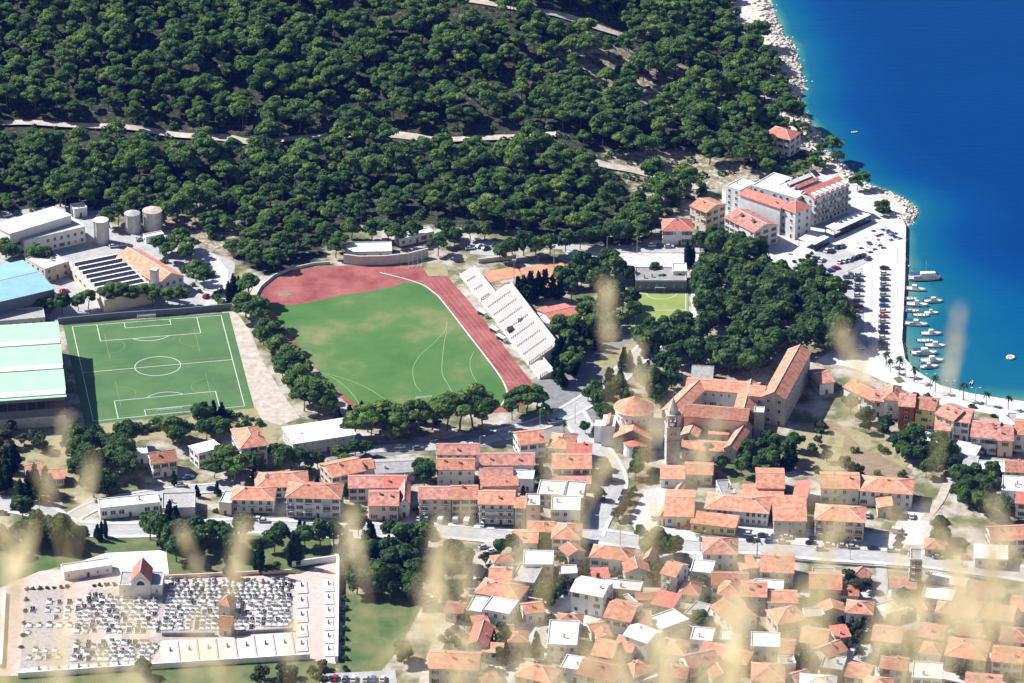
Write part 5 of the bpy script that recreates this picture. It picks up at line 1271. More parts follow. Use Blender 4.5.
for i in range(3000):
    if ns_ >= 32: break
    x = rs_.uniform(min(xs_), max(xs_)); y = rs_.uniform(min(ys_), max(ys_)); w_ = rs_.uniform(5,9); d_ = rs_.uniform(5,8)
    if not inpoly([x],[y],pl)[0] or overlaps(x, y, .5*max(w_,d_)) or near_lane(x, y, 5.5): continue
    rz = rs_.choice([0,.1,-.1,.5,-.5,.25]); h_ = rs_.uniform(2.8,5.5); k_ = rs_.choice(['gx','flat','gy','hip','flat','sf'])
    u = Vector((math.cos(rz), math.sin(rz), 0)); v = Vector((-u.y,u.x,0)); c_ = Vector((x,y,h_))
    a = c_-u*w_/2-v*d_/2; b = c_+u*w_/2-v*d_/2
    ap = to_px(np.array(a.x),np.array(a.y),np.array(h_)); bp = to_px(np.array(b.x),np.array(b.y),np.array(h_))
    lab, grp = ('small flat roofed outbuilding between the lower town houses', 'flat roofed outbuildings of the lower town') if k_ == 'flat' else ('small tile roofed outbuilding between the lower town houses', 'tile roofed outbuildings of the lower town')
    Hs(lab, (float(ap[0]),float(ap[1])), (float(bp[0]),float(bp[1])), d_, h_, k_, 0 if k_ == 'flat' else None, rs_.choice(['white','cream','pinkw','greyw']), rs_.choice(['whiteroof','grey','concrete']) if k_ == 'flat' else rs_.choice(['tile','tile','pink','brown','red']), chim=rs_.choice([0,1]), cat='outbuilding', floors=1, group=grp, win='slit' if h_ < 4 else '')
    ns_ += 1
# ================================================================== CEMETERY
sheet('cemetery_ground', [(0,588),(40,571),(105,566),(160,580),(300,574),(338,560),(336,664),(310,660),(20,676),(-10,676)], M['pinkpave'], .16)
sheet('cemetery_path', [(26,590),(118,588),(165,600),(292,580),(293,632),(162,640),(150,664),(20,668)], M['gravel'], .2)
for q_ in ([(64,590),(90,589),(88,634),(62,636)], [(92,596),(126,600),(120,652),(88,650)], [(240,590),(262,586),(264,630),(240,632)], [(128,600),(160,600),(158,636),(130,642)]):
    sheet('gravel_plot', q_, M['pinkpave'], .24)
wall_line('white boundary wall along the near side of the cemetery', [(18,678),(150,669),(310,659)], 2.2, .6, 'white')
wall_line('white boundary wall on the right side of the cemetery', [(338,560),(336.5,662)], 2.4, 1.2, 'white')
wall_line('white boundary wall at the far right corner of the cemetery', [(292,567),(336,561)], 2.4, .6, 'white')
wall_line('grey low wall between the graves and the near terrace', [(162,636),(215,636)], 1.6, .9, 'darkconc')
wall_line('grey low wall between the small chapels and the right column', [(236,634),(293,631)], 1.4, .8, 'darkconc')
wall_line('pale wall behind the cemetery graves', [(165,579),(292,573)], 1.6, .5, 'pinkw')
wall_line('long low wall on the left side of the cemetery', [(5,594),(1,668)], 1.6, 1.0, 'white')
t, w, d = Hs('flat grey mortuary wings of the cemetery chapel', (119,586), (162,586), 10, 4.6, 'flat', 0, 'white', 'grey', chim=0, cat='mortuary', win='slit', floors=1)
t, w, d = Hs('cemetery chapel with steep red gable and white arch', (131,581.5), (150,581.5), 10, 6.8, 'gy', 4.2, 'white', 'red', chim=0, cat='chapel', win=None, ov=.3)
mb = MB(); pts = [(w*.34*math.cos(a), w*.42*math.sin(a)+5.4) for a in np.linspace(0,math.pi,14)]
mb.add([(p[0],-d/2-.35,p[1]) for p in pts]+[(p[0],-d/2-.02,p[1]) for p in pts], [tuple(range(13,-1,-1)), tuple(range(14,28))]+[(i,(i+1)%14,(i+1)%14+14,i+14) for i in range(14)]); mb.build('arch', M['marble'], t)
mb = MB(); pts = [(w*.22*math.cos(a), w*.26*math.sin(a)+5.4) for a in np.linspace(0,math.pi,14)]
mb.add([(p[0],-d/2-.42,p[1]) for p in pts], [tuple(range(13,-1,-1))]); mb.build('window', M['pane'], t)
Hs('wide white flat roofed building behind the cemetery chapel', (64,573), (112,566), (160,551), 3.2, 'flat', 0, 'white', 'whiteroof', chim=0, cat='mortuary hall', win='slit', floors=1)
Hs('small burial chapel with orange roof in the middle of the graves', (218.5,604), (229,606), 6, 5, 'hip', 2.2, 'greyw', 'tile', chim=0, cat='burial chapel', win='slit', floors=1)
Hs('small burial chapel with brownish roof near the low wall', (219,625), (231,626), 5, 4.4, 'gx', 2.2, 'pinkw', 'brown', chim=0, cat='burial chapel', win='slit', floors=1)
# vault blocks of the near terrace and right column
def vault(px0, py0, px1, py1, px2, py2, label, group):
    ctr, rz, w, d = frame((px0,py0),(px1,py1),(px2,py2),1.0)
    t = thing('burial_vault', label, 'vault', ctr, rz, group)
    mb = MB(); mb.box(-w/2,w/2,-d/2,d/2,-.2,.5); mb.build('base', M['vaultpink'], t)
    mb = MB(); mb.box(-w/2+.4,w/2-.4,-d/2+1.2,d/2-.4,.5,.64); mb.build('cover_slab', M['vaultpink'], t)
    for k in range(3):
        mb = MB(); x = -w/2+w*(k+.5)/3; mb.box(x-w*.1,x+w*.1,-d/2-.1,-d/2-.01,.1,.42); mb.build('plaque', M['greystone'], t)
    mb = MB(); mb.box(-.25,.25,d*.1,d*.1+.5,.64,1.6); mb.cyl(0,d*.1-.8,.64,1.2,.3,.4,8); mb.build('ornament', M['granite'], t)
for k in range(7):
    x = 163+k*19.2; y = 664-k*1.35
    vault(x, y, x+17.5, y-1.2, x+19, y-25, 'wide white burial vault in the near terrace row of the cemetery', 'burial vaults along the near wall')
for k in range(6):
    x = 30+k*20; y = 672-k*1.2
    vault(x, y, x+18, y-1.1, x+19, y-7, 'low white burial vault along the near wall left of the chapels', 'low burial vaults at the near left wall')
for k in range(5):
    y = 592+k*14.5; vault(297, y, 308, y-.6, 308, y-13, 'white burial vault in the right hand column of the cemetery', 'burial vaults in the right column')
for k in range(6):
    y = 590+k*13; vault(325, y, 334, y-.5, 334, y-12, 'white burial vault against the right boundary wall', 'burial vaults at the right wall')
# graves
def grave_mesh(k):
    mb = MB(); r = random.Random(k); a = 0
    mb.box(-.95,.95,-1.35,1.35,-.1,.32,0); mb.box(-.75,.75,-1.15,1.0,.32,.46,1)
    mb.box(-.8,.8,1.02,1.25,.32,1.0+.3*r.random(),1 if k%2 else 2); mb.box(-.16,.16,.5,.8,.46,.8,2)
    if k%3 == 0: mb.box(-.07,.07,1.08,1.18,1.2,2.0,0); mb.box(-.3,.3,1.08,1.18,1.6,1.74,0)
    sl = [M['marble'],M['granite'],M['greystone'],M['concrete']]
    return mb.mesh('grave', [M['marble'], [M['marble'],M['granite'],M['concrete'],M['marble'],M['granite'],M['concrete']][k], M['greystone'] if k%2 == 0 else M['concrete']])
GV = [grave_mesh(k) for k in range(6)]
GL = {0:'white marble grave with a cross', 1:'pale grave with dark granite slab', 2:'grey stone grave', 3:'white marble grave with a cross', 4:'pale grave with dark granite slab', 5:'pale concrete grave'}
secs = [([(27,591),(112,589),(70,632),(24,634)], 3.6, 5.4, 'in the newer left plot of the cemetery', .8), ([(24,638),(66,637),(60,664),(20,666)], 3.4, 5.0, 'in the small left corner plot of the cemetery', .7),
        ([(92,590),(160,594),(160,634),(70,636),(80,610)], 2.05, 2.75, 'in the crowded plot below the cemetery chapel', .88), ([(72,640),(160,638),(158,660),(70,664)], 2.05, 2.75, 'in the crowded strip above the near wall', .85),
        ([(166,583),(290,577),(291,628),(164,633)], 2.05, 2.75, 'in the old right half of the cemetery', .92)]
cand = []
for poly, dx, dy, where, dens in secs:
    w = [P(a,b,0) for a,b in poly]; pl = [(p.x,p.y) for p in w]
    x0 = min(p[0] for p in pl); x1 = max(p[0] for p in pl); y0 = min(p[1] for p in pl); y1 = max(p[1] for p in pl)
    ny = int((y1-y0)/dy)
    for j in range(ny):
        x = x0
        while x < x1:
            x += dx*rnd.choice([1,1,1,1.5]); yy = y0+j*dy+rnd.uniform(-.25,.25)
            if rnd.random() < dens and inpoly([x],[yy],pl)[0] and not hits_house(x, yy, 1.0): cand.append((x, yy, where))
cand.sort(key=lambda c: c[1])
SV = []; SF = []; SM = []; ns = 0
sl_all = [M['marble'],M['granite'],M['greystone'],M['concrete']]
for i, (x, y, where) in enumerate(cand):
    k = rnd.choice([0,0,1,2,2,3,4,5,5]) if 'old' in where else rnd.choice([0,1,2,3,4,5])
    sc_ = rnd.uniform(.85,1.12)
    if i < 300:
        o = link('grave', GV[k], None, (x,y,.2), rnd.uniform(-.06,.06)); o.scale = (sc_,)*3
        tag(o, GL[k]+' '+where.replace('crowded plot below the cemetery chapel','crowded plot below the chapel').replace('newer left plot of the cemetery','newer left cemetery plot'), 'grave', 'graves '+where)
    else:
        me = GV[k]; V = np.array([v.co[:] for v in me.vertices])*sc_+np.array([x,y,.2]); SV.append(V)
        for p in me.polygons: SF.append([v+ns for v in p.vertices]); SM.append(sl_all.index(me.materials[p.material_index]))
        ns += len(V)
if SV:
    me = np_mesh('graves', np.concatenate(SV), np.array(SF), sl_all, SM); o = link('graves', me); tag(o, 'further rows of small pale graves in the back of the cemetery', 'graves', kind='stuff')

# ================================================================== FOREST
fp = [(a,b) for a,b in FOREST_PX]
def near_trail(px, py):
    for ti, tr in enumerate(TRAILS):
        for (a0,b0),(a1,b1) in zip(tr, tr[1:]):
            if a0 > a1: a0,b0,a1,b1 = a1,b1,a0,b0
            if a0-2 <= px <= a1+2 and a1 > a0:
                yy = b0+(b1-b0)*(px-a0)/(a1-a0); dlt = py-yy
                if -4 <= dlt <= 4: return 2
                if -10 < dlt < -4: return 1
                if 4 < dlt <= 20: return 1
    return 0
pts = []
sp = 8.1
gx = np.arange(-330, 230, sp); gy = np.arange(70, 470, sp)
XX, YY = np.meshgrid(gx, gy); XX = XX+(np.arange(len(gy))%2)[:,None]*sp/2
jr = np.random.default_rng(5)
XX = XX+jr.uniform(-.42,.42,XX.shape)*sp; YY = YY+jr.uniform(-.42,.42,YY.shape)*sp
ZZ = terr(XX, YY); FX, FY = to_px(XX, YY, ZZ); SDD = shore_d(XX, YY)
okm = inpoly(FX, FY, fp) & (SDD > 6)
dn = vnoise(XX, YY, 24, 3)
gap_r = np.random.default_rng(9).random(XX.shape)
for x, y, z, fx, fy, sd, dd, gr in zip(XX[okm], YY[okm], ZZ[okm], FX[okm], FY[okm], SDD[okm], dn[okm], gap_r[okm]):
    nt_ = near_trail(fx, fy)
    if nt_ == 2 or (nt_ == 1 and gr < (.74+.26*math.sin(fx*.045))): continue
    if inpoly([fx],[fy],CLEAR_PX)[0] and gr < .5: continue
    if inpoly([fx],[fy],CLEAR2_PX)[0] and gr < .66: continue
    if gr < .03 or (dd < .16 and gr < .45): continue
    if sd < 26 and inpoly([fx],[fy],[(730,-10),(772,-10),(786,34),(800,60),(806,100),(797,98),(776,64),(752,36),(738,12)])[0]: continue
    if hits_house(x, y, 3.0): continue
    if inpoly([fx],[fy],[(782,140),(812,138),(836,150),(845,175),(800,186),(768,176),(772,158)])[0]: continue
    s = (.68+.8*gr)*(.85 if dd < .45 else 1.08)
    pts.append((x, y, z-.2, s, fx, fy))
pts.sort(key=lambda p: p[1])
nearT = lambda fx: 'left' if fx < 240 else 'middle'
for x, y, z, s, fx, fy in pts[:185]:
    tree('pine', (x,y,z), s, 'broad crowned green pine in the dense forest edge behind the stadium and factory', 'pines of the forest edge')
RV = []; RT = []; tn = 0; TV = []; TF = []
for x, y, z, s, fx, fy in pts[185:]:
    V, F = PINE_NP[rnd.randrange(len(PINE_NP))]; a = rnd.uniform(0,6.28); c_, s_ = math.cos(a), math.sin(a)
    R = np.array([[c_,-s_,0],[s_,c_,0],[0,0,1]]); RV.append((V@R.T)*np.array([s,s,s*rnd.uniform(.9,1.12)])+np.array([x,y,z]))
    b0 = len(TV)
    for k in range(5): TV.append((x+.25*math.cos(k*1.257), y+.25*math.sin(k*1.257), z-.3))
    for k in range(5): TV.append((x+.14*math.cos(k*1.257), y+.14*math.sin(k*1.257), z+6.3*s))
    for k in range(5): TF.append((b0+k, b0+(k+1)%5, b0+5+(k+1)%5, b0+5+k))
RV = np.concatenate(RV); nv = len(RV); RF = np.arange(nv).reshape(-1,4)
me = np_mesh('pine_forest', np.concatenate([RV, np.array(TV)]), np.concatenate([RF, np.array(TF)+nv]), [M['pine'], M['trunk']], np.concatenate([np.zeros(len(RF),int), np.ones(len(TF),int)]))
tag(link('pine_forest', me), 'dense dark green pine forest covering the hillside above the town', 'forest', kind='stuff')
# undergrowth, one mass
V, F = leaf_cloud([(0,0,.5,1.1,.7)], 60, .34, 77, up=.4); RV = []
for i in range(3600):
    x = rnd.uniform(-320,200); y = rnd.uniform(80,430)
    z = float(terr(x,y)); fx, fy = to_px(np.array(x),np.array(y),np.array(z))
    if not inpoly([fx],[fy],fp)[0] or near_trail(float(fx),float(fy)) == 2: continue
    RV.append(V*rnd.uniform(.7,2.1)+np.array([x,y,z]))
RV = np.concatenate(RV); me = np_mesh('undergrowth', RV, np.arange(len(RV)).reshape(-1,4), M['broad']); tag(link('undergrowth', me), 'low scrub between the forest pines and on the stony clearing', 'scrub', kind='stuff')

# ================================================================== OTHER TREES
def row(kind, pts, s, label, group=None):
    for q in pts:
        x, y = q[0], q[1]; sc = q[2] if len(q) > 2 else s
        p = P(x, y, 0); tree(kind, p, sc*rnd.uniform(.92,1.08), label, group)
row('pine', [(246,318,1.62),(258,330,1.43),(264,345,1.30),(272,352,1.37),(279,362,1.30),(287,374,1.37),(291,388,1.56),(299,398,1.56),(310,404,1.49),(318,412,1.49),(250,305,1.30),(283,382,1.17),(304,411,1.30),(326,416,1.30)], 1, 'green pine in the line between the two sports grounds', 'pines between the pitch and the stadium')
row('conifer', [(338,424,.9),(350,425,1.0),(362,424,1.1),(375,423,1.0),(388,422,.9),(400,424,1.0),(412,423,.8),(424,424,1.0),(437,424,.8)], 1, 'dark conifer in the row below the stadium grass', 'conifers below the stadium')
row('pine', [(368,432,1.25),(384,430,1.38),(400,433,1.25),(418,433,1.38),(432,430,1.25),(447,431,1.56),(460,430,1.81),(473,428,1.75),(482,432,1.50),(395,440,1.25),(372,442,1.25),(355,438,1.25)], 1, 'rounded pine among the trees below the stadium', 'pines below the stadium')
row('pine', [(518,412,1.2),(527,414,1.35),(537,410,1.2),(512,420,.9),(545,420,.8)], 1, 'pine beside the end of the running track', 'pines at the end of the home straight')
row('conifer', [(518,298,1.15),(524,300,1.38),(531,301,1.44),(538,300,1.38),(545,299,1.26),(552,298,1.15),(560,300,1.03)], 1, 'dark conifer in the row along the clay courts', 'conifers at the clay courts')
row('broad', [(500,262,1.2),(512,258,1.3),(524,256,1.4),(536,258,1.3),(550,256,1.2),(565,252,1.2),(580,250,1.1)], 1, 'broad dark tree between the lane and the clay courts', 'trees behind the clay courts')
grove('broad', [(562,285),(600,268),(634,275),(634,300),(625,325),(590,345),(560,330)], 26, .9, 1.4, 'leafy tree in the cluster between the clay courts and the small pitch', 'trees left of the small pitch', 4.0)
grove('conifer', [(556,345),(600,318),(610,335),(590,365),(560,385),(548,380)], 14, .8, 1.2, 'dark tree in the cluster behind the grandstand', 'trees behind the grandstand', 3.5)
row('broad', [(632,306,1.0),(634,322,1.1),(650,334,1.0),(664,334,1.0),(640,340,1.0),(662,286,.8),(655,278,.9)], 1, 'leafy tree round the edge of the small pitch', 'trees round the small pitch')
grove('broad', [(704,262),(730,250),(752,262),(770,280),(800,290),(838,300),(848,330),(846,352),(800,356),(752,352),(706,346),(700,310)], 110, 1.15, 1.55, 'large dense green tree in the park between the hotel and the monastery', 'park trees between hotel and monastery', 4.3)
grove('broad', [(642,345),(676,338),(700,340),(706,372),(690,378),(672,388),(655,404),(640,392)], 34, .9, 1.4, 'leafy tree in the grove behind the cloister', 'trees behind the cloister', 4.0)
grove('broad', [(706,356),(752,362),(775,352),(770,372),(752,380),(712,374)], 22, .9, 1.3, 'leafy tree in the strip along the cloister roof', 'trees along the cloister', 3.6)
row('broad', [(604,424,1.2),(600,410,1.2),(611,402,1.1),(620,394,1.1),(596,396,1.0),(588,402,.9),(626,404,.9)], 1, 'dark leafy tree left of the round church', 'trees left of the round church')
row('broad', [(640,470,1.15),(636,478,1.0),(700,455,.8),(690,452,.9),(708,458,.8)], 1, 'round tree in front of the church and bell tower', 'trees before the church')
grove('broad', [(718,470),(740,446),(765,440),(800,452),(798,470),(760,476),(728,486)], 26, .62, .9, 'dense dark tree in the monastery garden', 'monastery garden trees', 3.6)
row('conifer', [(786,470,1.1),(792,466,1.0)], 1, 'dark conifer at the corner of the monastery garden', 'conifers of the monastery garden')
row('olive', [(812,455,1.0),(826,462,1.1),(850,474,1.3),(858,478,1.3),(845,470,1.1),(818,446,.9),(822,432,.9)], 1, 'grey green tree on the bare field by the monastery', 'trees on the bare field')
grove('broad', [(846,412),(870,420),(905,436),(930,448),(950,462),(958,480),(935,484),(915,470),(890,448),(862,436)], 36, .6, 1.0, 'garden tree behind the seafront houses', 'seafront garden trees', 3.2)
grove('broad', [(960,484),(1000,478),(1015,486),(1010,520),(975,528),(955,508)], 24, .7, 1.1, 'dark tree in the garden between the white shed and the road', 'trees above the road at the right', 3.4)
row('broad', [(940,538,1.2),(944,546,1.0),(936,546,.9)], 1, 'dark tree at the car park by the main road', 'car park trees')
row('broad', [(905,612,1.35)], 1, 'round dark tree in front of the narrow balcony block')
row('cypress', [(881,668,1.1),(886,672,.9)], 1, 'slim dark cypress in the veiled lower right', 'cypresses in the lower right')
row('olive', [(855,600,1.6),(866,592,1.4),(848,585,1.3),(815,640,1.6),(825,632,1.5),(800,655,1.2)], 1, 'large greyish tree among the lower right houses', 'greyish trees in the lower right')
# left
row('broad', [(12,262,1.2),(6,258,1.1),(36,266,1.3),(44,268,1.2)], 1, 'dark leafy tree in front of the white warehouse', 'trees before the warehouse')
row('broad', [(24,314,.9),(38,313,1.0),(50,314,1.0),(62,314,1.1)], 1, 'dark tree in front of the blue hall wall', 'trees before the blue hall')
row('pine', [(78,311,0.94),(88,309,0.98),(110,307,0.98),(121,306,1.02),(132,306,1.02),(143,305,1.02),(153,306,0.94),(168,306,0.85),(180,305,0.94)], 1, 'dark pine in the row behind the artificial pitch', 'pines behind the artificial pitch')
row('pine', [(160,254,1.0),(172,254,1.0),(182,250,1.0),(190,256,.9),(204,290,1.0),(168,262,.9),(196,282,.9),(186,262,.8),(110,228,1.1),(118,225,1.1)], 1, 'pine in the yard between the silos and the lane', 'pines round the silos')
row('cypress', [(229,306,1.35),(234,303,1.45),(239,301,1.2)], 1, 'tall dark cypress at the corner of the artificial pitch', 'cypresses at the pitch corner')
grove('bush', [(70,428),(150,422),(250,412),(262,424),(230,432),(120,436),(80,440)], 34, .8, 1.5, 'scrubby bush on the dry bank below the artificial pitch', 'bushes below the artificial pitch', 2.5)
row('conifer', [(205,420,.8),(214,419,.8),(222,418,.8)], 1, 'clipped dark tree at the near end of the artificial pitch', 'dark trees at the near goal line')
grove('broad', [(70,448),(130,445),(140,470),(132,500),(95,505),(70,490),(60,470)], 26, 1.0, 1.4, 'dense dark tree left of the white gabled house', 'dense trees left of the gabled house', 4.0)
grove('conifer', [(-10,470),(18,465),(28,488),(60,492),(55,505),(-10,498)], 14, .9, 1.2, 'dark conifer round the low house far left', 'conifers far left', 3.5)
grove('olive', [(-10,440),(20,430),(45,450),(40,468),(-10,466)], 10, 1.1, 1.6, 'grey green shrub tree on the dry slope below the mint green hall', 'shrubs below the green hall', 3.5)
grove('broad', [(160,432),(190,428),(235,436),(230,445),(195,446),(165,450)], 14, .8, 1.2, 'leafy tree on the bank between pitch and houses', 'trees on the bank below the pitch', 3.4)
row('pine', [(228,478,1.3),(222,470,1.2),(236,484,1.2),(214,478,1.0),(246,474,1.0)], 1, 'big pine between the pale shed house and the orange roof', 'pines between two houses')
row('broad', [(258,472,1.0),(284,472,1.25),(291,468,1.2),(300,470,1.1),(310,470,1.1),(318,468,1.0),(276,462,1.0)], 1, 'leafy tree in front of the flat white hall', 'trees before the white hall')
row('cypress', [(311,446,.7),(302,448,.6)], 1, 'small cypress against the flat white hall', 'small cypresses at the white hall')
row('broad', [(424,486,1.3),(428,480,1.2),(420,478,1.1),(340,462,1.0),(355,456,.9),(346,470,.9),(366,456,.9)], 1, 'dark round tree between the tiled houses', 'trees between the tiled houses')
row('olive', [(618,520,1.0),(622,516,1.0),(626,510,1.0),(630,502,.9),(634,494,.8)], 1, 'bush in the hedge row along the uphill street', 'street hedge bushes')
row('broad', [(606,480,.9),(600,500,.8),(604,470,.8),(585,434,.7),(598,440,.8)], 1, 'small tree along the uphill street', 'trees along the uphill street')
row('palm', [(564,433,.8),(604,272,1.0),(757,556,1.0)], 1, 'single palm tree among houses and courts', 'single palms')
# park strip and cemetery
grove('broad', [(0,520),(40,514),(62,532),(60,552),(20,562),(0,560)], 14, .9, 1.3, 'leafy tree on the lawn at the far left below the main road', 'trees on the left lawn', 3.6)
row('broad', [(62,540,1.30),(80,546,1.04),(150,540,1.43),(160,545,1.43),(170,548,1.43),(182,542,1.30),(196,540,1.30),(205,548,1.30),(216,542,1.30),(228,548,1.17),(190,556,1.17),(176,562,1.43),(232,556,1.17),(244,540,1.17),(274,552,1.17),(282,546,1.17),(305,548,1.17),(320,545,1.17),(334,546,1.30)], 1, 'leafy tree in the lawn strip between main road and cemetery', 'trees in the lawn strip')
row('olive', [(30,545,1.3),(40,540,1.3),(22,538,1.2),(270,574,.9),(276,572,.9)], 1, 'pale olive tree near the cemetery', 'olive trees near the cemetery')
row('cypress', [(261,574,1.35),(256,572,.9),(290,566,1.1),(294,565,1.2),(298,566,1.15),(106,538,.8),(102,536,.7)], 1, 'tall dark cypress behind the cemetery', 'cypresses behind the cemetery')
row('conifer', [(98,540,.8),(170,522,.9),(176,524,.9),(167,526,.8),(190,566,1.0),(228,578,1.0),(300,535,.7),(305,537,.7)], 1, 'dark conifer near the main road and cemetery', 'conifers near the cemetery')
row('bush', [(27,590),(33,589.6),(40,589.2),(47,588.8),(54,588.4),(61,588),(67,587.6),(94,586.5),(100,586),(107,585.6),(114,585.2),(26,600),(25,612),(24,624),(23,636),(21,648)], .62, 'small clipped bush along the edge of the graves', 'clipped bushes in the cemetery')
row('broad', [(143,676,.9),(146,682,.8)], 1, 'small tree on the near cemetery wall', 'trees on the near wall')
row('cypress', [(342,562,1.2),(347,560,1.3),(352,562,1.2)], 1, 'thick cypress at the right corner of the cemetery', 'cypresses at the cemetery corner')
grove('broad', [(358,536),(400,538),(428,548),(424,580),(415,605),(380,600),(350,598),(352,570)], 34, .9, 1.35, 'leafy tree in the copse right of the cemetery', 'copse right of the cemetery', 3.8)
row('broad', [(404,664,1.0),(402,658,.9)], 1, 'lone tree at the lower end of the lawn', 'lone trees on the lawn')
row('bush', [(345,600+k*10) for k in range(8)], .9, 'small bush in the row along the cemetery right wall', 'bushes along the cemetery wall')
grove('olive', [(240,676),(330,664),(330,690),(240,695)], 10, .8, 1.1, 'olive tree on the lawn below the cemetery', 'olives below the cemetery', 3.5)
grove('broad', [(440,556),(470,552),(470,580),(455,620),(435,600)], 10, .8, 1.1, 'tree along the lane behind the blurred grass', 'trees along the lane', 3.4)
row('broad', [(543,604,1.2),(549,600,1.1),(552,606,1.0),(500,556,.9),(512,553,.9),(545,548,.9),(620,612,.8),(648,560,1.2),(656,554,1.3),(664,556,1.2),(672,560,1.2),(640,540,.8),(700,630,1.0),(704,636,1.1),(500,640,.9),(505,648,.9),(500,662,.8),(600,676,.8),(760,640,.7)], 1, 'dark tree among the lower town houses', 'trees among the lower town houses')
grove('olive', [(480,560),(700,570),(760,640),(1010,610),(1020,690),(500,690),(440,640)], 52, .7, 1.25, 'garden tree between the lower town houses', 'garden trees of the lower town', 3.2)  # filler trees between the houses, species not known
grove('conifer', [(480,560),(700,570),(880,600),(1010,610),(1020,690),(500,690),(440,640)], 18, .5, .8, 'small dark conifer between the lower town houses', 'small conifers of the lower town', 4.0)
grove('conifer', [(335,455),(590,470),(580,520),(340,515),(220,515),(160,520),(150,470)], 12, .45, .7, 'small dark conifer between the middle town houses', 'small conifers of the middle town', 4.0)
grove('bush', [(480,560),(700,570),(760,640),(700,683),(500,683),(440,640)], 40, .7, 1.3, 'garden bush between the lower town houses', 'bushes in the lower town', 3.0)
grove('bush', [(800,600),(1010,600),(1020,690),(800,690)], 34, .8, 1.5, 'garden bush between the veiled lower right houses', 'bushes in the lower right', 3.0)
grove('bush', [(335,460),(580,470),(560,520),(340,515),(220,515),(160,520)], 22, .6, 1.1, 'garden bush between the middle town houses', 'bushes in the middle town', 3.0)
grove('broad', [(0,258),(20,230),(60,258)], 3, .8, 1.1, 'tree at the far left of the warehouse yard', 'trees left of the warehouse')
# hotel hill
row('pine', [(770,164,.9),(761,160,1.0),(757,150,1.1),(748,160,1.1),(758,172,1.0),(776,183,.85),(785,180,.75),(795,177,.7),(803,174,.65),(811,171,.7),(818,165,.8),(822,158,.8),(768,182,1.0),(820,170,.7)], 1, 'pine round the square villa above the sea', 'pines round the villa')
row('broad', [(443,247,1.0),(455,245,1.1),(588,246,1.1),(600,244,1.2),(614,246,1.2),(627,243,1.2),(640,240,1.1),(652,234,1.0),(470,240,1.1),(485,240,1.1),(446,238,1.2)], 1, 'dark tree on the forest edge along the upper lane', 'trees on the upper lane')
row('pine', [(398,247,1.0),(438,256,1.05),(340,250,1.0),(352,240,1.1),(372,240,1.2),(388,241,1.1),(412,243,.9),(336,258,1.1)], 1, 'pine beside the cafe pavilion above the curved wall', 'pines round the pavilion')
grove('pine', [(558,330),(620,302),(626,328),(584,360),(560,392)], 16, .8, 1.15, 'pine in the cluster behind the grandstand', 'pines behind the grandstand', 4.0)
grove('pine', [(708,352),(775,352),(768,378),(712,372)], 9, .8, 1.05, 'pine in the strip along the cloister roof', 'pines along the cloister', 4.0)
grove('bush', [(890,405),(985,432),(1020,428),(960,402),(900,388)], 14, .7, 1.1, 'bush between the promenade and the seafront houses', 'bushes behind the promenade', 2.2)
grove('conifer', [(345,540),(425,545),(420,600),(350,598)], 9, .8, 1.1, 'conifer in the copse right of the cemetery', 'conifers in the copse', 3.5)
grove('conifer', [(562,345),(590,330),(596,345),(572,378),(558,396),(550,386)], 12, .85, 1.2, 'dark tree between the grandstand and the street', 'trees between grandstand and street', 3.2)
grove('conifer', [(600,388),(636,356),(652,342),(662,376),(626,402)], 10, .8, 1.1, 'dark tree along the street before the round church', 'trees along the street to the church', 3.4)
row('bush', [(705,405),(712,407),(719,407),(726,408),(731,407),(702,402),(733,404)], 1.0, 'bush in the cloister courtyard', 'bushes of the cloister courtyard')
grove('bush', [(160,262),(215,266),(228,310),(200,300),(150,250)], 16, .8, 1.4, 'bush in the yard between silos and pitch', 'bushes in the silo yard', 2.5)
grove('bush', [(840,414),(905,440),(960,482),(930,486),(880,476),(800,474),(790,440)], 10, .8, 1.5, 'scrubby bush on the field behind the seafront houses', 'bushes on the seafront field', 2.6)
row('pine', [(832,158,1.0),(838,164,.8)], 1, 'wind bent pine leaning over the sea from the rocks', 'pines on the sea rocks')
row('pine', [(857,190,.8),(862,188,.8)], 1, 'round pine on the shore below the sea wing', 'pines below the sea wing')
row('broad', [(878,211,.7),(884,212,.7),(887,216,.6),(880,216,.6)], 1, 'small tree on the quay point beside the rocks', 'trees on the quay point')
row('cypress', [(687,268,1.15),(690,267,1.1),(693,266,.9),(706,258,.7)], 1, 'tall cypress in front of the red roofed villa', 'cypresses before the villa')
row('broad', [(700,250,1.0),(708,248,1.0),(716,250,1.0),(728,250,1.0),(740,250,1.0),(750,258,1.0),(722,242,.9),(712,238,.8)], 1, 'leafy tree between the cream house and the skylight block', 'trees below the cream house')
grove('bush', [(640,190),(700,176),(715,196),(690,200),(660,220),(640,222)], 24, 1.0, 1.8, 'round bush on the pale hillside clearing left of the hotel', 'bushes on the hillside clearing', 3.0)
grove('bush', [(790,262),(812,252),(818,258),(796,270)], 8, .6, 1.0, 'small bush by the hotel car park', 'bushes by the hotel car park', 2.0)
grove('bush', [(876,400),(900,392),(985,425),(960,425)], 14, .6, 1.0, 'small bush in the promenade flower beds', 'bushes on the promenade', 2.5)
PL = [(886,366,1.0),(899,375,1.15),(914,382,1.0),(935,392,1.0),(963,400,1.1),(986,405,.9),(1008,409,.9),(890,372,.9)]
for i, (x, y, s) in enumerate(PL): tree('palm', P(x,y,.12), s, 'palm tree on the white promenade along the bay', 'promenade palms')
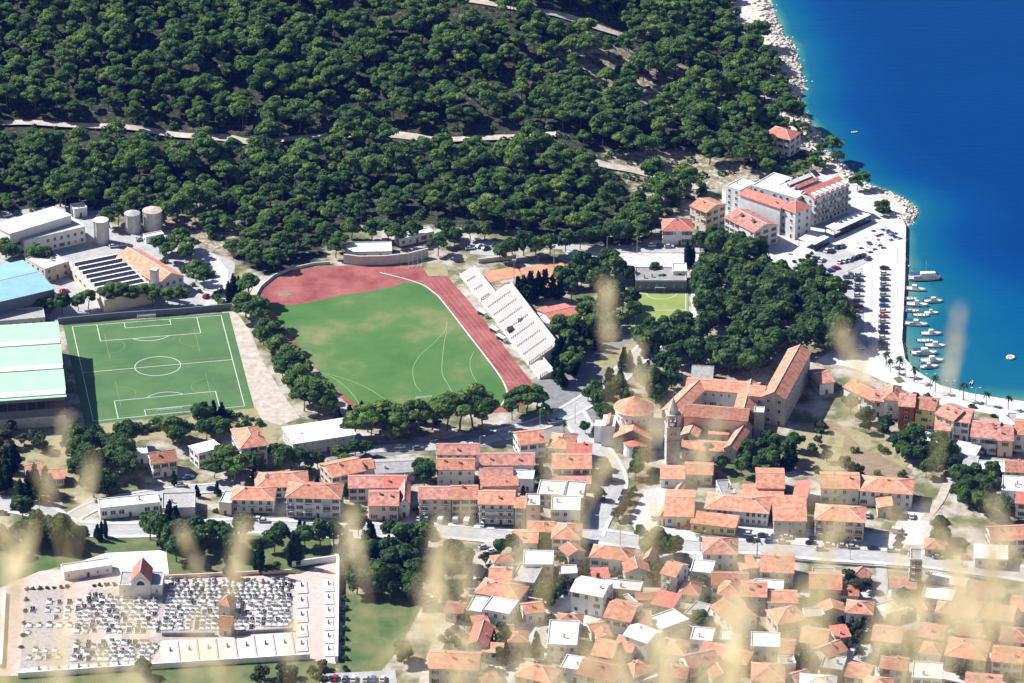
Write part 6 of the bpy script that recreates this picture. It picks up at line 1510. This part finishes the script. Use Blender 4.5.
# rocks on the shore: one mass of boulders
rv = []; rf = []
ico = bmesh.new(); bmesh.ops.create_icosphere(ico, subdivisions=1, radius=1); IV = np.array([v.co[:] for v in ico.verts]); IF = np.array([[v.index for v in f.verts] for f in ico.faces]); ico.free()
rr = np.random.default_rng(3); nb = 0
for i in range(1700):
    if i < 1100: seg = rr.integers(2, 16)
    elif i < 1350: seg = rr.integers(16, 19)
    else: seg = rr.integers(19, 25)
    a, b_ = SH[seg], SH[seg+1]; t_ = rr.random(); p = a.lerp(b_, t_); n = Vector((b_.y-a.y, -(b_.x-a.x), 0)).normalized()
    off = rr.normal(-4.0 if p.y > 200 else -1.0, 3.2 if p.y > 200 else 1.6); x = p.x-n.x*-off*-1; y = p.y-n.y*-off*-1
    x = p.x+n.x*off*(-1 if shore_d(p.x+n.x, p.y+n.y) > 0 else 1); y = p.y+n.y*off*(-1 if shore_d(p.x+n.x, p.y+n.y) > 0 else 1)
    s = rr.uniform(.3,1.15)*(1 if i < 1350 else .8); z = float(terr(x, y))
    V = IV*(1+rr.normal(0,.22,(len(IV),1)))*np.array([s*rr.uniform(.7,1.4), s*rr.uniform(.7,1.3), s*rr.uniform(.45,.9)])+np.array([x,y,max(z,-2.2)+.1])
    rv.append(V); rf.append(IF+nb); nb += len(V)
tag(link('shore_rocks', np_mesh('shore_rocks', np.concatenate(rv), np.concatenate(rf), M['rock'])), 'jumble of pale limestone boulders along the shore and the quay point', 'rocks', kind='stuff')

# ================================================================== CARS
def ordn(i): return ['first','second','third','fourth','fifth','sixth','seventh','eighth','ninth','tenth','eleventh','twelfth','thirteenth','fourteenth','fifteenth','sixteenth','seventeenth','eighteenth'][i]
def car_row(pts, heading, cols, where, group):
    for i, (x, y) in enumerate(pts):
        c = cols[i % len(cols)]; car(x, y, heading+rnd.uniform(-4,4), c, f'{c} car, {ordn(i)} {where}', group)
car_row([(884.5-.1*k, 269+k*5.35) for k in range(16)], 2, ['black','white','grey','silver','navy','silver','black','blue','white','red','silver','navy','black','white','grey','black'], 'from the sea end in the quay row', 'cars parked in the quay row')
car_row([(859,276),(859,281),(858.5,286),(858.5,291),(858,296),(858,301.5),(858,307),(857,312.5)], 3, ['silver','black','silver','navy','white','grey','red','grey'], 'from the sea end in the inner quay row', 'cars parked in the inner quay row')
car_row([(847.5,278),(847.5,283.5),(847,288.5)], 3, ['grey','black','navy'], 'in the short row left of the inner quay row', 'cars in the short quay row')
car_row([(840,262.5),(845.5,261.5),(850,260.5),(854.5,259),(859,257.5),(863,256.5),(867.5,259)], 60, ['white','white','silver','grey','black','navy','grey'], 'from left in the hotel car row by the sunshades', 'cars in the hotel row by the sunshades')
car_row([(801,269),(804,267),(807.5,265),(811,263),(814,261.5),(818,260),(822,261)], 60, ['black','silver','black','black','navy','black','white'], 'from left in the hotel car row by the trees', 'cars in the hotel row by the trees')
car_row([(827,251.5),(831.5,252),(838,248),(842,247)], 60, ['white','black','black','grey'], 'in the short row under the terrace canopy', 'cars under the terrace canopy')
car(835.5,269,20,'red','bright red car beside the blue one in the hotel car park'); car(829.5,271.5,20,'blue','blue car beside the bright red one in the hotel car park'); car(823.5,274,20,'silver','silver car left of the blue one in the hotel car park'); car(850.5,275,95,'grey','grey car standing alone between the two quay car parks')
car(856,317,60,'silver','silver car parked askew below the inner quay row'); car(860,349,10,'white','white car parked in the shade of the big tree by the quay')
UP = [(751.5,541,0,'black'),(763,536.5,0,'navy'),(770,542.3,0,'blue'),(776,537.5,0,'grey'),(783,543,0,'silver'),(787,538,0,'silver'),(749,535,0,'white'),(811,544,-3,'black'),(821,550,-3,'silver'),(813.5,538.5,-5,'navy'),(829,546,-3,'white'),(843,547,-3,'beige'),(852.5,548,-3,'beige'),(873,549,-4,'black'),(892,551.5,-4,'silver'),(905,553.5,-4,'grey'),(913.5,556,-4,'white'),(938,558,-4,'silver'),(960,566,-4,'beige'),(966,559,-4,'red'),(981,562,-4,'grey'),(994,565,-4,'navy'),(899,538,60,'black'),(897,545,60,'black'),(868,516,80,'silver'),(884,515,10,'beige'),(905,516,80,'grey'),(912,517,80,'white')]
for i, (x, y, h, c) in enumerate(UP):
    where = 'in front of the school' if x < 800 else ('in front of the cream apartment house' if x < 860 else ('by the right car park' if x < 925 else 'on the main road far right'))
    n = sum(1 for q in UP[:i] if q[3] == c and (q[0] < 800) == (x < 800) and (q[0] < 860) == (x < 860) and (q[0] < 925) == (x < 925))
    car(x, y, h, c, f'{c} car parked {where}' + ('' if n == 0 else f', {ordn(n)} from left of its colour'), 'cars along the main road')
for x, y, h, c, lab in ((690,528.5,0,'red','red car at the low orange school roof'),(702,529.5,0,'white','white car right of the red one at the school'),(714,529.5,30,'navy','dark blue car at the corner of the low school roof'),(704,540,0,'silver','silver car on the road below the school corner'),(642,481,10,'red','red car under the tree by the church yard'),(656,519,20,'silver','silver car at the end of the narrow school wing'),
    (624,493,75,'black','black car highest in the row on the uphill street'),(621,500,75,'navy','dark blue car second in the row on the uphill street'),(617.5,505,75,'white','white car third in the row on the uphill street'),(615,510,75,'silver','silver car lowest in the row on the uphill street'),(600,500,10,'navy','blue car beside the small tree on the uphill street'),(615,482,70,'grey','grey car driving on the uphill street'),
    (419,519.5,70,'white','white car left end of the row below the pink balconies'),(427,519.5,70,'silver','silver car second in the row below the pink balconies'),(434,519.5,70,'black','black car third in the row below the pink balconies'),(483,525,75,'white','white car below the three balcony rows'),
    (259,520,0,'white','white car in front of the hip roofed house garages'),(264,522,0,'silver','silver car right of the white one by the garages'),(240,518,0,'black','dark car in the garage shade of the hip roofed house'),(212,490,0,'navy','blue car at the end of the upper road'),(157,498.5,0,'silver','silver car on the upper road by the garage row'),(152,508,80,'red','red car at the end of the long garage row'),(2,514,0,'black','black car on the main road at the left edge'),(188,478,20,'blue','blue car in the yard below the pale shed house'),(181,486,5,'white','white car by the hedge on the upper road'),
    (553,423,20,'white','white car in tree shade near the street junction'),(560,421,20,'silver','silver car right of the white one in tree shade'),(472,446,10,'white','white car in shade below the stadium trees'),(444,447,10,'silver','silver car in shade on the lower stadium lane'),(400,448,5,'white','white car under the trees on the lower stadium lane'),(418,449,5,'grey','grey car under the trees on the lower stadium lane'),
    (64,292,30,'red','red car in front of the cream office by the factory'),(114,247,10,'white','white car between the warehouse and the silos'),(140,240,30,'silver','silver car beside the middle silo'),(8,216,30,'silver','silver car at the far left of the warehouse'),(16,214,30,'navy','blue car at the far left of the warehouse'),(190,310,5,'black','black car behind the corner of the artificial pitch'),(206,297,70,'red','red car on the lane beside the artificial pitch'),(123,246,10,'silver','silver car right of the white one near the silos'),
    (470,249,10,'white','white car in the small car park behind the grandstand'),(480,247,40,'silver','silver car in the small car park behind the grandstand'),(486,249,40,'navy','dark blue car in the small car park behind the grandstand'),(653,246.5,5,'white','white car in front of the red roofed villa'),(669,247.5,5,'silver','silver car in front of the red roofed villa'),(661,246.5,5,'black','black car between two pale ones before the red roofed villa'),
    (335,679,80,'red','red car at the left end of the bottom car park'),(354,680,80,'white','white car in the bottom car park'),(366,680,80,'silver','silver car in the bottom car park'),(373,680,80,'blue','blue car in the bottom car park'),(383,680,80,'white','white car at the right end of the bottom car park'),(345,680,80,'grey','grey car in the bottom car park'),
    (432,600,70,'white','white car on the dirt lane right of the lawn'),(539,605,20,'navy','dark blue car under the dark tree in the lower town'),(548,596,20,'silver','silver car under the dark tree in the lower town'),(492,552,30,'white','white car in the yard below the main road'),(484,548,20,'silver','silver car in the yard below the main road'),(508,666,50,'white','white car beside the grey fronted house at the bottom'),(560,539,5,'white','white car on the main road by the corner house'),
    (700,566,5,'white','white car near the palm below the main road'),(740,573,10,'navy','dark car beside the palm below the main road'),(656,567,30,'white','white car beside the tall lit house')):
    car(x, y, h, c, lab)
for x, y, h, c, lab in ((441,521,78,'white','white van in the row below the pink balconies'),(456,521,78,'silver','silver van right of the white one below the balconies'),(467,522.5,78,'white','white van beside the building site below the balconies'),(898,533,-20,'white','white van in the car park at the right')):
    car(x, y, h, c, lab, van=True)

# ================================================================== BOATS
boat('large white motor yacht with cabin moored farthest out on the quay', 924, 279, 13.5, 4, .62, canvas='boatblue', mast=True, name='motor_yacht', group=None)
for lab, x, y, L_, h, cab, cv, ms in (('white cabin boat just behind the big yacht',914.5,290,8,-12,.3,None,0),('slim white open boat close to the quay edge',909,299.5,6,-4,0,None,0),('white boat with dark interior in the middle of the mooring',917,305.5,8,-6,.25,None,0),('white cabin boat farthest from the quay in the upper group',933,302,7,4,.35,'boatblue',0),
    ('small white boat near the quay with blue cover',911,311.5,6,-8,0,'boatblue',0),('slim white boat right of the small covered one',921,316,6,-3,0,None,0),('white boat lying outermost in the middle of the mooring',931,313.5,5.5,0,.25,None,0),('long white boat with clutter nose pointing right',916,325,8.5,-8,.28,'boatblue',1),
    ('white boat with broad deck alone below the long one',931,334.5,7.5,2,.3,None,0),('narrow white rowing boat between two larger boats',925,341.5,6,-2,0,None,0),('white boat with shaded cabin right of the rowing boat',935,346.5,7.5,-3,.32,None,0),('biggest white boat in the near group',924,354,9.5,4,.34,'boatblue',0),
    ('white boat with raised bow below the biggest one',932,361.5,8.5,4,.3,None,1),('small white boat nearest the promenade bend',929,367.5,7,10,.25,'boatblue',0)):
    boat(lab, x, y, L_*1.12, h, cab, canvas=cv, mast=bool(ms))
boat('tiny white boat alone off the promenade', 971.5, 383, 3.2, 70, 0, group=None, name='dinghy')
boat('tiny white dinghy far out off the wooded point', 854, 132.5, 3.4, 10, 0, group=None, name='dinghy')
t = thing('inflatable_float', 'round white inflatable float with orange middle on the bay', 'float', P(1010.5,358,-1.5))
mb = MB(); mb.tube([(1.35*math.cos(a),1.35*math.sin(a),.3) for a in np.linspace(0,2*math.pi,25)], [.5]*25, 8); mb.build('ring', M['hullw'], t)
mb = MB(); mb.cyl(0,0,.05,.6,.9,.6,12); mb.build('seat', M['orange'], t)
# ================================================================== STREET LAMPS, SUNSHADES
for i, (x, y) in enumerate([(607,254),(637,254),(540,427),(480,455),(575,424),(420,534),(545,543),(300,532),(160,533),(700,551),(850,560),(955,569),(620,546),(40,515)]):
    lamp(x, y, 8, 'grey street lamp with one arm beside the road', 'street lamps along the roads')
for i, (x, y) in enumerate([(878,330),(897,300),(897,262),(930,389),(950,396),(975,403),(905,378)]):
    lamp(x, y, 6.5, 'grey double armed lamp on the white quay', 'lamps on the quay', True, base=.12)
up = []
for i in range(26):
    x = rnd.uniform(845, 898); y = 252-(x-845)*.42+rnd.uniform(-5,12)
    if not inpoly([x],[y],[(842,240),(880,222),(903,232),(902,258),(872,256)])[0]: continue
    if any(abs(x-a)+abs(y-b) < 3.5 for a, b in up): continue
    up.append((x, y))
PAR = None
for x, y in up:
    t = thing('sunshade', 'small closed sunshade with loungers on the white bathing terrace', 'sunshade', P(x,y,.12), rnd.uniform(0,6), 'sunshades on the bathing terrace')
    mb = MB(); mb.cyl(0,0,0,.2,.35,.3,8); mb.tube([(0,0,.2),(0,0,2.6)],[.05]*2,5); mb.build('pole', M['metal'], t)
    mb = MB(); mb.cyl(0,0,1.9,2.6,1.3,.08,8); mb.build('canopy', M['whiteroof' if rnd.random() < .5 else 'boatblue'], t)
    l = thing('sun_lounger', 'low dark sun lounger on the white bathing terrace', 'lounger', P(x+4,y+1.5,.12), rnd.uniform(0,1), 'loungers on the bathing terrace')
    mb = MB(); mb.box(-.95,.5,-.32,.32,.28,.36); mb.slab([(.5,-.32,.36),(1.0,-.32,.75),(1.0,.32,.75),(.5,.32,.36)],.08); mb.build('mattress', M['blue' if rnd.random() < .3 else 'panelblue'], l)
    mb = MB()
    for a in (-.85,.4):
        for b_ in (-.28,.28): mb.box(a-.04,a+.04,b_-.04,b_+.04,0,.28)
    mb.build('frame', M['frame'], l)

# ================================================================== FOREGROUND GRASS (out of focus, rooted on the slope below the viewpoint)
gr = np.random.default_rng(21); GV_ = []; GF_ = []; gn = 0
def stalk(px, py, dist, hl, hw, lean):
    """a dry stem rising from the slope to a seed head whose middle is near the pixel at that distance"""
    global gn
    r_ = ray(px, py); r_ = r_/np.linalg.norm(r_); head = CAM+r_*dist
    base = head.copy(); base[0] -= lean*.5; base[1] += gr.normal(0,.12); base[2] = (TOE-base[1])*SLOPE-.02
    if base[2] > head[2]-.15: return
    n = 9; tt = np.linspace(0,1,n); ctrl = base*.35+head*.65; ctrl[0] = base[0]+(head[0]-base[0])*.3
    up_ = (head-ctrl); up_ /= np.linalg.norm(up_)
    stem_end = head-up_*hl*.5
    pts_ = [(1-a)**2*base+2*a*(1-a)*ctrl+a*a*stem_end for a in tt]
    V = []; F = []
    for i, p in enumerate(pts_):
        w_ = .0022*(1-.5*tt[i])
        V += [p+np.array([w_,0,0]), p+np.array([-w_*.5,w_*.87,0]), p+np.array([-w_*.5,-w_*.87,0])]
        if i: 
            o = (i-1)*3
            for k in range(3): F.append((o+k, o+(k+1)%3, o+3+(k+1)%3, o+3+k))
    # spikelets round the head
    for k in range(int(30*hl/.07)):
        a = gr.random(); q = stem_end+up_*hl*a*1.0; ang = gr.random()*6.28
        out = np.array([math.cos(ang), math.sin(ang), .0]); rad = hw*math.sin(math.pi*min(.97,a*.9+.08))*gr.uniform(.3,1)
        c = q+out*rad; d_ = (up_*.7+out*.5); d_ /= np.linalg.norm(d_); sd = np.cross(d_, out); sd /= np.linalg.norm(sd)+1e-9
        l_ = gr.uniform(.006,.012); w_ = .0022; o = len(V)
        V += [c-d_*l_, c+sd*w_, c+d_*l_, c-sd*w_]; F.append((o,o+1,o+2,o+3))
    # one drooping blade
    b0 = base+(ctrl-base)*gr.uniform(.3,.8); dv = np.array([gr.normal(), gr.normal()*.4, .6]); dv /= np.linalg.norm(dv); L_ = gr.uniform(.12,.3); o = len(V)
    for i in range(5):
        s = i/4; p = b0+dv*L_*s-np.array([0,0,1])*L_*.6*s*s; w_ = .0028*(1-s*.9)
        V += [p-np.array([w_,0,0]), p+np.array([w_,0,0])]
        if i: F.append((o+2*i-2,o+2*i-1,o+2*i+1,o+2*i))
    GV_.append(np.array(V)); GF_.append(np.array(F)+gn); gn += len(V)
_HEADS = [(952,335,1.0,.07,.006,.02),(953,375,1.0,.07,.005,.02),(952,355,1.0,.09,.005,.01)]
def clump(x, y, n, sx, sy, d0=2.9, d1=3.8, hl=.07, hw=.005):
    n = max(1, round(n*(.36 if y < 530 else .5)))
    sx *= .7; sy *= .7
    if y < 530: hl *= .7; d0 = 3.2
    for i in range(n): stalk(gr.normal(x,sx), gr.normal(y,sy), gr.uniform(d0,d1), hl*gr.uniform(.8,1.3), hw*gr.uniform(.8,1.3), gr.normal(0,.25))
stalk(953, 352, 3.3, .075, .0035, .1)
for x, y, n, sx, sy in ((60,452,3,5,14),(45,485,3,5,10),(84,490,2,4,8),(236,560,3,8,8),(190,558,2,6,10),(20,545,4,10,14),(10,575,3,8,10),(440,572,6,10,24),(466,560,4,6,20),(604,312,1,3,5),(637,375,2,4,10),(640,390,1,3,6),(546,462,3,5,14),(556,480,2,5,12),(660,442,2,4,10),(700,468,3,6,10),(715,440,1,5,8),(845,342,3,6,10),(862,370,1,4,8),(853,385,2,4,8),(690,480,2,6,8),(60,660,4,8,10),(100,640,2,8,12),(345,560,2,5,16),(360,545,2,5,10),(425,630,5,14,18),(470,640,4,10,16),(520,560,2,6,10),(575,520,3,8,10),(600,470,1,4,8),(840,500,3,6,20),(836,520,3,8,12),(780,560,2,6,10),(660,520,3,8,10)):
    clump(x, y, n, sx, sy)
for i in range(48):   # thick veil in the lower right
    x = 520+520*gr.random()**.75; low = 690-(x-520)/504*95
    y = low-abs(gr.normal(0,34))+gr.uniform(0,60)
    stalk(x, y, gr.uniform(2.5,3.9), .085*gr.uniform(.7,1.4), .0055*gr.uniform(.7,1.3), gr.normal(0,.3))
for i in range(22):
    x = gr.uniform(-20,1040); y = gr.uniform(610,720); stalk(x, y, gr.uniform(2.6,3.9), .06, .007, gr.normal(0,.3))
tri = np.concatenate(GF_); me = np_mesh('dry_grass', np.concatenate(GV_), tri, M['straw'])
tag(link('dry_grass', me), 'tall dry straw coloured grass close to the viewpoint, out of focus', 'grass', kind='stuff')

# ================================================================== CAMERA, SUN, SKY
cd = bpy.data.cameras.new('camera'); co = bpy.data.objects.new('camera', cd); COL.objects.link(co); S.camera = co
cd.lens = FOC; cd.sensor_width = 36; cd.clip_end = 30000; cd.clip_start = .1
co.location = CAM; co.rotation_euler = (math.pi/2-PITCH, 0, 0)
cd.dof.use_dof = True; cd.dof.focus_distance = 1600; cd.dof.aperture_fstop = 8.0
SUN_EL, SUN_AZ = math.radians(42), math.radians(-66)   # azimuth clockwise from +Y
sd_ = Vector((math.sin(SUN_AZ)*math.cos(SUN_EL), math.cos(SUN_AZ)*math.cos(SUN_EL), math.sin(SUN_EL)))
ld = bpy.data.lights.new('sun', 'SUN'); ld.energy = 5.0; ld.angle = math.radians(.5); ld.color = (1, .98, .95)
lo = bpy.data.objects.new('sun', ld); COL.objects.link(lo); lo.rotation_euler = sd_.to_track_quat('Z', 'Y').to_euler()
w = bpy.data.worlds.new('World'); S.world = w; w.use_nodes = True
sk = w.node_tree.nodes.new('ShaderNodeTexSky'); sk.sky_type = 'NISHITA'; sk.sun_disc = False; sk.sun_elevation = SUN_EL; sk.sun_rotation = SUN_AZ
bg = w.node_tree.nodes['Background']; bg.inputs[1].default_value = .05; w.node_tree.links.new(sk.outputs[0], bg.inputs[0])
hz = bpy.data.materials.new('air'); hz.use_nodes = True; hn = hz.node_tree; hn.nodes.remove(hn.nodes['Principled BSDF'])
pv = hn.nodes.new('ShaderNodeVolumePrincipled'); pv.inputs['Color'].default_value = (.05,.16,1,1); pv.inputs['Density'].default_value = 2.1e-5; pv.inputs['Anisotropy'].default_value = 0
hn.links.new(pv.outputs[0], hn.nodes['Material Output'].inputs['Volume'])
mb = MB(); mb.box(-9500,9500,-9500,9500,-12,3400); ho = mb.build('haze', hz); ho['kind'] = 'stuff'; ho['label'] = 'thin blue summer air between the viewpoint and the town'
S.view_settings.view_transform = 'Standard'; S.view_settings.look = 'None'; S.view_settings.gamma = 1; S.view_settings.exposure = .95
S.view_settings.use_curve_mapping = False
S.render.engine = 'CYCLES'; S.cycles.max_bounces = 5; S.cycles.diffuse_bounces = 1; S.cycles.use_denoising = True
